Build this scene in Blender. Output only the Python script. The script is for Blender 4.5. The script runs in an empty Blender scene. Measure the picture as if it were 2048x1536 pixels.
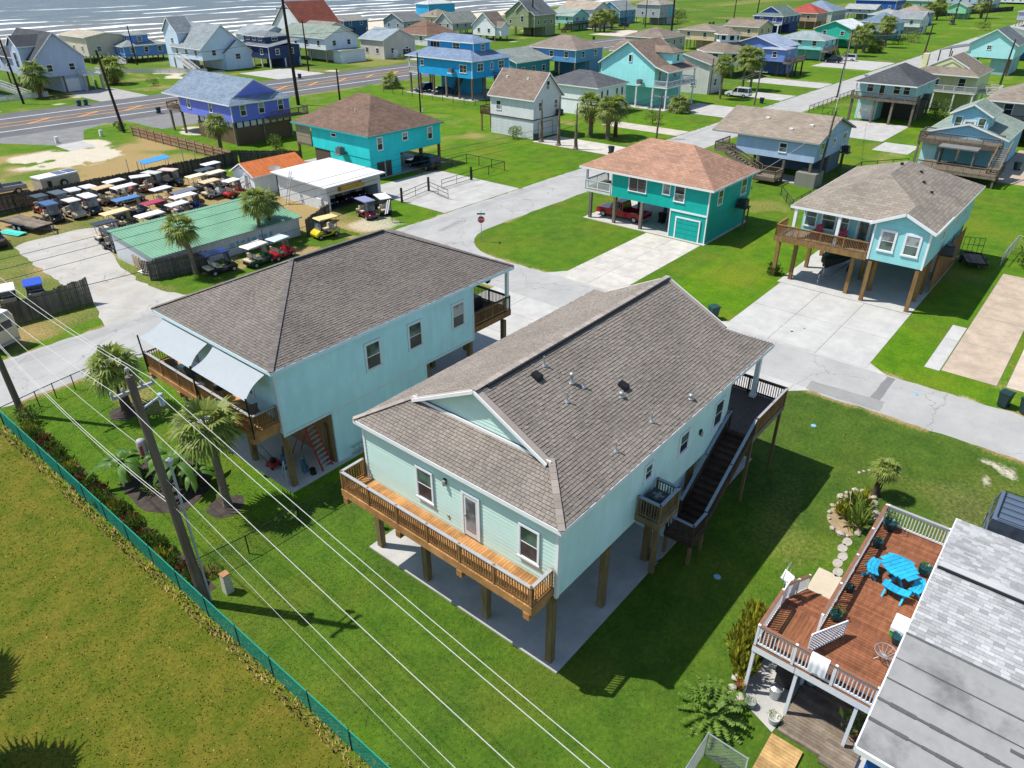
import bpy, math, random
import numpy as np
from mathutils import Vector, Matrix
random.seed(7); NR = np.random.RandomState(7)
sc = bpy.context.scene
C = sc.collection
R = math.radians

# ------------------------------------------------------------------ camera (drone, 24.4 m up)
CAMZ = 24.4
def set_camera():
    yaw, pitch, roll, F = R(39.6463), R(30.3468), R(0.0717), 1439.19
    f = Vector((math.cos(pitch)*math.cos(yaw), math.cos(pitch)*math.sin(yaw), -math.sin(pitch)))
    r = f.cross(Vector((0, 0, 1))).normalized(); u = r.cross(f)
    r, u = math.cos(roll)*r+math.sin(roll)*u, -math.sin(roll)*r+math.cos(roll)*u
    cam = bpy.data.cameras.new('camera'); o = bpy.data.objects.new('camera', cam); C.objects.link(o)
    m = Matrix((( r.x, u.x, -f.x, 0), (r.y, u.y, -f.y, 0), (r.z, u.z, -f.z, CAMZ), (0, 0, 0, 1)))
    o.matrix_world = m
    cam.sensor_width = 36; cam.lens = F*36/2048; cam.clip_start = .5; cam.clip_end = 9000
    sc.camera = o
set_camera()
# ------------------------------------------------------------------ sky, sun, exposure
SUN_EL, SHADOW_AZ = R(58.5), R(-60)
def set_light():
    w = bpy.data.worlds.new('World'); sc.world = w; w.use_nodes = True
    nt = w.node_tree; bg = nt.nodes['Background']
    sky = nt.nodes.new('ShaderNodeTexSky'); sky.sky_type = 'NISHITA'; sky.sun_disc = False
    sky.sun_elevation = SUN_EL
    tosun = Vector((-math.cos(SHADOW_AZ), -math.sin(SHADOW_AZ), math.tan(SUN_EL))).normalized()
    sky.sun_rotation = math.atan2(tosun.x, tosun.y)
    sky.air_density = 1.0; sky.dust_density = .6; sky.ozone_density = 1.5
    nt.links.new(sky.outputs[0], bg.inputs[0]); bg.inputs[1].default_value = .125
    l = bpy.data.lights.new('sun', 'SUN'); l.energy = 4.9; l.angle = R(.53); l.color = (1, .955, .87)
    o = bpy.data.objects.new('sun', l); C.objects.link(o)
    o.rotation_euler = (-tosun).to_track_quat('-Z', 'Y').to_euler()
set_light()
vs = sc.view_settings; vs.view_transform = 'Standard'; vs.look = 'None'; vs.exposure = 0.32; vs.gamma = 1
try: vs.use_curve_mapping = False
except Exception: pass
sc.cycles.max_bounces = 6; sc.cycles.diffuse_bounces = 3; sc.cycles.transparent_max_bounces = 6

# ------------------------------------------------------------------ materials
def srgb(h, k=1.0):
    h = h.lstrip('#'); out = []
    for i in (0, 2, 4):
        c = int(h[i:i+2], 16)/255
        out.append(min(.95, k*(c/12.92 if c <= .04045 else ((c+.055)/1.055)**2.4)))
    return tuple(out)
def scl(c, k): return (min(1, c[0]*k), min(1, c[1]*k), min(1, c[2]*k), 1)
class NT:
    def __init__(s, name):
        s.m = bpy.data.materials.new(name); s.m.use_nodes = True; s.t = s.m.node_tree
        s.b = s.t.nodes['Principled BSDF']
    def n(s, typ, **k):
        x = s.t.nodes.new('ShaderNode'+typ)
        for a, v in k.items():
            if a.startswith('i_'):
                key = a[2:]; x.inputs[int(key) if key.isdigit() else key].default_value = v
            else: setattr(x, a, v)
        return x
    def l(s, a, b): s.t.links.new(a, b)
    def pos(s): return s.n('NewGeometry').outputs['Position']
    def noise(s, vec, scale, detail=3, rough=.6):
        x = s.n('TexNoise'); x.inputs['Scale'].default_value = scale; x.inputs['Detail'].default_value = detail; x.inputs['Roughness'].default_value = rough
        if vec is not None: s.l(vec, x.inputs['Vector'])
        return x.outputs['Fac']
    def math(s, op, a, b=None, c=None, clamp=False):
        x = s.n('Math', operation=op, use_clamp=clamp)
        for i, v in enumerate((a, b, c)):
            if v is None: continue
            if isinstance(v, (int, float)): x.inputs[i].default_value = v
            else: s.l(v, x.inputs[i])
        return x.outputs[0]
    def ramp(s, fac, a, b):   # smoothstep a..b
        x = s.n('MapRange', interpolation_type='SMOOTHSTEP'); x.inputs[1].default_value = a; x.inputs[2].default_value = b
        s.l(fac, x.inputs[0]); return x.outputs[0]
    def mix(s, fac, a, b, mode='MIX'):
        x = s.n('MixRGB', blend_type=mode)
        for i, v in ((0, fac), (1, a), (2, b)):
            if isinstance(v, (int, float)): x.inputs[i].default_value = v
            elif isinstance(v, tuple): x.inputs[i].default_value = v if len(v) == 4 else (*v, 1)
            else: s.l(v, x.inputs[i])
        return x.outputs[0]
    def scale(s, vec, v):
        x = s.n('VectorMath', operation='MULTIPLY'); s.l(vec, x.inputs[0]); x.inputs[1].default_value = v; return x.outputs[0]
    def bump(s, h, strength=.3, dist=.02):
        x = s.n('Bump'); x.inputs['Strength'].default_value = strength; x.inputs['Distance'].default_value = dist
        s.l(h, x.inputs['Height']); s.l(x.outputs[0], s.b.inputs['Normal'])
    def col(s, c): s.l(c, s.b.inputs['Base Color'])
    def rough(s, v):
        if isinstance(v, (int, float)): s.b.inputs['Roughness'].default_value = v
        else: s.l(v, s.b.inputs['Roughness'])
_mc = {}
def plain(name, col, rough=.65, var=.12, scale=1.5, metal=0, spec=.35):
    if name in _mc: return _mc[name]
    t = NT(name); p = t.pos()
    f = t.noise(p, scale, 5, .65)
    f2 = t.noise(p, scale*9, 3)
    f3 = t.math('MULTIPLY_ADD', f2, .4, t.math('MULTIPLY', f, .6))
    t.col(t.mix(t.ramp(f3, .3, .7), scl(col, 1-var), scl(col, 1+var)))
    t.rough(rough); t.b.inputs['Metallic'].default_value = metal; t.b.inputs['Specular IOR Level'].default_value = spec
    _mc[name] = t.m; return t.m
def siding(name, col, board=.18, bump=.7, vertical=False, line_=.45):
    if name in _mc: return _mc[name]
    t = NT(name); p = t.pos(); sx = t.n('SeparateXYZ'); t.l(p, sx.inputs[0])
    if vertical: h = t.math('FRACT', t.math('DIVIDE', t.math('ADD', sx.outputs[0], sx.outputs[1]), board))
    else: h = t.math('FRACT', t.math('DIVIDE', sx.outputs[2], board))
    streak = t.noise(t.scale(p, (1.2, 1.2, .25)), 1.6, 5)
    dirt = t.noise(p, .5, 4)
    k = t.math('MULTIPLY_ADD', streak, .5, t.math('MULTIPLY', dirt, .5))
    c = t.mix(t.ramp(k, .35, .7), scl(col, .9), scl(col, 1.06))
    line = t.math('LESS_THAN', h, .09)
    c = t.mix(t.math('MULTIPLY', line, line_), c, scl(col, .55))
    t.col(c); t.rough(.6); t.b.inputs['Specular IOR Level'].default_value = .3
    t.bump(t.math('SUBTRACT', 1.0, h), bump, .015)
    _mc[name] = t.m; return t.m
def shingle(name, col, w=.33, h=.16, dark=.62):
    """laminated shingles, laid out in metres on the roof plane's UV"""
    if name in _mc: return _mc[name]
    t = NT(name); uv = t.n('UVMap').outputs[0]
    b = t.n('TexBrick', offset=.5, squash=1); t.l(uv, b.inputs['Vector'])
    b.inputs['Scale'].default_value = 1; b.inputs['Brick Width'].default_value = w; b.inputs['Row Height'].default_value = h
    b.inputs['Mortar Size'].default_value = .016; b.inputs['Mortar Smooth'].default_value = .3; b.inputs['Bias'].default_value = -.1
    b.inputs['Color1'].default_value = scl(col, 1.14); b.inputs['Color2'].default_value = scl(col, .82); b.inputs['Mortar'].default_value = scl(col, dark)
    big = t.noise(t.pos(), .35, 4); fine = t.noise(t.pos(), 14, 3)
    c = t.mix(1.0, b.outputs['Color'], t.mix(t.ramp(big, .3, .7), (.86, .86, .87), (1.1, 1.08, 1.06)), 'MULTIPLY')
    c = t.mix(1.0, c, t.mix(fine, (.72, .72, .72), (1.28, 1.27, 1.25)), 'MULTIPLY')
    t.col(c); t.rough(.9); t.b.inputs['Specular IOR Level'].default_value = .125
    t.bump(t.math('SUBTRACT', 1.0, b.outputs['Fac']), .6, .02)
    _mc[name] = t.m; return t.m
def piece(name, col, var=.3, rough=.9, warm=.0, bump=0., spec=.15, grain=None):
    """colour for laid pieces (shingles, planks): a tone of its own for each piece"""
    if name in _mc: return _mc[name]
    t = NT(name)
    r = t.math('FRACT', t.math('ADD', t.n('NewGeometry').outputs['Random Per Island'], t.math('MULTIPLY', t.n('ObjectInfo').outputs['Random'], 7.31)))
    c = t.mix(r, scl(col, 1-var), scl(col, 1+var))
    p = t.pos()
    if grain: 
        g = t.noise(t.scale(p, grain), 1, 5, .7); c = t.mix(1.0, c, t.mix(t.ramp(g, .25, .75), (.68, .66, .64), (1.2, 1.2, 1.2)), 'MULTIPLY')
    else:
        g = t.noise(p, 30, 3); c = t.mix(1.0, c, t.mix(g, (.72, .72, .72), (1.28, 1.28, 1.28)), 'MULTIPLY')
    big = t.noise(p, .45, 4); c = t.mix(1.0, c, t.mix(t.ramp(big, .3, .72), (.87, .86, .85), (1.08, 1.07, 1.05)), 'MULTIPLY')
    t.col(c); t.rough(rough); t.b.inputs['Specular IOR Level'].default_value = spec
    if bump: t.bump(g, bump, .01)
    _mc[name] = t.m; return t.m
def glass(name, col=(.02, .028, .032), rough=.06):
    if name in _mc: return _mc[name]
    t = NT(name); p = t.pos()
    t.col(t.mix(t.ramp(t.noise(p, .9, 2), .4, .6), scl(col, .6), scl(col, 1.7))); t.rough(rough); t.b.inputs['Specular IOR Level'].default_value = .6
    _mc[name] = t.m; return t.m
def concrete(name, col, blot=.16, scale=.6, crack=False, rough=.85, stain=None):
    if name in _mc: return _mc[name]
    t = NT(name); p = t.pos()
    a = t.noise(p, scale, 6, .7); b = t.noise(p, 11, 4); f = t.noise(p, 60, 2)
    c = t.mix(t.ramp(a, .3, .72), scl(col, 1-blot), scl(col, 1+blot*.5))
    c = t.mix(1.0, c, t.mix(b, (.86, .86, .85), (1.12, 1.12, 1.12)), 'MULTIPLY')
    c = t.mix(1.0, c, t.mix(f, (.88, .88, .88), (1.1, 1.1, 1.1)), 'MULTIPLY')
    if stain: c = t.mix(t.math('MULTIPLY', t.ramp(t.noise(p, .33, 5, .75), .52, .72), .6), c, (*stain, 1))
    if crack:
        v = t.n('TexVoronoi', feature='DISTANCE_TO_EDGE'); v.inputs['Scale'].default_value = .16
        w = t.n('VectorMath', operation='ADD'); nz = t.n('TexNoise'); nz.inputs['Scale'].default_value = 1.1; nz.inputs['Detail'].default_value = 5
        t.l(p, nz.inputs['Vector']); t.l(p, w.inputs[0]); sc2 = t.scale(nz.outputs['Color'], (1.6, 1.6, 0)); t.l(sc2, w.inputs[1]); t.l(w.outputs[0], v.inputs['Vector'])
        ck = t.math('LESS_THAN', v.outputs['Distance'], .0035)
        c = t.mix(t.math('MULTIPLY', ck, .5), c, scl(col, .35))
    t.col(c); t.rough(rough); t.b.inputs['Specular IOR Level'].default_value = .25
    t.bump(t.math('ADD', b, f), .25, .01)
    _mc[name] = t.m; return t.m
def leaf(name, col, var=.45, trans=.25):
    if name in _mc: return _mc[name]
    t = NT(name); g = t.n('NewGeometry')
    r = t.math('FRACT', t.math('ADD', g.outputs['Random Per Island'], t.n('ObjectInfo').outputs['Random']))
    c = t.mix(r, scl(col, 1-var), (col[0]*(1+var*1.3), col[1]*(1+var), col[2]*(1+var*.3), 1))
    t.col(c); t.rough(.5); t.b.inputs['Specular IOR Level'].default_value = .3
    if trans:
        tr = t.n('BsdfTranslucent'); t.l(c, tr.inputs[0]); mx = t.n('MixShader'); mx.inputs[0].default_value = trans
        t.l(t.b.outputs[0], mx.inputs[1]); t.l(tr.outputs[0], mx.inputs[2])
        t.l(mx.outputs[0], t.t.nodes['Material Output'].inputs[0])
    _mc[name] = t.m; return t.m
def blade(name, col, var=.25):
    if name in _mc: return _mc[name]
    t = NT(name); r = t.n('NewGeometry').outputs['Random Per Island']; p = t.pos()
    c = t.mix(r, scl(col, 1-var), (col[0]*(1+var*1.3), col[1]*(1+var), col[2], 1))
    c = t.mix(1.0, c, t.mix(t.ramp(t.noise(p, .7, 5, .7), .3, .7), (.8, .84, .8), (1.2, 1.14, 1.1)), 'MULTIPLY')
    t.col(c); t.rough(.9); t.b.inputs['Specular IOR Level'].default_value = .1
    nn = t.n('CombineXYZ', i_2=1.0); t.l(nn.outputs[0], t.b.inputs['Normal'])
    _mc[name] = t.m; return t.m
def paint(name, col, rough=.25, metal=.0, coat=.5):
    if name in _mc: return _mc[name]
    t = NT(name); t.b.inputs['Base Color'].default_value = (*col[:3], 1); t.rough(rough); t.b.inputs['Metallic'].default_value = metal
    t.b.inputs['Coat Weight'].default_value = coat; t.b.inputs['Coat Roughness'].default_value = .08
    nz = t.noise(t.pos(), 3, 4); t.col(t.mix(nz, scl(col, .88), scl(col, 1.1)))
    _mc[name] = t.m; return t.m

WHITE = plain('white_trim', (.78, .79, .8), .5, .05)
WHITE2 = plain('weathered_white', (.66, .66, .65), .6, .1)
GLASS = glass('window_glass'); GLASSB = glass('blind_glass', (.18, .2, .2), .15); GLASSG = glass('green_glass', (.06, .1, .08), .08)
CEDAR = piece('cedar_deck', (.43, .225, .088), .16, .7, grain=(.9, .9, .9), bump=.2)
CEDARW = piece('cedar_rail', (.27, .145, .06), .16, .7, grain=(3, 3, 3))
OLDWOOD = piece('grey_wood', (.2, .165, .13), .25, .85, grain=(2, 2, 2))
DARKWOOD = piece('dark_stained_wood', (.075, .05, .038), .25, .6, grain=(2, 2, 2))
GOLDW = piece('golden_post', (.27, .165, .065), .15, .75, grain=(4, 4, .7))
POSTW = piece('treated_post', (.2, .145, .075), .16, .8, grain=(4, 4, .7))
REDDECK = piece('red_brown_deck', (.235, .095, .05), .2, .7, grain=(1.4, 6, 1), bump=.2)
GREYCAP = plain('grey_rail_cap', (.32, .325, .33), .6, .12)
CONC = concrete('pale_concrete', (.415, .408, .393), .17)
CONCW = concrete('new_concrete', (.445, .44, .428), .14)
ROAD = concrete('worn_road', (.362, .358, .35), .13, .35, True)
ASPH = concrete('highway_asphalt', (.118, .12, .126), .18, .2, True)
BLACK = plain('black_metal', (.012, .012, .014), .45, .2)
RUBBER = plain('tyre_rubber', (.016, .016, .017), .8, .3, 8)
STEEL = plain('galvanised_steel', (.45, .46, .47), .4, .12, 4, .6)
POLEW = piece('pole_wood', (.165, .135, .11), .15, .9, grain=(5, 5, .5))
DARKPOLE = piece('dark_pole_wood', (.045, .036, .032), .2, .9, grain=(5, 5, .5))

# ------------------------------------------------------------------ mesh helpers
class MB:
    def __init__(s): s.v = []; s.f = []; s.u = []
    def add(s, vs_, fs, uv=None):
        o = len(s.v); s.v += [tuple(x) for x in vs_]
        for i, f in enumerate(fs):
            s.f.append(tuple(o+j for j in f)); s.u.append(uv[i] if uv else None)
        return s
    def box(s, x0, y0, z0, x1, y1, z1):
        x0, x1 = min(x0, x1), max(x0, x1); y0, y1 = min(y0, y1), max(y0, y1); z0, z1 = min(z0, z1), max(z0, z1)
        return s.add([(x0,y0,z0),(x1,y0,z0),(x1,y1,z0),(x0,y1,z0),(x0,y0,z1),(x1,y0,z1),(x1,y1,z1),(x0,y1,z1)],
                     [(0,3,2,1),(4,5,6,7),(0,1,5,4),(1,2,6,5),(2,3,7,6),(3,0,4,7)])
    def bar(s, p, q, w, h, up=(0, 0, 1)):
        p, q = Vector(p), Vector(q); d = (q-p)
        if d.length < 1e-6: return s
        d.normalize(); up = Vector(up)
        a = d.cross(up)
        if a.length < 1e-4: a = d.cross(Vector((1, 0, 0)))
        a.normalize(); b = a.cross(d); a *= w/2; b *= h/2
        V = [p-a-b, p+a-b, p+a+b, p-a+b, q-a-b, q+a-b, q+a+b, q-a+b]
        return s.add(V, [(0,1,2,3),(7,6,5,4),(0,4,5,1),(1,5,6,2),(2,6,7,3),(3,7,4,0)])
    def tube(s, pts, r, n=8, caps=True):
        pts = [Vector(p) for p in pts]; rs = r if isinstance(r, (list, tuple)) else [r]*len(pts)
        o = len(s.v); prev = None
        for i, p in enumerate(pts):
            d = (pts[min(i+1, len(pts)-1)]-pts[max(i-1, 0)]).normalized()
            a = (prev - d*prev.dot(d)) if prev is not None else d.cross(Vector((0, 0, 1)))
            if a.length < 1e-4: a = d.cross(Vector((1, 0, 0)))
            a.normalize(); prev = a; b = d.cross(a)
            for k in range(n):
                t = 2*math.pi*k/n; s.v.append(tuple(p+(a*math.cos(t)+b*math.sin(t))*rs[i]))
        for i in range(len(pts)-1):
            for k in range(n):
                k2 = (k+1) % n; s.f.append((o+i*n+k, o+i*n+k2, o+(i+1)*n+k2, o+(i+1)*n+k)); s.u.append(None)
        if caps:
            s.f.append(tuple(o+k for k in reversed(range(n)))); s.u.append(None)
            s.f.append(tuple(o+(len(pts)-1)*n+k for k in range(n))); s.u.append(None)
        return s
    def lathe(s, prof, n=16, c=(0, 0, 0)):
        o = len(s.v)
        for r, z in prof:
            for k in range(n):
                t = 2*math.pi*k/n; s.v.append((c[0]+r*math.cos(t), c[1]+r*math.sin(t), c[2]+z))
        for i in range(len(prof)-1):
            for k in range(n):
                k2 = (k+1) % n; s.f.append((o+i*n+k, o+i*n+k2, o+(i+1)*n+k2, o+(i+1)*n+k)); s.u.append(None)
        s.f.append(tuple(o+k for k in reversed(range(n)))); s.u.append(None)
        s.f.append(tuple(o+(len(prof)-1)*n+k for k in range(n))); s.u.append(None)
        return s
    def prism(s, poly, z0, z1):      # poly: ccw XY
        n = len(poly); V = [(x, y, z0) for x, y in poly]+[(x, y, z1) for x, y in poly]
        return s.add(V, [tuple(reversed(range(n))), tuple(range(n, 2*n))]+[(i, (i+1) % n, n+(i+1) % n, n+i) for i in range(n)])
    def extr(s, prof, axis, a0, a1):  # prof (b,z) extruded along axis 'x' or 'y'
        n = len(prof)
        if axis == 'x': V = [(a0, b, z) for b, z in prof]+[(a1, b, z) for b, z in prof]
        else: V = [(b, a0, z) for b, z in prof]+[(b, a1, z) for b, z in prof]
        return s.add(V, [tuple(reversed(range(n))), tuple(range(n, 2*n))]+[(i, (i+1) % n, n+(i+1) % n, n+i) for i in range(n)])
    def slab(s, poly, t, uvd=None):   # thick polygon in 3D, extruded straight down by t, with UVs in metres
        P = [Vector(p) for p in poly]; n = len(P); nn = Vector((0, 0, 0))
        for i in range(n): nn += P[i].cross(P[(i+1) % n])
        nn.normalize()
        if nn.z < 0: P.reverse(); nn = -nn
        e = nn.cross(Vector((0, 0, 1)))
        if e.length < 1e-3: e = Vector((1, 0, 0))
        e.normalize(); up = nn.cross(e)
        if up.z < 0: up = -up
        uv = [(p.dot(e), p.dot(up)) for p in P]
        V = [tuple(p) for p in P]+[(p.x, p.y, p.z-t) for p in P]
        F = [tuple(range(n)), tuple(reversed(range(n, 2*n)))]+[(n+i, n+(i+1) % n, (i+1) % n, i) for i in range(n)]
        U = [uv, list(reversed(uv))]+[[(0, 0)]*4]*n
        return s.add(V, F, U)
    def mesh(s, name, off=(0, 0, 0), smooth=False):
        me = bpy.data.meshes.new(name)
        if any(off): vv = [(x-off[0], y-off[1], z-off[2]) for x, y, z in s.v]
        else: vv = s.v
        me.from_pydata(vv, [], s.f)
        if any(u is not None for u in s.u):
            ul = me.uv_layers.new(name='UVMap'); flat = []
            for f, u in zip(s.f, s.u): flat += [c for p in (u if u else [(0, 0)]*len(f)) for c in p]
            ul.data.foreach_set('uv', flat)
        if smooth: me.polygons.foreach_set('use_smooth', [True]*len(me.polygons))
        me.update(); return me
OFF = {}
def tag(o, label=None, cat=None, group=None, kind=None):
    if label: o['label'] = label
    if cat: o['category'] = cat
    if group: o['group'] = group
    if kind: o['kind'] = kind
    return o
def thing(name, label, cat, loc=(0, 0, 0), group=None, rz=0):
    o = bpy.data.objects.new(name, None); C.objects.link(o); o.location = loc; o.rotation_euler = (0, 0, rz)
    o.empty_display_size = .2
    OFF[o.name] = tuple(loc); return tag(o, label, cat, group)
def build(mb, name, mat, parent=None, smooth=False):
    off = OFF.get(parent.name, (0, 0, 0)) if parent else (0, 0, 0)
    me = mb.mesh(name, off, smooth); me.materials.append(mat)
    o = bpy.data.objects.new(name, me); C.objects.link(o)
    if parent: o.parent = parent; OFF[o.name] = off
    return o
def place(me, name, parent, loc, rot=None, scale=None, mat=None):
    off = OFF.get(parent.name, (0, 0, 0)) if parent else (0, 0, 0)
    o = bpy.data.objects.new(name, me); C.objects.link(o)
    if parent: o.parent = parent
    o.location = (loc[0]-off[0], loc[1]-off[1], loc[2]-off[2])
    if rot is not None: o.rotation_euler = rot
    if scale is not None: o.scale = scale
    if mat is not None:
        o.material_slots[0].link = 'OBJECT'; o.material_slots[0].material = mat
    if parent: OFF[o.name] = off
    return o
def struct(mb, name, mat, parent=None):
    o = build(mb, name, mat, parent)
    if not parent: o['kind'] = 'structure'
    return o
def kids(o): return [c for c in bpy.data.objects if c.parent == o]
def copy_tree(root, loc, rz, label, cat=None, group=None, mats={}, name=None, scale=None):
    r = root.copy(); C.objects.link(r); r.location = loc; r.rotation_euler = (0, 0, rz); r['label'] = label
    if name: r.name = name
    if group: r['group'] = group
    if scale: r.scale = scale
    for ch in root.children:
        c = ch.copy(); C.objects.link(c); c.parent = r
        k = c.name.split('.')[0]
        if k in mats: c.material_slots[0].link = 'OBJECT'; c.material_slots[0].material = mats[k]
        for g in ch.children:
            d = g.copy(); C.objects.link(d); d.parent = c
            k = d.name.split('.')[0]
            if k in mats: d.material_slots[0].link = 'OBJECT'; d.material_slots[0].material = mats[k]
    return r
_unit = {}
def unit_box(key, sx, sy, sz, mat):
    k = (key, round(sx, 3), round(sy, 3), round(sz, 3), mat.name)
    if k not in _unit:
        m = MB().box(-sx/2, -sy/2, 0, sx/2, sy/2, sz).mesh(key); m.materials.append(mat); _unit[k] = m
    return _unit[k]

# ================================================================== GROUND
def vnoise(x, y, s, seed=0):
    rs = np.random.RandomState(seed); tab = rs.rand(256, 256)
    xs, ys = x/s+1000, y/s+1000
    xi, yi = np.floor(xs).astype(int), np.floor(ys).astype(int); fx, fy = xs-xi, ys-yi
    fx, fy = fx*fx*(3-2*fx), fy*fy*(3-2*fy)
    g = lambda a, b: tab[a % 256, b % 256]
    return (g(xi, yi)*(1-fx)+g(xi+1, yi)*fx)*(1-fy)+(g(xi, yi+1)*(1-fx)+g(xi+1, yi+1)*fx)*fy
def fbm(x, y, s, seed=0): return vnoise(x, y, s, seed)*.5+vnoise(x, y, s/2.1, seed+1)*.3+vnoise(x, y, s/4.3, seed+2)*.2
def ss(a, b, v): t = np.clip((v-a)/(b-a), 0, 1); return t*t*(3-2*t)
def boxm(X, Y, x0, y0, x1, y1, soft=1.0):
    return ss(-soft, soft, X-x0)*ss(-soft, soft, x1-X)*ss(-soft, soft, Y-y0)*ss(-soft, soft, y1-Y)
def ell(X, Y, cx, cy, rx, ry): return 1-ss(.55, 1.1, np.sqrt(((X-cx)/rx)**2+((Y-cy)/ry)**2))
def shore_y(X): return 292+.1*np.maximum(X-60, 0)+0.0*X
def make_ground():
    xs = np.concatenate([np.linspace(-2500, -150, 12), np.linspace(-130, -30, 20), np.arange(-24, 100, .5), np.arange(100, 180, 1.), np.arange(181, 500, 3.5), np.linspace(505, 3500, 26)])
    ys = np.concatenate([np.linspace(-2500, -120, 12), np.linspace(-110, -24, 20), np.arange(-20, 75, .5), np.arange(75, 185, .8), np.arange(186, 320, 2.5)])
    X, Y = np.meshgrid(xs, ys, indexing='ij'); nx, ny = X.shape
    n1 = fbm(X, Y, 9, 3); n2 = fbm(X, Y, 3, 11); n3 = fbm(X, Y, 28, 21)
    Xd, Yd = X+(n2-.5)*2.0, Y+(fbm(X, Y, 3, 31)-.5)*2.0
    dry = .08+.42*ss(.45, .8, n1)+.12*n2; sand = np.zeros_like(X); fld = np.zeros_like(X)
    lot = np.random.RandomState(4).rand(64, 64)[np.floor(X/15.3).astype(int) % 64, np.floor(Y/27.0).astype(int) % 64]; viv = .62+.38*lot-.25*ss(.55, .8, fbm(X, Y, 6, 55))
    dry += .22*(lot > .6)*ss(.4, .7, n2)
    # the unmown field behind the green fence
    m = ss(-.3, .3, 8.3-X); fld = np.maximum(fld, m*(.72+.28*n1)); dry = np.where(m > .5, .08+.38*ss(.42, .8, n2*.55+n1*.45), dry)
    m = boxm(X, Y, 7.9, 8, 8.75, 47, .25)*.6; dry = np.maximum(dry, m*(.5+n2*.6))
    # main yard: darker even lawn, H2 yard
    m = boxm(Xd, Yd, 8.4, -30, 44, 27, .8); viv -= m*.5; dry = dry*(1-m*.8)
    m2 = boxm(Xd, Yd, 26, -14, 44, 10, 3); dry = np.maximum(dry, m2*(.08+.45*ss(.45, .8, n1))); viv += .15*m2
    m = boxm(X, Y, 8.5, 27, 16, 48, .5); viv -= m*.2; dry *= (1-m*.85)
    dry = np.maximum(dry, .7*ell(X, Y, 15.5, 44, 2.2, 4)*ss(.35, .6, n2))
    # verges
    for c in (44.0, 49.5):
        s = -1 if c < 47 else 1; d = (X-c)*s
        dry = np.maximum(dry, (Y < 49)*np.exp(-np.maximum(d, 0)/.7)*(d > -.5)*ss(.25, .6, n2))
    for c, s in ((49.5, -1), (56.5, 1)):
        d = (Y-c)*s; dry = np.maximum(dry, np.exp(-np.maximum(d, 0)/.8)*(d > -.5)*ss(.25, .65, n2)*(X < 160))
    sand = np.maximum(sand, .8*ell(Xd, Yd, 47.2, 3.7, 3.4, 2.6)*ss(.3, .55, n2)); sand = np.maximum(sand, .85*ell(Xd, Yd, 41.4, -.6, 2.1, 2.6)*ss(.42, .6, n2))
    # golf yard, shop front, vacant lot
    m = boxm(Xd, Yd, -30, 57.5, 50, 94, 1.5); dry = np.maximum(dry, m*(.55+.45*ss(.3, .65, n1))); viv -= m*.3
    m = boxm(Xd, Yd, 26, 57.0, 45.5, 62.8, .7); dry = np.where(m > .3, .25+.75*ss(.45, .75, n2), dry)
    m = ell(Xd, Yd, 49.2, 60, 4.2, 3.6); sand = np.maximum(sand, .55*m)
    m = boxm(Xd, Yd, -60, 95, 55.5, 126, 2); dry = np.maximum(dry, m*(.45+.55*ss(.3, .6, n1)))
    m = boxm(Xd, Yd, -60, 95, 55, 109, 3); dry = np.maximum(dry, .75*m)
    sand = np.maximum(sand, .95*ell(Xd, Yd, 41, 117.5, 10, 8.5)*ss(.22, .48, n2)); sand = np.maximum(sand, .85*ell(Xd, Yd, 46.5, 124.5, 4.2, 4.5))
    sand = np.maximum(sand, .8*ell(Xd, Yd, 63, 121, 3.5, 6)*ss(.2, .4, n2))
    # lots beyond: patches
    dry = np.maximum(dry, .55*ell(Xd, Yd, 98, 96, 6, 10)*ss(.3, .6, n2)); dry = np.maximum(dry, .6*ell(Xd, Yd, 82, 30, 5, 4)*ss(.3, .6, n2))
    dry = np.maximum(dry, .7*ell(Xd, Yd, 106, 24, 6, 5)); dry = np.maximum(dry, .35*ell(Xd, Yd, 57, 42, 5, 4)*ss(.35, .6, n2))
    for k in range(3):   # old wheel tracks over the corner lawn
        yy = 38.2+k*1.5+2.2*np.sin((X-48)/5); dry = np.maximum(dry, .42*np.exp(-((Y-yy)/.16)**2)*boxm(X, Y, 50.5, 30, 64, 47, .8))
    # highway verges, beach lots, dunes, beach
    for c, s in ((138.5, -1), (162.5, 1)):
        d = (Y-c)*s; dry = np.maximum(dry, .8*np.exp(-np.maximum(d, 0)/2.2)*(d > -1)*ss(.3, .6, n1))
    m = ss(160, 166, Y); dry = np.maximum(dry, m*(.15+.5*ss(.4, .75, n3))); viv -= .25*m
    sand = np.maximum(sand, m*.75*ss(.68, .8, fbm(X, Y, 14, 77))*(X < 360))
    dl = shore_y(X); bl = dl-46+(n3-.5)*22+np.maximum(X-330, 0)*.4
    sand = np.maximum(sand, ss(-5, 5, Y-bl)); dry = np.maximum(dry, .8*ss(-30, -4, Y-bl)*n1)
    Z = np.zeros_like(X)
    Z += -1.3*ss(-26, 10, Y-dl)
    me = bpy.data.meshes.new('ground')
    V = np.stack([X, Y, Z], -1).reshape(-1, 3); i = np.arange(nx*ny).reshape(nx, ny)
    Q = np.stack([i[:-1, :-1], i[1:, :-1], i[1:, 1:], i[:-1, 1:]], -1).reshape(-1, 4)
    me.vertices.add(len(V)); me.vertices.foreach_set('co', V.ravel())
    me.loops.add(Q.size); me.loops.foreach_set('vertex_index', Q.ravel())
    me.polygons.add(len(Q)); me.polygons.foreach_set('loop_start', np.arange(0, Q.size, 4)); me.polygons.foreach_set('loop_total', np.full(len(Q), 4))
    a = me.attributes.new('paint', 'FLOAT_COLOR', 'POINT')
    a.data.foreach_set('color', np.clip(np.stack([dry, sand, viv, fld], -1), 0, 1).astype(np.float32).ravel())
    me.update(); me.validate()
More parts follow.
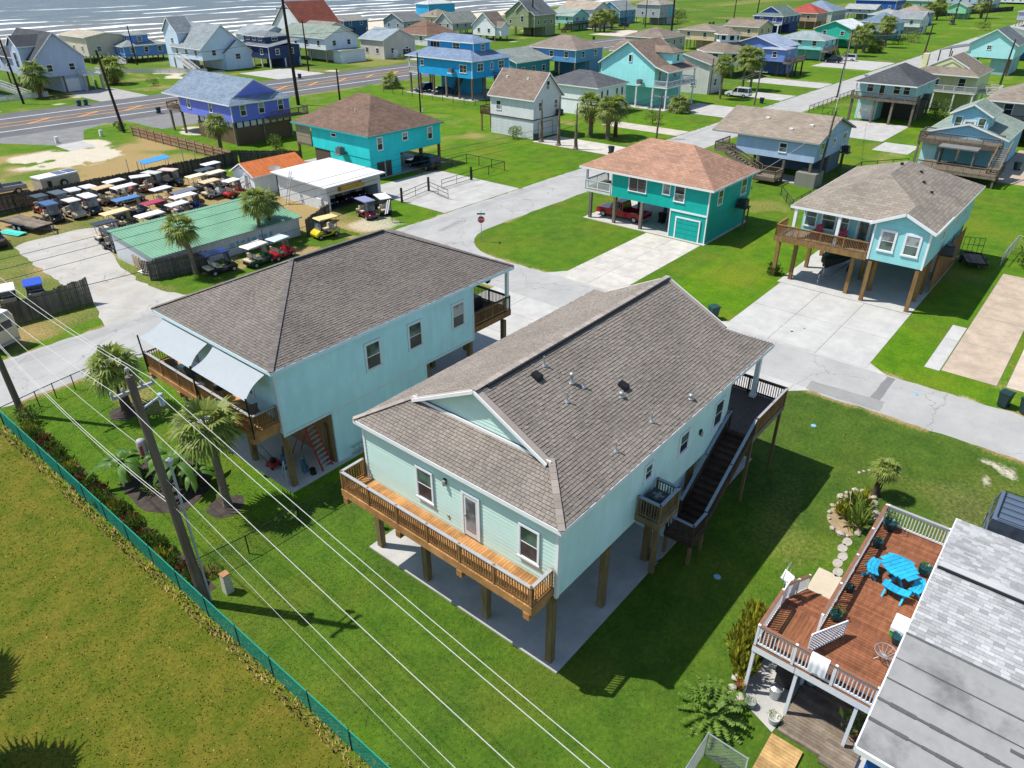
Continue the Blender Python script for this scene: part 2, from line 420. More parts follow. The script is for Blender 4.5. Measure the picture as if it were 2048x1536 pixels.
    t = NT('lawn_and_sand'); p = t.pos(); at = t.n('Attribute', attribute_name='paint'); s3 = t.n('SeparateColor'); t.l(at.outputs['Color'], s3.inputs[0])
    dr, sa, vi, fl = s3.outputs[0], s3.outputs[1], s3.outputs[2], at.outputs['Alpha']
    na = t.noise(p, .7, 6, .7); nb = t.noise(p, 5, 5, .7); nc = t.noise(p, 26, 4, .75)
    g1 = t.mix(t.ramp(na, .3, .7), (.040, .077, .016), (.072, .112, .023))
    g2 = t.mix(t.ramp(na, .3, .7), (.062, .155, .005), (.115, .222, .007))
    lf = t.noise(p, .14, 5, .65); g2 = t.mix(t.math('MULTIPLY', t.ramp(lf, .46, .66), .7), g2, t.mix(nb, (.15, .185, .012), (.19, .215, .02))); g2 = t.mix(t.math('MULTIPLY', t.ramp(t.noise(t.scale(p, (.25, .9, 1)), 1, 5, .7), .5, .75), .55), g2, (.05, .13, .012))
    g = t.mix(vi, g1, g2)
    fcol = t.mix(t.ramp(na, .35, .66), (.088, .112, .010), (.165, .135, .020))
    g = t.mix(fl, g, fcol)
    brk = t.math('ADD', dr, t.math('MULTIPLY', t.math('SUBTRACT', nb, .5), .55))
    g = t.mix(t.ramp(brk, .36, 1.0), g, t.mix(nb, (.24, .17, .062), (.42, .30, .155)))
    bs = t.math('ADD', sa, t.math('MULTIPLY', t.math('SUBTRACT', nb, .5), .5))
    g = t.mix(t.ramp(bs, .3, .72), g, t.mix(na, (.46, .395, .31), (.62, .56, .47)))
    g = t.mix(1.0, g, t.mix(t.ramp(nc, .25, .78), (.68, .7, .68), (1.32, 1.32, 1.3)), 'MULTIPLY')
    g = t.mix(1.0, g, t.mix(t.ramp(nb, .3, .7), (.78, .8, .78), (1.16, 1.16, 1.14)), 'MULTIPLY')
    t.col(g); t.rough(.95); t.b.inputs['Specular IOR Level'].default_value = .1
    t.bump(t.math('MULTIPLY_ADD', nc, .6, t.math('MULTIPLY', nb, .6)), .8, .08)
    me.materials.append(t.m)
    o = bpy.data.objects.new('ground', me); C.objects.link(o); o['kind'] = 'structure'
make_ground()
def make_sea():
    xs = np.concatenate([np.linspace(-3000, -100, 15), np.arange(-80, 700, 6.), np.linspace(720, 6500, 30)])
    ts = np.concatenate([np.arange(-6, 330, 3.), np.linspace(340, 6500, 40)])
    X, T = np.meshgrid(xs, ts, indexing='ij'); nx, ny = X.shape; Y = shore_y(X)+T
    wob = (fbm(X, Y, 60, 5)-.5)*26
    ph = (T+wob)/(16+T*.05); Z = -.55+.28*np.exp(-T/260)*(np.sin(ph*2*np.pi)**3)*np.clip(T/18, 0, 1)
    crest = np.clip(np.sin(ph*2*np.pi), 0, 1)**2.5*np.clip(fbm(X, Y*1.4, 60, 9)*3.4-1.0, 0, 1)*np.exp(-np.maximum(T-70, 0)/150)*np.clip((T+4)/8, 0, 1)
    crest = np.maximum(crest, .8*np.exp(-((T-2-wob*.12)/2.4)**2))
    V = np.stack([X, Y, Z], -1).reshape(-1, 3); i = np.arange(nx*ny).reshape(nx, ny)
    Q = np.stack([i[:-1, :-1], i[1:, :-1], i[1:, 1:], i[:-1, 1:]], -1).reshape(-1, 4)
    me = bpy.data.meshes.new('sea'); me.from_pydata(V.tolist(), [], Q.tolist())
    a = me.attributes.new('foam', 'FLOAT', 'POINT'); a.data.foreach_set('value', crest.astype(np.float32).ravel())
    me.polygons.foreach_set('use_smooth', [True]*len(me.polygons))
    t = NT('sea_water'); p = t.pos(); at = t.n('Attribute', attribute_name='foam')
    n = t.noise(t.scale(p, (.05, .22, 1)), 1, 6, .7); n2 = t.noise(t.scale(p, (.16, .7, 1)), 1, 4)
    fo = t.ramp(t.math('MULTIPLY_ADD', t.math('SUBTRACT', n, .5), 1.0, at.outputs['Fac']),   .22, .45)
    sd = t.n('SeparateXYZ'); t.l(p, sd.inputs[0]); near = t.ramp(sd.outputs[1], 480, 300)
    wc = t.mix(near, (.07, .10, .115), (.17, .145, .11)); wc = t.mix(t.ramp(n, .35, .7), wc, (.12, .135, .135))
    t.col(t.mix(fo, wc, (.78, .8, .8))); t.rough(t.math('MULTIPLY_ADD', fo, .4, .38)); t.b.inputs['IOR'].default_value = 1.33
    t.bump(t.math('ADD', n, t.math('MULTIPLY', n2, .6)), .9, .8)
    me.materials.append(t.m); o = bpy.data.objects.new('sea', me); C.objects.link(o); o['kind'] = 'structure'
make_sea()

def sheet(name, poly, z, mat, parent=None): return struct(MB().add([(x, y, z) for x, y in poly], [tuple(range(len(poly)))]), name, mat, parent)
def rag(poly, step=1.2, amp=.12, seed=1):
    rs = random.Random(seed); out = []
    for i in range(len(poly)):
        a, b = poly[i], poly[(i+1) % len(poly)]; L = math.hypot(b[0]-a[0], b[1]-a[1]); n = max(1, int(L/step))
        n = min(n, 600)
        for k in range(n):
            t = k/n; j = amp if k else amp*.3
            out.append((a[0]+(b[0]-a[0])*t+rs.uniform(-j, j), a[1]+(b[1]-a[1])*t+rs.uniform(-j, j)))
    return out
def arc(cx, cy, r, a0, a1, n=8): return [(cx+r*math.cos(R(a0+(a1-a0)*i/n)), cy+r*math.sin(R(a0+(a1-a0)*i/n))) for i in range(n+1)]
# side street B with flares into street A, street A, highway
sheet('street', rag([(-150, 49.5), (40.5, 49.5), (900, 49.5), (900, 60), (260, 57.5), (150, 57.2), (56, 56.6), (-150, 56.3)], .7, .14, 2), .008, ROAD)
sB = [(44, -120), (49.5, -120), (49.5, 43.0)]+arc(56.0, 43.0, 6.5, 180, 90)+[(38, 49.7)]+arc(38, 43.7, 6, 90, 0)[1:]
sheet('side_street', rag(sB, .7, .13, 3), .004, ROAD)
sheet('highway', rag([(-300, 139), (900, 139), (900, 163), (-300, 163)], 3, .25, 4), .004, ASPH)
ORANGE = plain('orange_road_paint', (.62, .27, .05), .7, .2); WLINE = plain('white_road_paint', (.7, .7, .69), .7, .15)
for y, m, n in ((144.6, WLINE, 'edge_line'), (157.2, WLINE, 'edge_line'), (149.2, ORANGE, 'centre_line'), (152.4, ORANGE, 'centre_line')):
    sheet(n, [(-300, y-.17), (900, y-.17), (900, y+.17), (-300, y+.17)], .009, m)
for k in range(26):
    x = 30+k*8.5
    if x < 150: sheet('hatch_mark', [(x, 149.4), (x+.9, 149.4), (x+5.4, 152.2), (x+4.5, 152.2)], .009, ORANGE)
PATCH = concrete('asphalt_patch', (.27, .268, .262), .12)
sheet('road_patch', rag([(44.3, 6.6), (45.7, 6.7), (45.4, 11.3), (44.1, 11.2)], .6, .05, 6), .011, PATCH)
sheet('road_patch', rag([(45.7, 7.0), (49.3, 7.0), (49.3, 7.5), (45.7, 7.6)], .6, .04, 7), .012, concrete('dark_patch', (.2, .2, .2), .1))
sheet('road_patch', rag([(52, 52.5), (56, 53.2), (55.6, 53.8), (51.5, 53)], .6, .05, 8), .013, PATCH)
# paved yard of the cart shop
sheet('paved_yard', rag([(18.6, 56.2), (26.6, 56.2), (25.2, 59.3), (24.8, 63.3), (25.6, 68.9), (26.9, 73.8), (29.3, 81.6), (27.3, 82.6), (22.6, 82.4), (21.1, 81.5), (20.6, 76.6), (20.2, 67.6), (20.2, 62.2)], .8, .16, 9), .006, concrete('shop_pavement', (.40, .385, .36), .14, .5, True, stain=(.36, .27, .15)))
sheet('highway_apron', rag([(37, 139.6), (38.4, 134.8), (43, 127.3), (47.6, 127.8), (51, 136), (57, 139.6)], 1, .2, 10), .006, concrete('apron_asphalt', (.2, .2, .2), .2))
sheet('concrete_apron', [(42.9, 126.9), (47.1, 127.6), (47.0, 122.0), (42.9, 121.5)], .009, CONC)
sheet('sandy_drive', rag([(59.5, 139.3), (59.9, 127), (71, 127), (73, 139.3)], 1, .25, 12), .006, concrete('drive_asphalt', (.19, .19, .19), .2))
# concrete drives: each poured slab a piece of its drive
def drive(name, x0, y0, x1, y1, nx, ny, mat, z=.012, flare=None):
    me = None; base = struct(MB().box(x0, y0, -.05, x1, y1, z-.004), name, plain('joint_dirt', (.16, .145, .125), .9, .2))
    dx, dy = (x1-x0)/nx, (y1-y0)/ny
    for i in range(nx):
        for j in range(ny):
            place(unit_box('slab', dx-.035, dy-.035, .05, mat), 'slab', base, (x0+dx*(i+.5), y0+dy*(j+.5), z-.046+random.uniform(-.004, .004)))
    return base
drive('corner_house_drive', 49.6, 29.6, 65.2, 35.8, 4, 2, concrete('aged_concrete', (.50, .475, .435), .2, .5, stain=(.3, .25, .19)))
sheet('drive_flare', rag([(49.4, 28.6), (51.5, 29.6), (51.2, 35.8), (49.4, 37.2)], 2, .02), .007, CONC)
drive('boat_house_drive', 49.6, 9.0, 61.0, 19.7, 2, 3, CONCW)
sheet('drive_flare', [(49.4, 7.6), (50.6, 9.05), (50.6, 19.6), (49.4, 21.4)], .007, CONCW)
BROWNC = concrete('brown_concrete', (.44, .355, .275), .22, .8)
drive('brown_drive', 52.6, 1.5, 76, 4.9, 4, 1, BROWNC); drive('brown_drive_apron', 52.8, -2.4, 76, 1.0, 4, 1, concrete('tan_concrete', (.52, .43, .345), .18, .8))
drive('pale_walk', 52.4, 4.95, 61.2, 5.95, 3, 1, CONCW)
drive('house_front_drive', 34.3, 12.0, 44.1, 21.8, 3, 3, CONCW); drive('neighbour_front_drive', 34.3, 27.6, 44.1, 38.5, 3, 3, CONCW)
sheet('drive_flare', [(44.2, 10.8), (43.0, 12.05), (43.0, 21.7), (44.2, 23)], .007, CONCW)
drive('turquoise_house_drive', 56.6, 56.8, 70.0, 71.5, 3, 3, CONC)
drive('garage_cottage_drive', 92.4, 57.2, 98.5, 72.5, 1, 4, concrete('worn_drive', (.5, .47, .43), .18, stain=(.42, .3, .24)))
drive('narrow_drive', 111, 57.2, 115.5, 72, 1, 3, concrete('tan_drive', (.47, .42, .37), .15)); drive('aqua_house_drive', 131, 57.2, 142.5, 69.5, 2, 2, CONC)
drive('dark_roof_house_drive', 121, 24.5, 128, 29.6, 1, 1, CONC); drive('garage_drive', 128, 30, 144, 40, 2, 2, CONC)
drive('far_drive', 156, 57.6, 164, 66, 1, 1, CONC); drive('far_drive_pale', 178, 57.6, 187, 75, 1, 2, CONC); drive('parking_pad', 218, 58, 240, 74, 2, 1, CONC)
drive('beach_house_drive', 157, 163, 166, 173, 1, 1, CONC); drive('grey_house_drive', 66, 163, 76, 180, 1, 1, concrete('drive_grey', (.34, .33, .32), .15)); drive('white_house_drive', 108, 163, 122, 180, 2, 1, CONC)
drive('porch_house_drive', 112, 8, 135, 12.3, 2, 1, BROWNC); drive('garage_side_drive', 262, 162.8, 290, 178, 1, 1, concrete('sandy_drive', (.52, .46, .38), .15))

MARK = concrete('tyre_mark', (.44, .432, .42), .1)
for cx, cy, r, a0, a1, w in ((55.2, 13.6, 2.3, 100, 205, .1), (55.2, 13.6, 3.6, 95, 185, .1), (53.6, 17.2, 2.6, 150, 260, .09)):
    n = 14; V = [(cx+(r+s*w)*math.cos(R(a0+(a1-a0)*i/n)), cy+(r+s*w)*math.sin(R(a0+(a1-a0)*i/n)), .0195) for i in range(n+1) for s in (-1, 1)]
    struct(MB().add(V, [(2*i, 2*i+1, 2*i+3, 2*i+2) for i in range(n)]), 'tyre_mark', MARK)

# ================================================================== HOUSE TOOLKIT
def roof_geo(kind, x0, y0, x1, y1, ze, pitch, ridge='x', s=None):
    """planes (3D polygons), eave edges, gable triangles for a rectangular roof (outer edge given)"""
    if ridge == 'y':
        P, E, Gb = roof_geo(kind, y0, x0, y1, x1, ze, pitch, 'x', s)
        sw = lambda p: (p[1], p[0], p[2])
        return [[sw(p) for p in reversed(q)] for q in P], [(sw(a), sw(b)) for a, b in E], [[sw(p) for p in g] for g in Gb]
    ym = (y0+y1)/2; half = (y1-y0)/2; zr = ze+pitch*half
    a, b, c, d = (x0, y0, ze), (x1, y0, ze), (x1, y1, ze), (x0, y1, ze)
    if kind == 'hip':
        i = min(half, (x1-x0)/2-.01); r0, r1 = (x0+i, ym, ze+pitch*half), (x1-i, ym, ze+pitch*half)
        return [[a, b, r1, r0], [b, c, r1], [c, d, r0, r1], [d, a, r0]], [(a, b), (b, c), (c, d), (d, a)], []
    if kind == 'gable':
        r0, r1 = (x0, ym, zr), (x1, ym, zr)
        return [[a, b, r1, r0], [c, d, r0, r1]], [(a, b), (c, d), (a, r0), (r0, d), (b, r1), (r1, c)], [[a, r0, d], [b, r1, c]]
    if kind == 'dutch':
        zs = ze+pitch*s; r0, r1 = (x0+s, ym, zr), (x1-s, ym, zr)
        p0, p1, q0, q1 = (x0+s, y0+s, zs), (x0+s, y1-s, zs), (x1-s, y0+s, zs), (x1-s, y1-s, zs)
        return [[a, b, q0, r1, r0, p0], [d, a, p0, p1], [c, d, p1, r0, r1, q1], [b, c, q1, q0]], \
               [(a, b), (b, c), (c, d), (d, a)], [[p0, r0, p1], [q0, r1, q1]]
    if kind == 'shed':   # rises toward +x
        zt = ze+pitch*(x1-x0); return [[a, (x1, y0, zt), (x1, y1, zt), d]], [(a, d), (a, (x1, y0, zt))], []
def add_roof(parent, kind, x0, y0, x1, y1, ze, pitch, mat, ridge='x', s=None, trim=WHITE, over=.35, gmat=None, caps=None, name='roof'):
    P, E, Gb = roof_geo(kind, x0-over, y0-over, x1+over, y1+over, ze, pitch, ridge, s)
    mb = MB()
    for p in P: mb.slab(p, .1)
    ro = build(mb, name, mat, parent)
    fb = MB()
    for a, b in E:
        a, b = Vector(a), Vector(b); fb.bar(a-Vector((0, 0, .1)), b-Vector((0, 0, .1)), .05, .19)
    if kind == 'dutch':
        for g in Gb:
            for a, b in ((g[0], g[1]), (g[1], g[2])):
                sx = -.18 if (ridge == 'x' and a[0] < (x0+x1)/2) or (ridge == 'y' and a[1] < (y0+y1)/2) else .18
                off = Vector((sx, 0, -.06)) if ridge == 'x' else Vector((0, sx, -.06))
                fb.bar(Vector(a)+off, Vector(b)+off, .36, .14) if False else fb.bar(Vector(a)+off, Vector(b)+off, .05, .2)
    build(fb, 'fascia', trim, parent)
    if Gb and gmat:
        for g in Gb:
            gb = MB()
            if kind == 'gable':   # pull the triangle back from the rake to the wall
                if ridge == 'x':
                    xx = x0+.02 if g[0][0] < (x0+x1)/2 else x1-.02; h = (y1-y0)/2
                    gb.extr([(y0, ze+pitch*over-.12), ((y0+y1)/2, ze+pitch*(h+over)-.12), (y1, ze+pitch*over-.12)], 'x', min(xx, xx+.02), max(xx, xx+.02)+.05)
                else:
                    yy = y0+.02 if g[0][1] < (y0+y1)/2 else y1-.02; h = (x1-x0)/2
                    gb.extr([(x0, ze+pitch*over-.12), ((x0+x1)/2, ze+pitch*(h+over)-.12), (x1, ze+pitch*over-.12)], 'y', yy, yy+.07)
            else:
                sg = 1 if (g[0][0] < (x0+x1)/2 if ridge == 'x' else g[0][1] < (y0+y1)/2) else -1
                V = [Vector(p)+(Vector((.12*sg, 0, 0)) if ridge == 'x' else Vector((0, .12*sg, 0)))-Vector((0, 0, .1)) for p in g]
                gb.add(V+[v+(Vector((.05*sg, 0, 0)) if ridge == 'x' else Vector((0, .05*sg, 0))) for v in V], [(0, 1, 2), (5, 4, 3), (0, 3, 4, 1), (1, 4, 5, 2), (2, 5, 3, 0)])
            build(gb, 'gable_wall', gmat, parent)
    if caps:
        cb = MB(); tops = set()
        for p in P:
            for i in range(len(p)):
                a, b = p[i], p[(i+1) % len(p)]
                if max(a[2], b[2]) > ze+.3 and not (kind == 'gable' and abs(a[2]-b[2]) > .1): tops.add(tuple(sorted((tuple(round(v, 3) for v in a), tuple(round(v, 3) for v in b)))))
        gset = set()
        for g in Gb:
            for i in range(3): gset.add(tuple(sorted((tuple(round(v, 3) for v in g[i]), tuple(round(v, 3) for v in g[(i+1) % 3])))))
        for a, b in tops-gset:
            a, b = Vector(a), Vector(b); L = (b-a).length; n = max(1, int(L/.3)); d = (b-a)/n
            for k in range(n): cb.bar(a+d*k+Vector((0, 0, .018+.008*(k % 2))), a+d*(k+1.05)+Vector((0, 0, .012+.008*(k % 2))), .3, .03)
        build(cb, 'ridge_cap', caps, ro)
    return ro, P
def win(parent, face, c, z, w, h, fixed, trim=WHITE, gl=None, kind='d', t=.085):
    """face 'x': in the wall x=fixed seen from -x (c = y); 'y': wall y=fixed (c = x). z = sill height"""
    gl = gl or GLASS
    def bx(m, a0, a1, z0, z1, d0, d1):
        if face == 'x': m.box(fixed-d1, c+a0, z0, fixed-d0, c+a1, z1)
        else: m.box(c+a0, fixed-d1, z0, c+a1, fixed-d0, z1)
    m = MB(); q = w/2
    bx(m, -q-t, q+t, z+h, z+h+t*1.2, .004, .065); bx(m, -q-t-.03, q+t+.03, z-t, z, .004, .085)
    bx(m, -q-t, -q, z, z+h, .004, .06); bx(m, q, q+t, z, z+h, .004, .06)
    f = build(m, 'window', trim, parent)
    cells = {'d': [(-q, q, z, z+h/2), (-q, q, z+h/2, z+h)], 's': [(-q, q, z, z+h)], 'w': [(-q, 0, z, z+h), (0, q, z, z+h)],
             'q': [(-q, 0, z, z+h/2), (-q, 0, z+h/2, z+h), (0, q, z, z+h/2), (0, q, z+h/2, z+h)],
             't': [(-q, -q/3, z, z+h), (-q/3, q/3, z, z+h), (q/3, q, z, z+h)]}[kind]
    for i, (a0, a1, z0, z1) in enumerate(cells):
        p = MB(); dd = .012*(i % 2); e = .028
        bx(p, a0+e, a1-e, z0+e, z1-e, .008, .02+dd)
        g = build(p, 'pane', gl if not isinstance(gl, (list, tuple)) else gl[i % len(gl)], f)
    s = MB()
    for i, (a0, a1, z0, z1) in enumerate(cells):
        d = .03+.012*(i % 2); e = .028
        bx(s, a0, a1, z0, z0+e, .004, d); bx(s, a0, a1, z1-e, z1, .004, d); bx(s, a0, a0+e, z0+e, z1-e, .004, d); bx(s, a1-e, a1, z0+e, z1-e, .004, d)
    build(s, 'sash', trim, f)
    return f
def door(parent, face, c, z, w, h, fixed, mat, trim=WHITE, glz=False, name='door'):
    def bx(m, a0, a1, z0, z1, d0, d1):
        if face == 'x': m.box(fixed-d1, c+a0, z0, fixed-d0, c+a1, z1)
        else: m.box(c+a0, fixed-d1, z0, c+a1, fixed-d0, z1)
    q = w/2; m = MB(); bx(m, -q, q, z, z+h, .004, .04); d = build(m, name, mat, parent)
    m = MB(); bx(m, -q-.1, -q, z, z+h+.1, .004, .06); bx(m, q, q+.1, z, z+h+.1, .004, .06); bx(m, -q, q, z+h, z+h+.1, .004, .06); build(m, 'frame', trim, d)
    m = MB(); bx(m, q-.12, q-.06, z+h*.47, z+h*.5, .045, .1); build(m, 'handle', STEEL, d)
    if glz: m = MB(); bx(m, -q+.13, q-.13, z+.25, z+h-.15, .041, .052); build(m, 'pane', glz, d)
    return d
def garage(parent, face, c, z, w, h, fixed, mat, trim=WHITE):
    def bx(m, a0, a1, z0, z1, d0, d1):
        if face == 'x': m.box(fixed-d1, c+a0, z0, fixed-d0, c+a1, z1)
        else: m.box(c+a0, fixed-d1, z0, c+a1, fixed-d0, z1)
    q = w/2; m = MB(); bx(m, -q-.14, -q, z, z+h+.14, .004, .07); bx(m, q, q+.14, z, z+h+.14, .004, .07); bx(m, -q, q, z+h, z+h+.14, .004, .07)
    d = build(m, 'garage_door', trim, parent)
    for i in range(4):
        p = MB(); z0 = z+h*i/4; z1 = z+h*(i+1)/4-.02; bx(p, -q, q, z0, z1, .004, .03)
        for k in range(4): a = -q+w*(k+.1)/4; bx(p, a, a+w*.2, z0+.08, z1-.08, .03, .042)
        build(p, 'panel', mat, d)
def rail(parent, a, b, z, h=.95, mat=CEDARW, cap=None, single=True, step=.125, post=1.9, posts=True, z2=None, bal=.038):
    """railing from a to b (xy); z2 = floor height at b for stairs"""
    a, b = Vector((*a, z)), Vector((*b, z if z2 is None else z2)); L = (b-a).to_2d().length
    if L < .05: return
    cap = cap or mat; u = Vector((0, 0, 1)); ang = math.atan2(b.y-a.y, b.x-a.x); sl = (b.z-a.z)/L
    build(MB().bar(a+u*h, b+u*h, .14, .04), 'top_rail', cap, parent)
    build(MB().bar(a+u*(h-.07), b+u*(h-.07), .045, .09), 'upper_bar', mat, parent); build(MB().bar(a+u*.1, b+u*.1, .045, .09), 'lower_bar', mat, parent)
    n = max(1, round(L/post))
    if posts:
        pm = unit_box('railing_post', .09, .09, h+.15, mat)
        for i in range(n+1): p = a.lerp(b, i/n); place(pm, 'railing_post', parent, p-u*.12, (0, 0, ang))
    m = max(1, int(L/step))
    if single:
        bm = unit_box('baluster', bal, bal, h-.12, mat)
        for i in range(1, m): p = a.lerp(b, i/m); place(bm, 'baluster', parent, p+u*.06, (0, 0, ang))
    else:
        k = MB()
        for i in range(1, m):
            p = a.lerp(b, i/m); k.box(p.x-bal/2, p.y-bal/2, p.z+.06, p.x+bal/2, p.y+bal/2, p.z+h-.06)
        build(k, 'balusters', mat, parent)
def deck(parent, name, x0, y0, x1, y1, z, along='x', mat=CEDAR, frame=None, sides='', single=True, rmat=None, cap=None, h=.95, plank=.14, rimh=.26):
    """planks run along 'x' or 'y'; sides: any of x X y Y (railed edges)"""
    frame = frame or mat; fr = MB()
    fr.box(x0, y0, z-.03-rimh, x0+.05, y1, z-.03).box(x1-.05, y0, z-.03-rimh, x1, y1, z-.03).box(x0+.05, y0, z-.03-rimh, x1-.05, y0+.05, z-.03).box(x0+.05, y1-.05, z-.03-rimh, x1-.05, y1, z-.03)
    n = int((x1-x0 if along == 'y' else y1-y0)/.6)
    d = build(fr, name, frame, parent)
    if single:
        if along == 'x':
            k = max(1, round((y1-y0)/plank)); w = (y1-y0)/k; me = unit_box('plank', x1-x0, w-.012, .03, mat)
            for i in range(k): place(me, 'plank', d, ((x0+x1)/2, y0+w*(i+.5), z-.028+random.uniform(-.003, .003)))
        else:
            k = max(1, round((x1-x0)/plank)); w = (x1-x0)/k; me = unit_box('plank', w-.012, y1-y0, .03, mat)
            for i in range(k): place(me, 'plank', d, (x0+w*(i+.5), (y0+y1)/2, z-.028+random.uniform(-.003, .003)))
    else: build(MB().box(x0, y0, z-.029, x1, y1, z), 'floor_boards', mat, d)
    i = .07
    ed = {'x': ((x0+i, y0+i), (x0+i, y1-i)), 'X': ((x1-i, y0+i), (x1-i, y1-i)), 'y': ((x0+i, y0+i), (x1-i, y0+i)), 'Y': ((x0+i, y1-i), (x1-i, y1-i))}
    for s in sides: rail(d, *ed[s], z, h, rmat or mat, cap, single, step=.125 if single else .2)
    return d
def posts(parent, pts, z, w=.29, mat=POSTW, z0=0):
    me = unit_box('post', w, w, z-z0, mat)
    for p in pts: place(me, 'post', parent, (p[0], p[1], z0))
def stairs(parent, a, b, z0, z1, w, mat, cap=None, single=False, sides=(1, 1), tread=.27, riser=False, rmat=None):
    """flight from a (height z0) to b (height z1), xy points on the centre line"""
    A, B = Vector((*a, z0)), Vector((*b, z1)); L = (B-A).to_2d().length; n = max(3, round(abs(z1-z0)/.19)); ang = math.atan2(B.y-A.y, B.x-A.x)
    per = Vector((-math.sin(ang), math.cos(ang), 0))*(w/2)
    st = MB().bar(A+per-Vector((0, 0, .12)), B+per-Vector((0, 0, .12)), .05, .28).bar(A-per-Vector((0, 0, .12)), B-per-Vector((0, 0, .12)), .05, .28)
    s = build(st, 'staircase', mat, parent)
    me = unit_box('tread', L/n+.1, w-.06, .05, mat)
    for i in range(n): p = A.lerp(B, (i+.5)/n); place(me, 'tread', s, (p.x, p.y, p.z-.02), (0, 0, ang))
    if riser:
        rm = unit_box('riser', .025, w-.08, abs(z1-z0)/n, mat)
        for i in range(n): p = A.lerp(B, (i+.5+.5*(1 if z1 < z0 else -1))/n); place(rm, 'riser', s, (p.x, p.y, min(p.z, p.z)-abs(z1-z0)/n*(.5 if z1 < z0 else -.1)), (0, 0, ang))
    for sg, on in zip((1, -1), sides):
        if on: rail(s, (A+per*sg).to_2d(), (B+per*sg).to_2d(), z0, .95, rmat or mat, cap, single, .14 if single else .25, z2=z1)
    return s
AC_G = plain('ac_grey', (.16, .17, .18), .5, .15); AC_D = plain('ac_dark', (.035, .045, .055), .4, .2)
def aircon(parent, x, y, z, s=.85, h=.8, mat=AC_G):
    m = MB().box(x-s/2, y-s/2, z, x+s/2, y+s/2, z+h)
    for k in range(5): zz = z+.1+k*h*.16; m.box(x-s/2-.012, y-s/2-.012, zz, x+s/2+.012, y+s/2+.012, zz+.05)
    a = build(m, 'air_conditioner', mat, parent)
    build(MB().lathe([(s*.42, 0), (s*.44, .05), (s*.36, .06), (s*.34, .03), (.0, .03)], 20, (x, y, z+h)), 'fan_ring', AC_D, a)
    f = MB()
    for k in range(4):
        t = k*math.pi/2; f.bar((x, y, z+h+.045), (x+math.cos(t)*s*.3, y+math.sin(t)*s*.3, z+h+.05), .16, .012)
    build(f, 'fan_blade', AC_G, a)
def ac_shelf(parent, x, y, z, face='y', mat=OLDWOOD, acm=AC_G):
    build(MB().box(x-.65, y-.6, z-.12, x+.65, y+.6, z), 'ac_shelf', mat, parent); aircon(parent, x, y, z, acm and .85 or .85, .8, acm)

# real shingle courses on a roof plane ------------------------------------------------
def shingle_plane(poly, w, e, rs):
    """tabs for a planar roof polygon: list of (corner matrix, width)"""
    P = [Vector(p) for p in poly]; nn = Vector((0, 0, 0))
    for i in range(len(P)): nn += P[i].cross(P[(i+1) % len(P)])
    nn.normalize(); nn = nn if nn.z > 0 else -nn
    ex = Vector((0, 0, 1)).cross(nn).normalized(); ey = nn.cross(ex); ey = ey if ey.z > 0 else -ey
    o = P[0]; Q = [((p-o).dot(ex), (p-o).dot(ey)) for p in P]
    v0, v1 = min(q[1] for q in Q), max(q[1] for q in Q); out = []; v = v0; r = 0
    while v < v1-.02:
        vm = min(v+e*.5, v1-.01); xs = []
        for i in range(len(Q)):
            (a, b), (c, d) = Q[i], Q[(i+1) % len(Q)]
            if (b-vm)*(d-vm) < 0: xs.append(a+(c-a)*(vm-b)/(d-b))
        xs.sort()
        for u0, u1 in zip(xs[::2], xs[1::2]):
            u = u0-((r*.37) % 1)*w
            while u < u1:
                ww = w*rs.choice((.8, 1, 1, 1, 1, 1.2)); a, b = max(u, u0), min(u+ww, u1)
                if b-a > .04: out.append((o+ex*a+ey*v, b-a, min(e, v1-v), ex, ey, nn))
                u += ww
        v += e; r += 1
    return out
def lay_shingles(roof, planes, w, e, mat, th=.022, nsingle=300, seed=1, gap=.016):
    rs = random.Random(seed); T = []
    for p in planes: T += shingle_plane(p, w, e, rs)
    cam = Vector((0, 0, CAMZ)); T.sort(key=lambda t: (t[0]-cam).length)
    full = [i for i, t in enumerate(T) if abs(t[1]-w) < 1e-3 and t[2] > e*.95][:nsingle]; fs = set(full)
    def tab(m, o, wd, ln, ex, ey, nn, t):
        g = gap*.5; o = o+ey*gap; a, b = o+ex*g, o+ex*(wd-g); c = ey*(ln-gap)
        V = [a+nn*.003, b+nn*.003, b+c+nn*.001, a+c+nn*.001, a+nn*t, b+nn*t, b+c+nn*.006, a+c+nn*.006]
        m.add(V, [(4, 5, 6, 7), (0, 1, 5, 4), (1, 2, 6, 5), (3, 0, 4, 7)])
    m = MB()
    for i, t in enumerate(T):
        if i in fs: continue
        tab(m, *t, th*rs.choice((.55, .8, 1.0, 1.25)))
    s = build(m, 'shingle_courses', mat, roof); s['kind'] = 'stuff'
    cache = {}
    for i in full:
        o, wd, ln, ex, ey, nn = T[i]; v = rs.choice((.55, .8, 1.0, 1.25)); k = v
        if k not in cache:
            mm = MB(); tab(mm, Vector((0, 0, 0)), w, e, Vector((1, 0, 0)), Vector((0, 1, 0)), Vector((0, 0, 1)), th*v); cache[k] = mm.mesh('shingle'); cache[k].materials.append(mat)
        rot = Matrix((ex, ey, nn)).transposed().to_euler()
        place(cache[k], 'shingle', roof, o, rot)
def vent_pipe(parent, P, planes_z, h=.45, r=.035): 
    x, y = P; z = planes_z(x, y)
    v = build(MB().tube([(x, y, z-.05), (x, y, z+h)], r, 8), 'vent_pipe', STEEL, parent)
    build(MB().lathe([(.12, 0), (.1, .03), (.055, .09), (.05, .1)], 10, (x, y, z-.0)), 'flashing', STEEL, v)
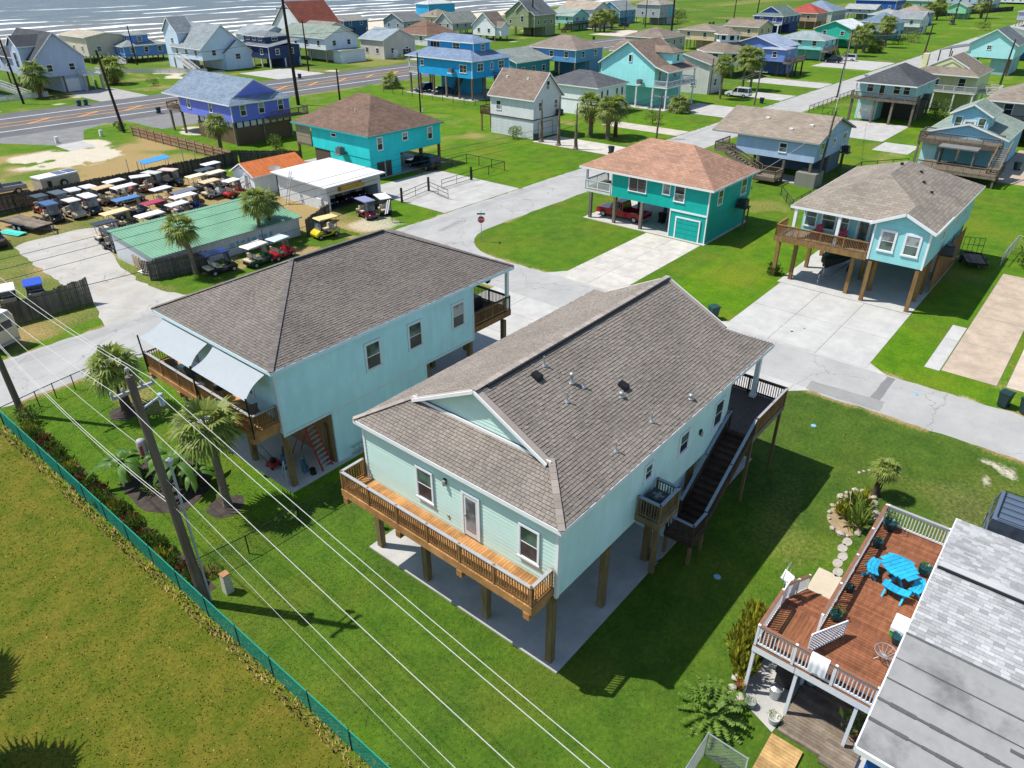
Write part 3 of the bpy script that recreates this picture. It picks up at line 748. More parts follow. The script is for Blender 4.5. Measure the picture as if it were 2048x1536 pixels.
def house(name, label, x0, y0, x1, y1, zb, ze, wall, roofmat, kind='hip', pitch=.42, ridge='x', s=None, over=.4, trim=WHITE, cat='house', group=None,
          wx=(), wy=(), postg=None, lower=(), gl=None, corner=True, fas=None, caps=True, slabc=None, postm=None, rr=None):
    """raised box house; wx / wy = windows (centre, sill above zb, w, h, kind) in the -x / -y walls; lower = enclosed boxes under it"""
    t = thing(name, label, cat, (x0, y0, 0), group)
    zt = ze+pitch*over-.1
    build(MB().box(x0, y0, zb, x1, y1, zt), 'wall', wall, t)
    q = rr or (x0, y0, x1, y1)
    add_roof(t, kind, *q, ze, pitch, roofmat, ridge, s, fas or trim, over, wall, None)
    if rr: build(MB().box(q[0], q[1], zt-.05, q[2], q[3], zt-.02), 'soffit', trim, t)
    if corner:
        for (x, y) in ((x0, y0), (x0, y1), (x1, y0)): build(MB().box(x-.025 if x == x0 else x-.1, y-.025 if y == y0 else y-.1, zb+.003, x+.1 if x == x0 else x+.025, y+.1 if y == y0 else y+.025, zt-.01), 'corner_trim', trim, t)
    for (c, dz, w, h, k) in wx: win(t, 'x', c, zb+dz, w, h, x0, trim, gl, k)
    for (c, dz, w, h, k) in wy: win(t, 'y', c, zb+dz, w, h, y0, trim, gl, k)
    if postg:
        nx, ny = postg; pts = [(x0+.2+(x1-x0-.4)*i/max(1, nx-1), y0+.2+(y1-y0-.4)*j/max(1, ny-1)) for i in range(nx) for j in range(ny)]
        posts(t, pts, zb, .3, postm or POSTW)
    for b in lower: build(MB().box(b[0], b[1], 0, b[2], b[3], zb-.002), 'lower_wall', b[4], t)
    if slabc: build(MB().box(slabc[0], slabc[1], -.05, slabc[2], slabc[3], .05), 'slab', CONC, t)
    return t

# ================================================================== THE MAIN HOUSE (mint, dutch-gable roof)
MINT = siding('mint_paint_shade_lift', (.60, .845, .80), .19, .3, line_=.12); MINTB = plain('mint_board_sun_warm', (.57, .765, .69), .55, .04, 2.5)  # one paint: sun warmth put into the boards, lifted shade into the walls
SHG = piece('brown_grey_shingle', (.222, .196, .174), .13); SHGB = plain('underlay_course_shade', (.05, .046, .044), .95, .2)  # dark underlay in the slots imitates shade under each shingle course
SHG2 = piece('dark_grey_shingle', (.186, .166, .15), .13); CAPS = piece('ridge_shingle', (.30, .262, .235), .16); CAPS2 = piece('dark_ridge_shingle', (.16, .145, .138), .16)
DKBROWN = plain('dark_deck_stain', (.085, .055, .042), .5, .25, 3)
def rake(mb, g, dx):
    for a, b in ((g[0], g[1]), (g[1], g[2])):
        a, b = Vector(a), Vector(b); d = (b-a)
        a2, b2 = a.lerp(b, .0), b
        mb.slab([a2, b2, b2+Vector((dx, 0, 0)), a2+Vector((dx, 0, 0))], .07)
def main_house():
    t = thing('beach_house', 'mint green stilt house with brown grey gable roof and cedar rear deck', 'house', (15.92, 11.0, 0))
    X0, X1, Y0, Y1, ZB = 15.92, 30.0, 11.0, 21.65, 3.8
    ze, pt = 7.38, .5; ox0, ox1, oy0, oy1 = 15.68, 34.25, 10.74, 21.92
    zt = ze+pt*.26-.1
    build(MB().box(X0, Y0, ZB, X1, Y1, zt), 'wall', MINT, t)
    # rear clapboards, one by one
    n = 19; hb = (zt-ZB)/n
    for i in range(n):
        z = ZB+hb*i; m = MB().extr([(0, .016), (-.021, .016), (-.005, hb), (0, hb)], 'y', 0, Y1-Y0-.2)
        if i == 0: bm = m.mesh('siding_board'); bm.materials.append(MINTB)
        place(bm, 'siding_board', t, (X0-.002, Y0+.1, z))
    for y in (Y0, Y1-.1): build(MB().box(X0-.05, y-.02, ZB-.02, X0, y+.1, zt), 'corner_trim', WHITE, t)
    build(MB().box(X0+.001, Y0-.03, ZB-.02, X0+.1, Y0, zt), 'corner_trim', WHITE, t)
    # roof
    P, E, Gb = roof_geo('dutch', ox0, oy0, ox1, oy1, ze, pt, 'x', 2.0)
    mb = MB()
    for p in P: mb.slab(p, .1)
    ro = build(mb, 'roof', SHGB, t); rk = MB(); rake(rk, Gb[0], -.3); rake(rk, Gb[1], .3); build(rk, 'rake_edge', CAPS, ro)
    fb = MB()
    for a, b in E: fb.bar(Vector(a)-Vector((0, 0, .1)), Vector(b)-Vector((0, 0, .1)), .05, .2)
    for g, dx in ((Gb[0], -.32), (Gb[1], .32)):
        for a, b in ((g[0], g[1]), (g[1], g[2])): fb.bar(Vector(a)+Vector((dx, 0, -.07)), Vector(b)+Vector((dx, 0, -.07)), .05, .14)
    # soffit and gable base trim
    fb.bar((ox0+1.86, oy0+1.9, ze+.95), (ox0+1.86, oy1-1.9, ze+.95), .04, .22)
    build(fb, 'fascia', WHITE, t)
    build(MB().box(ox0+.03, oy0+.03, zt-.06, ox1-.03, oy1-.03, zt-.02), 'soffit', WHITE, t)
    for sgn, g in ((1, Gb[0]), (-1, Gb[1])):
        gw = MB(); V = [Vector(p)-Vector((0, 0, .08)) for p in g]; gw.add(V+[v+Vector((.06*sgn, 0, 0)) for v in V], [(0, 1, 2), (5, 4, 3), (0, 3, 4, 1), (1, 4, 5, 2), (2, 5, 3, 0)])
        build(gw, 'gable_wall', MINT, t)
    g = Gb[0]; nb = 10
    for i in range(nb):
        z0 = g[0][2]+.02+(g[1][2]-g[0][2]-.15)*i/nb; z1 = g[0][2]+.02+(g[1][2]-g[0][2]-.15)*(i+1)/nb; dy = (z1-g[0][2])/pt+.14
        ya, yb = g[0][1]+dy, g[2][1]-dy
        if yb-ya > .1: build(MB().extr([(g[0][0], z0+.014), (g[0][0]-.022, z0+.014), (g[0][0]-.005, z1), (g[0][0], z1)], 'y', ya, yb), 'gable_board', MINTB, t)
    lay_shingles(ro, [P[0], P[1], P[2]], .20, .15, SHG, .026, 300, 3, .014)
    cb = (ro, CAPS); a, c, d0 = Vector(Gb[0][1])+Vector((-.3, 0, 0)), Vector(Gb[1][1])+Vector((.3, 0, 0)), None
    for A, B in ((a, c), (Vector((ox0, oy0, ze)), Vector(Gb[0][0])), (Vector((ox0, oy1, ze)), Vector(Gb[0][2]))):
        k = int((B-A).length/.28); st = (B-A)/k
        for i in range(k): place_cap(cb, A+st*i, A+st*(i+1.15), i)
    build(MB().bar(a+Vector((.6, -.17, .0)), c+Vector((-.3, -.17, .0)), .1, .09), 'ridge_vent', BLACK, ro)
    zf = lambda x, y: ze+pt*(y-oy0)
    for x, y in ((21.1, 15.75), (21.8, 14.2), (20.5, 14.1), (23.15, 11.6), (20.4, 11.6)): vent_pipe(ro, (x, y), zf)
    for x, y in ((20.3, 15.5), (23.55, 13.3)):
        z = zf(x, y); build(MB().add([(x-.19, y-.2, z-.08), (x+.19, y-.2, z-.08), (x+.19, y+.2, z+.12), (x-.19, y+.2, z+.12), (x-.17, y-.2, z+.14), (x+.17, y-.2, z+.14), (x+.15, y+.16, z+.25), (x-.15, y+.16, z+.25)], [(0,3,2,1),(4,5,6,7),(0,1,5,4),(1,2,6,5),(2,3,7,6),(3,0,4,7)]), 'box_vent', BLACK, ro)
    for x, y, hh in ((21.5, 14.6, .42), (23.0, 13.05, .12), (26.1, 11.3, .12)):
        z = zf(x, y); v = build(MB().lathe([(.15, 0), (.13, .03), (.07, .08), (.07, hh*.8), (.11, hh*.8+.02), (.11, hh*.8+.12), (.05, hh*.8+.16)], 14, (x, y, z)), 'vent_hood', STEEL, ro, True)
    # windows and door
    for c, z, w, h in ((17.83, 4.98, .82, 1.48), (12.32, 4.98, .82, 1.48)): win(t, 'x', c, z, w, h, X0-.028, WHITE, [glass('screen_glass', (.035, .035, .04), .3), GLASSG], 'd')
    door(t, 'x', 15.25, 4.42, .76, 2.05, X0-.028, WHITE2, WHITE, glass('door_glass', (.16, .17, .18), .12))
    for c, z, w, h in ((28.85, 5.0, .85, 1.35), (25.35, 5.35, .78, 1.0), (22.2, 5.7, .52, .7)): win(t, 'y', c, z, w, h, Y0, WHITE, [GLASS, GLASSG], 'd')
    lm = MB().box(X0-.1, 16.55, 6.42, X0-.02, 16.69, 6.66); l = build(lm, 'wall_lantern', BLACK, t); build(MB().tube([(X0-.11, 16.62, 6.36), (X0-.11, 16.62, 6.6)], .075, 8), 'lamp_glass', STEEL, l)
    l = build(MB().box(26.9, Y0-.1, 5.45, 27.05, Y0-.02, 5.7), 'wall_lantern', BLACK, t); build(MB().tube([(26.97, Y0-.12, 5.38), (26.97, Y0-.12, 5.6)], .07, 8), 'lamp_glass', STEEL, l)
    build(MB().box(X0-.06, 16.5, 4.7, X0-.02, 16.6, 4.84), 'outlet', GREYCAP, t)
    # rear deck
    d = deck(t, 'rear_deck', 14.53, 11.12, 15.88, 21.85, 4.3, 'x', CEDAR, CEDAR, 'xyY', True, CEDARW, GREYCAP, .95, .14, .34)
    for y in (11.35, 14.7, 18.2, 21.6): build(MB().box(14.5, y-.14, 3.62, 16.3, y+.14, 3.93), 'beam', CEDAR, d)
    posts(t, [(15.98, 18.22), (16.05, 14.7), (15.98, 11.25), (16.1, 21.5)]+[(x, y) for x in (19.7, 23.4, 27.1, 30.2, 33.9) for y in (11.25, 14.7, 18.2, 21.5)], 3.8)
    m = MB()
    for x in (16.0, 19.7, 23.4, 27.1): m.box(x-.1, 11.05, 3.5, x+.1, 21.6, 3.79)
    build(m, 'floor_beam', POSTW, t)
    build(MB().box(15.65, 10.67, -.05, 34.25, 21.9, .07), 'slab', CONC, t)
    build(MB().box(25.3, 11.35, .07, 29.9, 17.5, 3.79), 'lower_wall', plain('pale_blue_paint', (.42, .6, .66), .6, .06), t)
    # front porch, stairs, air conditioner balcony
    d = deck(t, 'front_deck', 30.02, 9.5, 34.1, 21.6, 4.3, 'x', DKBROWN, OLDWOOD, 'X', True, DARKWOOD, DARKWOOD, .95, .14, .34)
    rail(d, (30.3, 9.55), (34.05, 9.55), 4.3, .95, CEDARW, GREYCAP, True)
    rail(d, (30.02, 10.9), (30.02, 11.0), 4.3, .95, CEDARW, GREYCAP, True)
    for y in (11.15, 16.3, 21.4):
        c = build(MB().box(33.62, y-.11, 4.3, 33.84, y+.11, 7.2), 'porch_column', WHITE, t); build(MB().box(33.57, y-.16, 4.3, 33.89, y+.16, 4.48), 'column_base', WHITE, c)
    BLUECAP = plain('sky_reflection_cap', (.25, .32, .37), .6, .1)  # sky reflection put into the cap's blue-grey colour
    stairs(t, (30.2, 10.22), (25.7, 10.22), 4.3, 1.4, 1.3, DARKWOOD, BLUECAP, True, riser=True)
    d = deck(t, 'stair_landing', 24.35, 9.45, 25.75, 10.9, 1.4, 'x', DKBROWN, DARKWOOD, 'xy', True, DARKWOOD, BLUECAP)
    d = deck(t, 'ac_balcony', 21.4, 9.82, 23.1, 10.97, 4.3, 'x', OLDWOOD, POSTW, 'xXy', True, POSTW, BLUECAP, .95, .14, .3)
    aircon(t, 22.25, 10.42, 4.32, .86, .7, AC_D)
    posts(t, [(30.3, 9.62), (33.95, 9.62)], 4.0, .14); posts(t, [(24.45, 9.55), (25.65, 9.55), (24.45, 10.8)], 1.15, .14); posts(t, [(22.9, 10.6)], 3.98, .22)
    build(MB().tube([(23.42, 11.02, .1), (23.42, 11.0, .9), (23.3, 10.9, 1.0), (23.2, 10.95, .5), (23.5, 10.7, .12), (23.9, 10.6, .1)], .03, 6), 'hose', BLACK, t)
def place_cap(cb, A, B, i):
    roof, mat = cb; d = B-A; key = ('cap', round(d.length, 2), mat.name)
    if key not in _unit: m = MB().bar((0, 0, 0), (d.length, 0, 0), .26, .03).mesh('cap_shingle'); m.materials.append(mat); _unit[key] = m
    place(_unit[key], 'cap_shingle', roof, A+Vector((0, 0, .035)), (0, -math.asin(d.z/d.length)+.03, math.atan2(d.y, d.x)))
main_house()
# ================================================================== NEIGHBOUR with the shade sails
SKYB = siding('sky_blue_paint', (.53, .82, .88), .19, .3, line_=.1)
def sail(parent, A, B, Cc, D, sag, mat):
    n = 10; m = MB(); V = []
    A, B, Cc, D = map(Vector, (A, B, Cc, D))
    for i in range(n+1):
        for j in range(n+1):
            u, v = i/n, j/n; q = .10*math.sin(math.pi*u); w = .08*math.sin(math.pi*v)
            uu = u; vv = v*(1-2*q*.4)+q*.4
            p = A.lerp(B, vv).lerp(D.lerp(Cc, vv), uu); p.z -= sag*math.sin(math.pi*u)*math.sin(math.pi*v); V.append(p)
    F = [(i*(n+1)+j, (i+1)*(n+1)+j, (i+1)*(n+1)+j+1, i*(n+1)+j+1) for i in range(n) for j in range(n)]
    k = len(V); V2 = V+[v-Vector((0, 0, .008)) for v in V]
    m.add(V2, F+[tuple(reversed([a+k for a in f])) for f in F]); o = build(m, 'shade_sail', mat, parent, True); return o
def neighbour():
    t = thing('beach_house', 'sky blue stilt house with grey hip roof and two shade sails over its deck', 'house', (16.05, 28.45, 0))
    X0, X1, Y0, Y1, ZB = 16.05, 30.5, 28.45, 39.35, 3.5
    ze, pt = 7.4, .455; o = (15.75, 28.1, 34.1, 39.7); zt = ze+pt*.3-.1
    build(MB().box(X0, Y0, ZB, X1, Y1, zt), 'wall', SKYB, t)
    PBT = plain('pale_blue_trim', (.6, .72, .76), .5, .05); build(MB().box(X0-.03, Y0-.03, ZB-.02, X0+.12, Y0+.12, zt), 'corner_trim', PBT, t); build(MB().box(X1-.1, Y0-.03, ZB-.02, X1+.02, Y0+.05, zt), 'corner_trim', PBT, t); build(MB().box(X0-.02, Y0-.02, ZB-.16, X1, Y0+.05, ZB-.02), 'belt_trim', PBT, t)
    P, E, Gb = roof_geo('hip', *o, ze, pt, 'x'); mb = MB()
    for p in P: mb.slab(p, .1)
    ro = build(mb, 'roof', SHGB, t); fb = MB()
    for a, b in E: fb.bar(Vector(a)-Vector((0, 0, .1)), Vector(b)-Vector((0, 0, .1)), .05, .2)
    build(fb, 'fascia', plain('pale_sky_trim', (.62, .75, .82), .5, .05), t)
    build(MB().box(o[0]+.03, o[1]+.03, zt-.06, o[2]-.03, o[3]-.03, zt-.02), 'soffit', WHITE, t)
    lay_shingles(ro, [P[0], P[3], P[1]], .20, .15, SHG2, .026, 300, 5, .014)
    cb = (ro, CAPS2); r0, r1 = Vector(P[0][3]), Vector(P[0][2])
    for A, B in ((r0, r1), (Vector((o[0], o[1], ze)), r0), (Vector((o[2], o[1], ze)), r1), (Vector((o[0], o[3], ze)), r0)):
        k = int((B-A).length/.28); st = (B-A)/k
        for i in range(k): place_cap(cb, A+st*i, A+st*(i+1.15), i)
    build(MB().bar(r0+Vector((.1, -.14, .03)), r1+Vector((-.1, -.14, .03)), .1, .09), 'ridge_vent', BLACK, ro)
    T2 = plain('cream_trim', (.66, .72, .72), .5, .05)
    for c in (22.25, 25.45, 29.1): win(t, 'y', c, 4.85, .95, 1.5, Y0, T2, [glass('dark_screen', (.03, .03, .032), .3), GLASSG if c < 29 else GLASSB], 'd', .12)
    door(t, 'x', 33.6, 4.28, .9, 2.05, X0, WHITE2, WHITE, GLASSB)
    for c in (31.2, 36.3): win(t, 'x', c, 5.0, 1.0, 1.3, X0, WHITE, GLASSB, 'd')
    d = deck(t, 'rear_deck', 14.55, 28.6, 16.02, 39.5, 4.25, 'x', CEDAR, CEDAR, 'xyY', True, CEDARW, GREYCAP, .95, .14, .34)
    for y in (28.9, 32.5, 36, 39.2): build(MB().box(14.5, y-.14, 3.55, 16.3, y+.14, 3.88), 'beam', CEDAR, d)
    for y in (28.66, 33.75, 39.4): build(MB().tube([(14.56, y, 3.9), (14.5, y, 6.3)], .045, 8), 'sail_pole', BLACK, t)
    SAIL = plain('sail_cloth', (.33, .365, .39), .8, .05, 3)
    sail(t, (15.78, 38.6, 7.05), (15.78, 33.95, 7.05), (14.5, 33.8, 6.15), (14.5, 39.3, 6.2), .05, SAIL)
    sail(t, (15.78, 33.4, 7.05), (15.78, 28.75, 7.05), (14.5, 28.7, 6.15), (14.5, 33.7, 6.15), .05, SAIL)
    posts(t, [(16.2, 28.65), (16.2, 32.3), (16.2, 36), (16.2, 39.2)]+[(x, y) for x in (19.1, 22.8, 26.4, 30.3, 33.7) for y in (28.7, 32.3, 36, 39.2)], 3.5)
    build(MB().box(19.05, Y0, .06, 26.2, Y0+.15, ZB-.003), 'lower_wall', SKYB, t); build(MB().box(18.9, Y0+.15, .06, 19.05, 36, ZB-.003), 'lower_wall', siding('storage_boards', (.27, .17, .085), .16), t)
    build(MB().box(26.2, 34, .06, 30.3, 39.2, ZB-.003), 'lower_wall', SKYB, t)
    build(MB().box(15.75, 28.2, -.05, 34.3, 39.8, .07), 'slab', CONCW, t)
    d = deck(t, 'front_deck', 30.52, 28.4, 34.15, 39.5, 4.25, 'x', DARKWOOD, CEDARW, 'Xy', True, CEDARW, DARKWOOD, .95, .14, .4)
    for y in (28.55, 34, 39.3): build(MB().box(33.8, y-.1, 4.25, 34.0, y+.1, 7.2), 'porch_column', WHITE, t)
neighbour()
# ================================================================== HOUSE WITH THE RED-BROWN DECK (lower right of the view)
GREYSH = piece('pale_grey_shingle', (.35, .36, .37), .26); WHITEP = plain('deck_white', (.74, .75, .76), .5, .06)
BLUEW = siding('blue_wall', (.012, .11, .42), .2)
def deck_house():
    t = thing('deck_house', 'blue house with pale grey shingles, flat membrane roof and red brown deck', 'house', (16.1, -14, 0))
    build(MB().box(16.5, -16, 0, 21.2, .05, 4.75), 'wall', BLUEW, t); build(MB().box(21.2, -16, 0, 28.0, .05, 5.15), 'wall', plain('white_wall', (.7, .71, .72), .6, .06), t)
    build(MB().extr([(21.2, 5.14), (24.4, 5.66), (28.0, 5.14)], 'y', -15.9, .0), 'gable_wall', plain('white_wall', (.7, .71, .72)), t)
    P = [[(21.0, .4, 5.28), (24.4, .4, 5.85), (24.4, -18, 5.85), (21.0, -18, 5.28)], [(28.45, -18, 5.2), (24.4, -18, 5.85), (24.4, .4, 5.85), (28.45, .4, 5.2)]]
    mb = MB()
    for p in P: mb.slab(p, .1)
    ro = build(mb, 'roof', plain('grey_underlay', (.2, .205, .21), .9, .2), t); build(MB().bar((21, .42, 5.2), (24.4, .42, 5.77), .04, .18).bar((24.4, .42, 5.77), (28.45, .42, 5.12), .04, .18), 'fascia', WHITEP, t)
    Q = [[(x, max(y, -9), z) for x, y, z in p] for p in P]
    lay_shingles(ro, Q, .27, .15, GREYSH, .016, 300, 9, .004)
    build(MB().bar((24.4, .3, 5.88), (24.4, -9, 5.88), .3, .05), 'ridge_cap', piece('grey_cap', (.42, .43, .44), .1), ro); build(MB().bar((24.18, .35, 5.86), (24.18, -9, 5.86), .1, .06), 'ridge_vent', BLACK, ro)
    # flat membrane roof: sheets side by side with tarred seams
    tm = NT('aged_membrane'); p = tm.pos(); st = tm.noise(tm.scale(p, (.35, .35, 1)), 1, 6, .65); st2 = tm.noise(p, 3, 5)
    c = tm.mix(tm.ramp(st, .45, .72), (.27, .27, .268), (.11, .11, .108)); tm.col(tm.mix(1.0, c, tm.mix(st2, (.8, .8, .8), (1.15, 1.15, 1.15)), 'MULTIPLY')); tm.rough(.8)
    fr = build(MB().slab([(16.05, .4, 4.95), (21.1, .4, 5.15), (21.1, -18, 5.15), (16.05, -18, 4.95)], .16), 'flat_roof', WHITEP, t)
    xs = [16.05, 17.15, 18.0, 18.9, 19.85, 21.02]; zz = lambda x: 4.955+.2*(x-16.05)/5.05
    for i in range(5): build(MB().slab([(xs[i]+.012, .41, zz(xs[i])+.016+.003*i), (xs[i+1]-.012, .41, zz(xs[i+1])+.016+.003*i), (xs[i+1]-.012, -17.9, zz(xs[i+1])+.016+.003*i), (xs[i]+.012, -17.9, zz(xs[i])+.016+.003*i)], .012), 'membrane_sheet', tm.m, fr)
    for x, y0, y1, w in ((17.15, .42, -9, .07), (18.0, .42, -9, .1), (18.9, .42, -9, .03), (19.85, .42, -9, .03), (18.6, -3, -9, .1)):
        m = MB(); k = 26; rs = random.Random(int(x*10))
        for i in range(k):
            a = y0+(y1-y0)*i/k; b = y0+(y1-y0)*(i+1)/k; ww = w*rs.uniform(.4, 1.0); m.add([(x-ww, a, zz(x)+.046), (x+ww, a, zz(x)+.05), (x+ww, b, zz(x)+.05), (x-ww, b, zz(x)+.046)], [(0, 3, 2, 1)])
        build(m, 'tar_seam', plain('roof_tar', (.085, .085, .085), .7, .2), fr)
    build(MB().bar((16.03, .43, 4.86), (21.1, .43, 5.06), .05, .2).bar((16.02, .4, 4.84), (16.02, -17.9, 4.84), .05, .2), 'fascia', WHITEP, t)
    # decks
    BC = plain('brown_cap', (.22, .105, .062), .55, .15, 3)
    d = deck(t, 'upper_deck', 19.6, .42, 29.8, 3.08, 2.72, 'y', REDDECK, WHITEP, '', True, plank=.14, rimh=.3)
    rail(d, (21.6, 3.03), (29.7, 3.03), 2.72, .98, WHITEP, BC, True); rail(d, (29.72, .5), (29.72, 2.95), 2.72, .98, WHITEP, GREYCAP, True)
    rail(d, (19.66, .5), (19.66, 4.62), 2.72, .98, WHITEP, BC, True, post=1.4)
    d2 = deck(t, 'side_landing', 19.6, 3.1, 22.3, 4.68, 2.70, 'x', REDDECK, WHITEP, '', True, plank=.14, rimh=.3)
    rail(d2, (19.66, 4.62), (21.9, 4.62), 2.7, .98, WHITEP, BC, True)
    stairs(t, (22.3, 3.88), (26.2, 3.88), 2.7, .15, 1.5, REDDECK, BC, True, (1, 0), rmat=WHITEP)
    m = MB().box(21.95, 4.6, 2.75, 22.6, 4.64, 3.62); build(m, 'panel', WHITEP, d2); build(MB().bar((23.2, 4.64, 2.62), (24.2, 4.64, 2.0), .03, .75), 'panel', WHITEP, d2)
    posts(t, [(19.7, 4.6), (19.7, 3.0), (21.4, 3.0), (19.7, .9), (24, 3.0), (27, 3.0), (29.6, 3.0)], 2.42, .12, WHITEP)
    build(MB().box(16.3, -15.8, -.05, 29, .3, .05), 'slab', CONC, t)
    d = deck(t, 'lower_deck', 18.85, .3, 23.5, 2.95, .14, 'y', OLDWOOD, OLDWOOD, '', True, rimh=.1)
    d = deck(t, 'boardwalk', 16.2, 1.9, 18.6, 3.05, .12, 'y', piece('fresh_pine', (.46, .3, .13), .15, .7, grain=(2, 2, 2)), OLDWOOD, '', True, rimh=.08)
    d = deck(t, 'step_deck', 18.6, .3, 19.6, 1.4, .24, 'y', OLDWOOD, OLDWOOD, '', True, rimh=.15)
    sheet('patio_strip', rag([(18.7, 3.1), (20.6, 3.0), (22.2, 3.1), (22.2, 4.5), (20.2, 4.7), (19.1, 4.2)], .6, .1, 4), .02, CONC)
    sheet('stair_pad', [(26.2, 3.1), (28.2, 3.1), (28.2, 4.7), (26.2, 4.7)], .03, concrete('buff_pad', (.52, .45, .35), .1))
deck_house()

# ================================================================== HOUSES ALONG THE STREETS
def S(n, h, k=.85, **kw): return siding(n, srgb(h, k*1.28), **kw)
def SH(n, h, k=.8): return shingle(n, srgb(h, k), .6, .3)
LOWDARK = plain('recess_shade_paint', (.05, .045, .04), .8, .2)  # shade of open bays and interiors put into one dark colour
def spread_w(a, b, n, dz=.95, w=.9, h=1.4, k='d'): return [(a+(b-a)*(i+.5)/n, dz, w, h, k) for i in range(n)]
# --- teal corner house with the tan roof and the red pickup
def teal_house():
    W = S('teal_siding', '#06a79c', .82); WL = S('teal_lower', '#089f95', .8)
    t = house('corner_house', 'teal stilt house with tan hip roof, garage and white balcony at street corner', 65.7, 29.5, 75.5, 40.75, 2.9, 5.55, W, SH('tan_shingle', '#b08b77'), 'hip', .52, 'y', rr=(65.7, 29.4, 75.5, 44.3), over=.4,
              wx=[(37.6, 1.0, 2.0, 1.5, 'w'), (34.25, 1.35, .75, 1.0, 's'), (32.75, .85, 1.05, 1.5, 'd')], wy=[(68.1, .65, .95, 1.4, 'd'), (73.6, .55, 1.2, 1.6, 'd')], gl=[GLASSB, GLASS])
    sh = MB()
    for y0, y1 in ((36.65, 37.55), (37.65, 38.55)):
        for k in range(5): sh.box(65.62, y0, 4.0+k*.3, 65.66, y1, 4.22+k*.3)
    build(sh, 'shutter_slats', plain('brown_shutter', (.1, .075, .065), .6, .1), t)
    build(MB().box(65.72, 29.52, 0, 75.3, 33.6, 2.88), 'lower_wall', WL, t)
    m = MB().box(65.68, 29.48, 0, 65.8, 29.6, 2.88).box(65.68, 33.5, 0, 65.8, 33.62, 2.88).box(65.66, 29.48, 2.72, 65.7, 33.6, 2.9); build(m, 'corner_trim', WHITE, t)
    garage(t, 'x', 31.5, .03, 2.5, 2.1, 65.7, WL)
    posts(t, [(65.75, 43.3), (65.75, 40.2), (65.75, 36.9), (71, 43.3), (71, 40.2), (71, 36.9), (75.2, 43.3), (75.2, 40.2), (75.2, 36.9)], 2.9, .3, piece('grey_post', (.2, .18, .155), .12, .8, grain=(4, 4, .6)))
    build(MB().box(65.3, 29.3, -.05, 75.7, 43.9, .06), 'slab', concrete('carport_slab', (.46, .44, .41), .15), t)
    d = deck(t, 'balcony', 65.6, 40.8, 70, 44.1, 3.2, 'x', OLDWOOD, WHITE2, 'xY', True, WHITE, WHITE, .95, .2)
    for y in (43.9,): build(MB().box(65.65, y-.1, 3.2, 65.85, y+.1, 5.5), 'porch_column', WHITE2, t)
    build(MB().box(69.8, 43.8, 3.2, 70, 44, 5.5), 'porch_column', WHITE2, t)
    ac_shelf(t, 72.6, 28.85, 2.45, mat=DARKWOOD, acm=AC_D); posts(t, [(72.1, 28.4), (73.1, 28.4)], 2.35, .12)
    build(MB().tube([(70.5, 36.3, 7.3), (70.5, 36.3, 7.75)], .12, 8), 'roof_vent', WHITE2, t)
teal_house()
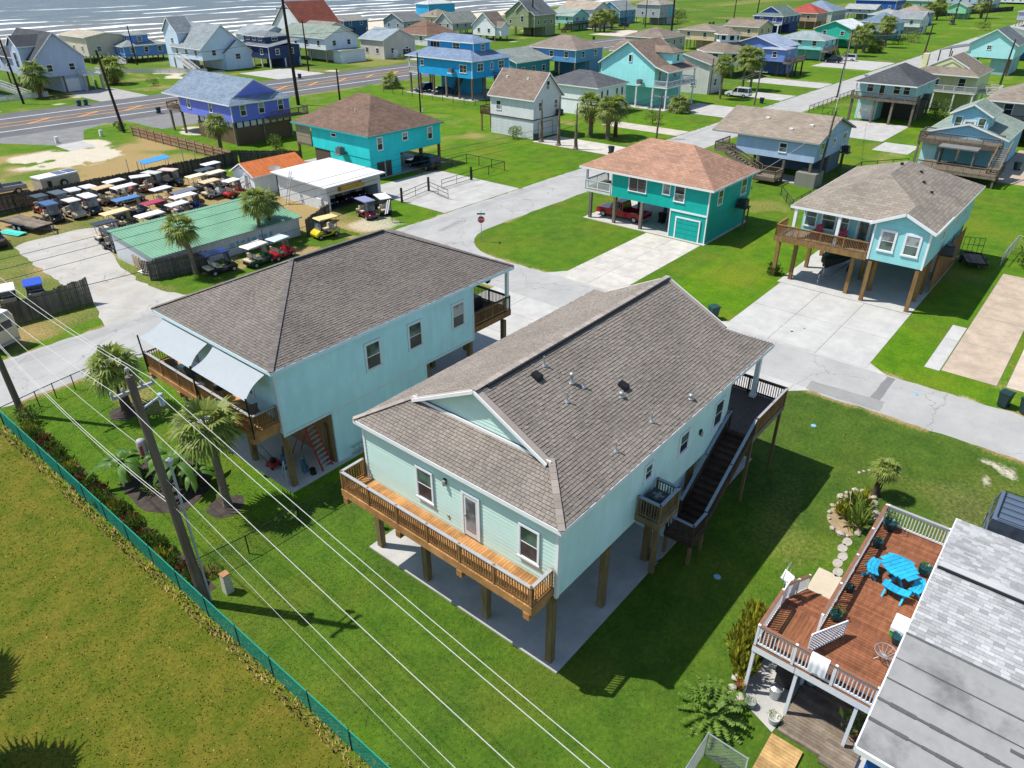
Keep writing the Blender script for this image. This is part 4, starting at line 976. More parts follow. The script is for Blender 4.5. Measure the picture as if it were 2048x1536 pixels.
# --- pale aqua house with the boat under it
def boat_house():
    W = S('aqua_siding', '#8fcfd2', .8); RM = SH('weathered_shingle', '#928a80', .85)
    t = house('boat_house', 'pale aqua stilt house with grey hip roof and gabled front wing over a covered boat', 63.8, 9.2, 78, 19.8, 3.7, 6.75, W, RM, 'hip', .43, 'x', over=.4, rr=(61.7, 9.2, 78.4, 19.8), corner=False,
              wy=[(66.5, 1.1, .8, 1.4, 'd'), (71.5, 1.1, .8, 1.4, 'd'), (74.5, 1.1, .8, 1.4, 'd')], gl=[GLASSG, GLASSB])
    build(MB().box(61.2, 9.2, 3.7, 63.8, 13.3, 6.85), 'wing_wall', W, t)
    P, E, Gb = roof_geo('gable', 60.85, 8.85, 66.5, 13.65, 6.77, .46, 'x'); mb = MB()
    for p in P: mb.slab(p, .1)
    build(mb, 'wing_roof', RM, t); fb = MB()
    for a, b in (E[0], E[1], E[2], E[3]): fb.bar(Vector(a)-Vector((0, 0, .1)), Vector(b)-Vector((0, 0, .1)), .06, .22)
    build(fb, 'wing_fascia', WHITE, t); build(MB().extr([(9.2, 6.84), (11.25, 7.8), (13.3, 6.84)], 'x', 61.2, 61.3), 'gable_wall', W, t)
    build(MB().box(61.16, 9.16, 3.68, 61.3, 9.3, 6.85).box(61.16, 13.2, 3.68, 61.3, 13.34, 6.85), 'corner_trim', WHITE, t)
    for y in (12.15, 10.35): win(t, 'x', y, 4.65, .95, 1.5, 61.2, WHITE, [GLASSG, GLASSB], 'd', .14)
    for c, w, k in ((19.1, .9, 'd'), (17.6, 1.1, 'd'), (16.3, .7, 'd')): win(t, 'x', c, 4.6, w, 1.6, 63.8, WHITE, GLASSG, k)
    door(t, 'x', 14.7, 4.05, .95, 2.1, 63.8, WHITE2, WHITE, GLASSG)
    d = deck(t, 'front_deck', 61.2, 13.4, 63.78, 21.1, 4.0, 'x', OLDWOOD, GOLDW, 'xY', True, CEDARW, CEDARW, .95, .2, .45)
    for y in (19.7, 16.1): build(MB().box(61.35, y-.12, 4.0, 61.6, y+.12, 6.75), 'porch_column', WHITE, t)
    posts(t, [(61.35, 9.45), (61.35, 13.0), (62.1, 14.5), (62.2, 19.35), (62.2, 20.9)]+[(x, y) for x in (66, 70, 74, 77.5) for y in (9.5, 14.5, 19.3)]+[(64, 13.1), (64, 9.5)], 3.55, .3, GOLDW)
    build(MB().box(61, 9.0, -.05, 78.4, 20, .06), 'slab', CONCW, t)
    build(MB().box(72, 9.4, .06, 77.8, 15, 3.68), 'lower_wall', W, t); door(t, 'x', 10.6, .1, 1.6, 2.2, 72, WHITE, WHITE)
    m = MB()
    for k in range(26): x = 66.5+k*.42; m.box(x, 9.02, .1, x+.3, 9.06, 3.2)
    build(m, 'slat_screen', CEDARW, t)
    ac_shelf(t, 67.6, 8.6, 3.3, mat=CEDARW, acm=AC_D)
    for x, y in ((71.0, 14.6), (71.9, 13.1), (69.8, 12.3), (68.6, 11.3)): build(MB().box(x-.12, y-.12, 6.75+.43*(y-8.8)-.05, x+.12, y+.12, 6.75+.43*(y-8.8)+.14), 'box_vent', BLACK, t)
boat_house()
# --- brown-roofed turquoise house beside the cart shop
def turq_house():
    W = S('turquoise_siding', '#2ed3d6', .8); BR = SH('brown_shingle', '#7b665a', .85)
    TT = plain('turquoise_trim', srgb('#25b5bb', .8), .6, .06)
    t = house('turquoise_house', 'turquoise stilt house with large brown hip roof behind the cart shop', 60.8, 74.0, 73.6, 85.8, 2.6, 5.5, W, BR, 'hip', .53, 'y', rr=(60.8, 74.0, 73.6, 89.4), over=.4, trim=WHITE, fas=TT, corner=False,
              wy=[(62.6, .95, .8, 1.5, 'd'), (67.0, 1.5, .85, .9, 'd'), (71.6, .95, .8, 1.5, 'd')], wx=[(81, 2.0, .9, .35, 's')], gl=[GLASS, GLASSB])
    build(MB().box(60.85, 74.05, 0, 66.0, 82.2, 2.58), 'lower_wall', W, t); build(MB().box(61.9, 73.98, 0, 64.3, 74.03, 2.0), 'opening_shade_panel', LOWDARK, t); build(MB().box(63.05, 73.9, 0, 63.25, 74.0, 2.0), 'opening_post', GREYCAP, t)  # dark panel paints the shaded garage opening onto the wall
    build(MB().box(60.9, 82.2, 0, 61.0, 85.6, 2.58), 'board_screen', plain('brown_boards', (.12, .075, .055), .8, .25, 4), t)
    posts(t, [(73.4, 74.2), (73.4, 78), (73.4, 82), (73.4, 85.6), (70, 74.2), (67, 78), (60.9, 89.2), (67, 89.2), (73.4, 89.2)], 2.6, .3)
    d = deck(t, 'balcony', 60.7, 85.9, 73.4, 89.3, 2.9, 'x', OLDWOOD, OLDWOOD, 'xY', False, OLDWOOD)
    stairs(t, (68, 79), (71, 79), .1, 2.6, 1.1, DARKWOOD)
    m = MB().box(60.72, 86, 2.9, 60.76, 89.2, 5.4); build(m, 'porch_screen', plain('tan_screen', (.3, .25, .18), .8, .15), t)
    ac_shelf(t, 60.2, 79.2, 2.75, mat=OLDWOOD, acm=AC_G); build(MB().box(60.4, 79.6, 1.1, 60.8, 80.4, 1.6), 'window_unit', WHITE2, t)
    for x, y in ((64, 80), (72.4, 76)): build(MB().tube([(x, y, 5.5+.53*min(x-60.4, y-73.6)-.05), (x, y, 5.5+.53*min(x-60.4, y-73.6)+.4)], .08, 8), 'roof_vent', WHITE2, t)
    build(MB().box(60.4, 73.5, -.05, 74, 89.5, .05), 'slab', CONC, t)
turq_house()
# --- purple house
def purple_house():
    W = S('periwinkle_siding', '#7480e0', .8); t = house('purple_house', 'periwinkle purple stilt house with blue grey roof near the highway', 60.8, 105.3, 71.2, 120.5, 3.4, 6.0, W, SH('blue_grey_shingle', '#7c8da0', .85), 'dutch', .54, 'y', 1.5, rr=(60.8, 105.3, 71.2, 124.6),
              wx=[(117.5, .9, .8, 1.4, 'd'), (111, .9, .8, 1.4, 'd')], wy=[(62.8, .8, .9, 1.5, 'd'), (66, .8, .9, 1.5, 'd'), (69.5, .8, .9, 1.5, 'd')], gl=[GLASS, GLASSB])
    posts(t, [(60.95, 124.4), (60.95, 120.6), (60.95, 105.5), (66, 105.5), (71, 105.5), (71, 124.4), (66, 124.4)], 3.4, .3, OLDWOOD)
    bd = siding('brown_board', (.17, .105, .06), .25, vertical=True)
    build(MB().box(61.2, 105.5, 0, 71, 116.5, 2.5), 'lower_wall', bd, t); m = MB()
    for k in range(8): m.box(61.5+k*1.2, 105.45, 2.55, 62.4+k*1.2, 105.5, 3.3)
    for k in range(7): m.box(61.15, 106+k*1.4, 2.55, 61.2, 107.1+k*1.4, 3.3)
    build(m, 'white_panels', WHITE2, t); build(MB().box(61.3, 105.6, 2.5, 70.9, 116.4, 3.38), 'recess_shade_box', LOWDARK, t)  # dark box stands in for the shade behind the white panels
    deck(t, 'rear_balcony', 60.6, 120.6, 66, 124.7, 3.6, 'x', OLDWOOD, OLDWOOD, 'xY', False, OLDWOOD); deck(t, 'side_balcony', 66.5, 103.9, 73.6, 105.25, 3.5, 'x', OLDWOOD, OLDWOOD, 'yX', False, OLDWOOD)
purple_house()
# --- grey-blue gabled house with the long outdoor stair
def stair_house():
    W = S('grey_blue_siding', '#a3b9d6', .8); t = house('gabled_house', 'grey blue gabled stilt house with weathered outdoor stair and utility pole at its corner', 94, 29.3, 107, 39.6, 2.9, 5.4, W, SH('taupe_shingle', '#988d80', .85), 'gable', .31, 'y', rr=(94, 29.3, 107, 42.6), over=.45, fas=GREYCAP, corner=False,
          wx=[(33.4, .8, .9, 1.1, 'd')], wy=[(96.3, .6, 1.3, 1.5, 'd'), (100.6, 1.0, .9, 1.0, 'd'), (104.6, .6, 1.3, 1.5, 'd')], gl=[GLASSB, GLASS])
    posts(t, [(94.2, y) for y in (29.6, 33, 36.4, 39.4)]+[(106.8, y) for y in (29.6, 36, 39.4)]+[(100.5, 29.6), (100.5, 39.4)], 2.9, .3, OLDWOOD)
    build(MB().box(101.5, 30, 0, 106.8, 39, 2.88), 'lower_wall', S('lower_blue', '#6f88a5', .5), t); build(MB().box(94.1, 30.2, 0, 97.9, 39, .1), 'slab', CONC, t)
    d = deck(t, 'stair_deck', 93.9, 39.7, 98.5, 42.6, 2.9, 'x', OLDWOOD, OLDWOOD, 'xY', False, OLDWOOD); stairs(t, (93.3, 40.4), (93.3, 35.6), 2.9, .9, 1.2, OLDWOOD)
    deck(t, 'lower_deck', 91.4, 32.8, 93.9, 35.6, .8, 'x', OLDWOOD, OLDWOOD, 'xyX', False, OLDWOOD)
    build(MB().box(93.4, 28.5, 0, 96.4, 31.0, 1.7), 'storage_box', siding('weathered_boards', (.24, .23, .2), .2, vertical=True), t)
    ac_shelf(t, 104.4, 28.7, 2.6, mat=OLDWOOD, acm=AC_D)
    for x, y in ((96, 33.5), (98, 37.5), (97.5, 31.5)): build(MB().box(x-.25, y-.25, 5.4+.31*(x-93.55)-.05, x+.25, y+.25, 5.4+.31*(x-93.55)+.15), 'roof_vent', WHITE2, t)
stair_house()
# --- bright blue two-storey house with cars under it
def blue_tower_house():
    W = S('bright_blue_siding', '#1f9fe0', .8); RM = SH('steel_blue_shingle', '#7d90ab', .85)
    t = house('blue_house', 'bright blue two storey stilt house with slate blue roofs and cars parked beneath', 115, 105.8, 126.6, 121.3, 4.15, 7.5, W, RM, 'hip', .42, 'y', rr=(115, 105.8, 126.6, 124.2), over=.5,
              wx=[(120, 1.6, .9, 1.0, 'd'), (108.2, 1.0, 1.9, 1.4, 'q')], wy=[(117.5, 1.3, 1.7, 1.4, 'q'), (124, 1.3, 1.7, 1.4, 'q'), (121, 1.3, .6, 1.3, 'd')])
    x0, y0, x1, y1 = 118.4, 108.4, 123.4, 121.4
    build(MB().box(x0, y0, 8.3, x1, y1, 10.5), 'upper_wall', W, t); build(MB().box(x0-.04, y0-.04, 8.3, x0+.1, y0+.1, 10.5), 'upper_trim', WHITE, t)
    P, E, Gb = roof_geo('hip', x0-.5, y0-.5, x1+.5, y1+.5, 10.45, .4, 'y'); mb = MB()
    for p in P: mb.slab(p, .1)
    build(mb, 'upper_roof', RM, t); fb = MB()
    for a, b in E: fb.bar(Vector(a)-Vector((0, 0, .1)), Vector(b)-Vector((0, 0, .1)), .05, .2)
    build(fb, 'upper_fascia', WHITE, t)
    win(t, 'x', 119.3, 8.9, 2.8, 1.2, x0, WHITE, None, 't'); win(t, 'x', 113.2, 8.9, 1.8, 1.2, x0, WHITE, None, 'q'); win(t, 'y', 121.3, 8.9, 1.0, 1.1, y0, WHITE, None, 'q')
    posts(t, [(x, y) for x in (115.2, 118.9, 122.6, 126.4) for y in (106, 109.6, 113.3, 117, 121)]+[(115.2, 124), (121, 124)], 4.15, .35, OLDWOOD)
    build(MB().box(114.3, 105.2, -.05, 127, 125, .05), 'slab', CONC, t); build(MB().box(121.5, 112, 0, 126.2, 121, 4.1), 'lower_wall', S('aqua_lower', '#2fb3e0', .7), t)
    ac_shelf(t, 114.4, 111, 5.0, mat=WHITE2, acm=AC_G); deck(t, 'porch', 115, 121.4, 126, 124.2, 4.3, 'x', OLDWOOD, WHITE2, 'xY', False, WHITE2)
    build(MB().box(115.1, 124, 4.3, 115.3, 124.2, 7.4), 'porch_column', WHITE, t); stairs(t, (117.5, 113.5), (120.5, 113.5), .1, 4.1, 1.1, DARKWOOD); deck(t, 'side_deck', 121.5, 103.5, 126, 105.75, 4.0, 'x', CEDARW, CEDARW, 'yx', False, CEDARW)
blue_tower_house()
# --- white garage cottage
def cottage():
    W = S('white_siding', '#d5d8da', .82); t = house('garage_cottage', 'white two storey cottage with steep brown gable roof over a garage', 93.8, 73.4, 101.1, 82.4, 2.95, 5.9, W, SH('mocha_shingle', '#86776d', .85), 'gable', .93, 'y', over=.35, corner=False,
          wx=[(80.6, .9, .9, 1.3, 'd')], wy=[(97.4, 4.1, .8, 1.3, 'd'), (95.5, 1.2, .8, 1.2, 'd'), (99.6, 1.2, .8, 1.2, 'd')], gl=[GLASSB, GLASS])
    build(MB().box(93.85, 73.45, 0, 101, 82.3, 2.94), 'lower_wall', S('white_block', '#ccd2d6', .8, board=.4), t); build(MB().box(93.74, 73.36, 2.83, 101.1, 73.42, 2.98).box(93.74, 73.36, 2.83, 93.8, 82.4, 2.98), 'belt_trim', DARKWOOD, t)
    garage(t, 'y', 97, .05, 3.6, 2.2, 73.45, WHITE2, GREYCAP); ac_shelf(t, 99.8, 72.7, 3.1, mat=DARKWOOD, acm=AC_D)
    deck(t, 'rear_deck', 93.9, 82.5, 96.6, 84.8, 3.0, 'x', DARKWOOD, DARKWOOD, 'xY', False, piece('red_brown_wood', (.09, .04, .03), .2)); posts(t, [(94.1, 84.6), (96.4, 84.6)], 3, .2)
    for y in (80.8, 76.5): build(MB().box(96.1, y-.2, 8.2, 96.5, y+.2, 8.65), 'roof_vent', WHITE2, t)
cottage()
t = house('white_house', 'low white house with charcoal hip roof between cottage and aqua gable', 116.5, 76.6, 126.2, 89, 0, 5.0, S('white_board', '#e2e5e8', .85), SH('charcoal_shingle', '#5f6266', .85), 'hip', .4, 'y', over=.4, corner=False,
          wy=[(118, 2.9, .6, 1.4, 's'), (119.8, 2.9, .6, 1.4, 's'), (123, 2.9, .6, 1.4, 's'), (124.8, 2.9, .6, 1.4, 's')], gl=GLASS)
build(MB().box(116.44, 76.54, 2.5, 126.2, 76.6, 2.65).box(116.44, 76.54, 2.5, 116.5, 89, 2.65), 'belt_trim', GREYCAP, t)
# --- aqua gable house with balcony and dormer
def aqua_gable():
    W = S('bright_aqua_siding', '#9be3e0', .85); WL = S('aqua_lower_siding', '#7fd3c4', .8); RM = SH('umber_shingle', '#87776b', .85)  # lower walls in a darker, greener aqua
    t = house('aqua_gable_house', 'bright aqua gabled house with white balcony, dormer and brown roof', 130.6, 73.2, 141.8, 85.4, 3.8, 7.5, W, RM, 'gable', .62, 'x', over=.45,
              wx=[(78.8, 4.2, .6, 1.2, 's')], corner=False)
    mb = MB().slab([(130.15, 70.1, 6.75), (142.2, 70.1, 6.75), (142.2, 73.0, 7.6), (130.15, 73.0, 7.6)], .1); build(mb, 'porch_roof', RM, t)
    build(MB().bar((130.13, 70.08, 6.66), (142.2, 70.08, 6.66), .05, .2).bar((130.13, 70.08, 6.66), (130.13, 72.9, 7.5), .05, .2), 'porch_fascia', WHITE, t)
    for c in (132.5, 135.5, 138.5): win(t, 'y', c, 4.8, .9, 1.7, 73.2, WHITE, GLASSG, 'd')
    deck(t, 'balcony', 130.6, 70.3, 141.8, 73.15, 4.1, 'x', OLDWOOD, WHITE, 'xyX', False, WHITE)
    for x in (130.8, 136.2, 141.6): build(MB().box(x-.12, 70.4, 0, x+.12, 70.64, 6.7), 'porch_column', WHITE, t)
    posts(t, [(130.8, 73.4), (130.8, 77), (130.8, 81), (130.8, 85)], 3.8, .3, WHITE2); build(MB().box(133.5, 73.5, 0, 141.5, 85, 3.78), 'lower_wall', WL, t)
    build(MB().box(135.5, 72.4, 7.6, 139.6, 76.5, 9.6), 'dormer_wall', W, t); P, E, Gb = roof_geo('hip', 135.1, 72.0, 140, 80, 9.55, .4, 'y'); mb = MB()
    for p in P: mb.slab(p, .1)
    build(mb, 'dormer_roof', RM, t); win(t, 'y', 137.6, 8.0, .9, 1.2, 72.4, WHITE, None, 'd'); ac_shelf(t, 130.0, 76.0, 4.3, mat=WHITE2, acm=AC_G)
    build(MB().box(129.6, 70, -.05, 142, 86, .05), 'slab', CONC, t)
    deck(t, 'rear_porch', 131, 85.5, 140, 88.5, 4.0, 'x', OLDWOOD, WHITE, 'xY', False, WHITE)
aqua_gable()
# --- dark-roofed house, roof-deck house and the others on the right
t = house('porch_house', 'aqua stilt house with charcoal hip roof, front porch and white garage door', 145.3, 30.6, 157.8, 40.1, 3.9, 6.5, S('pale_aqua_board', '#a5d6d8', .8), SH('charcoal_grey_shingle', '#54575c', .85), 'hip', .5, 'x', over=.4, rr=(143.4, 30.6, 157.8, 40.1),
          wx=[(38.2, .9, 1.0, 1.5, 'd'), (36.2, .4, .8, 2.0, 's'), (33.8, .9, 1.0, 1.5, 'd'), (32.2, .9, 1.0, 1.5, 'd')], wy=[(148, 1.2, .7, 1.2, 'd'), (153, 1.2, .7, 1.2, 'd')])
deck(t, 'front_porch', 142.8, 29.8, 145.25, 40.6, 4.0, 'x', OLDWOOD, OLDWOOD, 'xyY', False, OLDWOOD)
posts(t, [(143.2, 30), (143.2, 33.4), (143.2, 36.4), (143.2, 40.2), (150, 30.8), (157.5, 30.8)], 3.9, .35, OLDWOOD)
build(MB().box(146, 36.6, 0, 157, 40, 3.88), 'lower_wall', S('aqua_low', '#9fd4d4', .75), t); garage(t, 'x', 38.3, .05, 2.6, 2.3, 146, WHITE); build(MB().box(150, 31, 0, 157, 36.6, 3.88), 'lower_wall', LOWDARK, t)  # dark lower box stands in for shade of the open bay
ac_shelf(t, 151, 30.0, 3.7, mat=DARKWOOD, acm=AC_D); build(MB().box(143.5, 40, 4.0, 143.7, 40.2, 6.4), 'porch_column', WHITE, t)
def roofdeck_house():
    W = S('light_blue_siding', '#8fc6de', .8); RM = SH('sage_shingle', '#8b9a90', .85)
    t = house('roof_deck_house', 'light blue house with railed roof deck, small gabled upper room and outdoor stair', 116.6, 12.4, 131, 21.8, 0, 4.4, W, RM, 'gable', .3, 'x', over=.4)
    build(MB().box(116.9, 15, 4.0, 121.5, 19.4, 7.1), 'upper_room', W, t); add_roof(t, 'gable', 116.9, 15, 123, 19.4, 7.0, .52, RM, 'x', None, WHITE, .4, W, name='upper_roof')
    for c in (18.6, 15.8): win(t, 'x', c, 4.9, .8, 1.7, 116.9, WHITE, GLASSG, 'd')
    door(t, 'x', 17.2, 4.0, 1.3, 2.2, 116.9, WHITE, WHITE, GLASSB); win(t, 'y', 119, 4.9, .8, 1.4, 15, WHITE, None, 'd')
    deck(t, 'roof_deck', 113.4, 12.6, 116.85, 22.2, 3.9, 'x', OLDWOOD, OLDWOOD, 'xXY', False, OLDWOOD, OLDWOOD, .95, .14, .5); stairs(t, (114.1, 12.0), (109.3, 12.0), 3.9, 1.4, 1.3, OLDWOOD)
    d = deck(t, 'lower_deck', 107.4, 11.2, 113.3, 20.5, 1.4, 'x', OLDWOOD, OLDWOOD, 'xy', False, OLDWOOD)
    posts(t, [(113.6, 13), (113.6, 17), (113.6, 22)], 3.4, .25, OLDWOOD); posts(t, [(107.6, 11.4), (107.6, 16), (107.6, 20.2), (111, 11.4)], 1.1, .2, OLDWOOD)
    build(MB().box(110.6, 14.6, 1.42, 112.6, 14.75, 3.6).box(110.6, 18.6, 1.42, 112.6, 18.75, 3.6).box(110.4, 14.4, 3.6, 112.8, 19, 3.75), 'grill_shelter', plain('shelter_grey', (.16, .16, .155), .8, .15), t)
    build(MB().box(114.5, 19.8, .05, 116.55, 21.7, 3.4), 'lower_wall', S('white_blue', '#b9dbe8', .85), t)
roofdeck_house()
W = S('cream_siding', '#d9dba8', .8)
t = house('cream_house', 'cream yellow house with taupe gablet roof and white porch railing', 165.2, 25.2, 177.6, 36, 3.6, 6.5, W, SH('taupe_brown_shingle', '#857c72', .85), 'dutch', .5, 'x', 2.2, over=.4, rr=(163.6, 25.2, 177.6, 36), wx=[(27.6, .5, 1.1, 1.7, 'd'), (32, .5, 1.0, 1.5, 'd')])
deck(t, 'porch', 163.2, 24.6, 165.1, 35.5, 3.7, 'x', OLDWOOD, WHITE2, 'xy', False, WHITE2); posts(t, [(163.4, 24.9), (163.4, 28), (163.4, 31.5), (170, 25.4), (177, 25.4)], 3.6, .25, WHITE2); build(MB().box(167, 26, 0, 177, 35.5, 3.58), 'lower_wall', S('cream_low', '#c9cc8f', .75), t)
build(MB().box(168, 35, 6.5, 169.2, 36, 9.4), 'chimney', W, t); deck(t, 'side_deck', 166, 21.5, 171, 25.1, 3.6, 'x', OLDWOOD, WHITE2, 'yxX', False, WHITE2)
W = S('ice_blue_siding', '#aadfe6', .85)
t = house('gable_end_house', 'ice blue stilt house with wide front gable and grey roof beyond cream house', 229.5, 28.8, 244, 39, 3.8, 6.9, W, SH('slate_shingle', '#6c757b', .85), 'gable', .62, 'x', over=.5, wx=[(34.6, 1.9, .9, .9, 'q')], corner=False)
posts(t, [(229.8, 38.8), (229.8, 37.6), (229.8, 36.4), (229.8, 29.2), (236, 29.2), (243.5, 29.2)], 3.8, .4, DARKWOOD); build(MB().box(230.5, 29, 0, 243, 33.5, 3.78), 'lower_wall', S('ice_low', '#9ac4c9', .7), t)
mb = MB().slab([(229, 45.6, 5.0), (229, 39.1, 6.3), (243, 39.1, 6.3), (243, 45.6, 5.0)], .1); build(mb, 'carport_roof', SH('slate_shingle', '#6c757b'), t); posts(t, [(229.3, 45.3), (229.3, 42.5), (242, 45.3)], 4.9, .25, DARKWOOD)
W = S('grey_porch_siding', '#9aa3a6', .75)
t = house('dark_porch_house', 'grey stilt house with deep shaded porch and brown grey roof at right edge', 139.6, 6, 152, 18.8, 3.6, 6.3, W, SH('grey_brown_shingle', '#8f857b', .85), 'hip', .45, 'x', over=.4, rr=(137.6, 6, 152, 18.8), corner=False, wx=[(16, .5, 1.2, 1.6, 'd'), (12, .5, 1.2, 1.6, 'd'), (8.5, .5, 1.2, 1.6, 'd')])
deck(t, 'porch', 136.6, 6, 139.5, 19.2, 3.6, 'x', OLDWOOD, OLDWOOD, 'xY', False, DARKWOOD); posts(t, [(136.9, y) for y in (7, 11, 15, 19)]+[(145, 18.6), (151, 18.6)], 3.6, .3, OLDWOOD); build(MB().box(143, 6, 0, 151, 18, 3.58), 'lower_wall', LOWDARK, t)  # dark box under the house imitates the shade beneath its floor
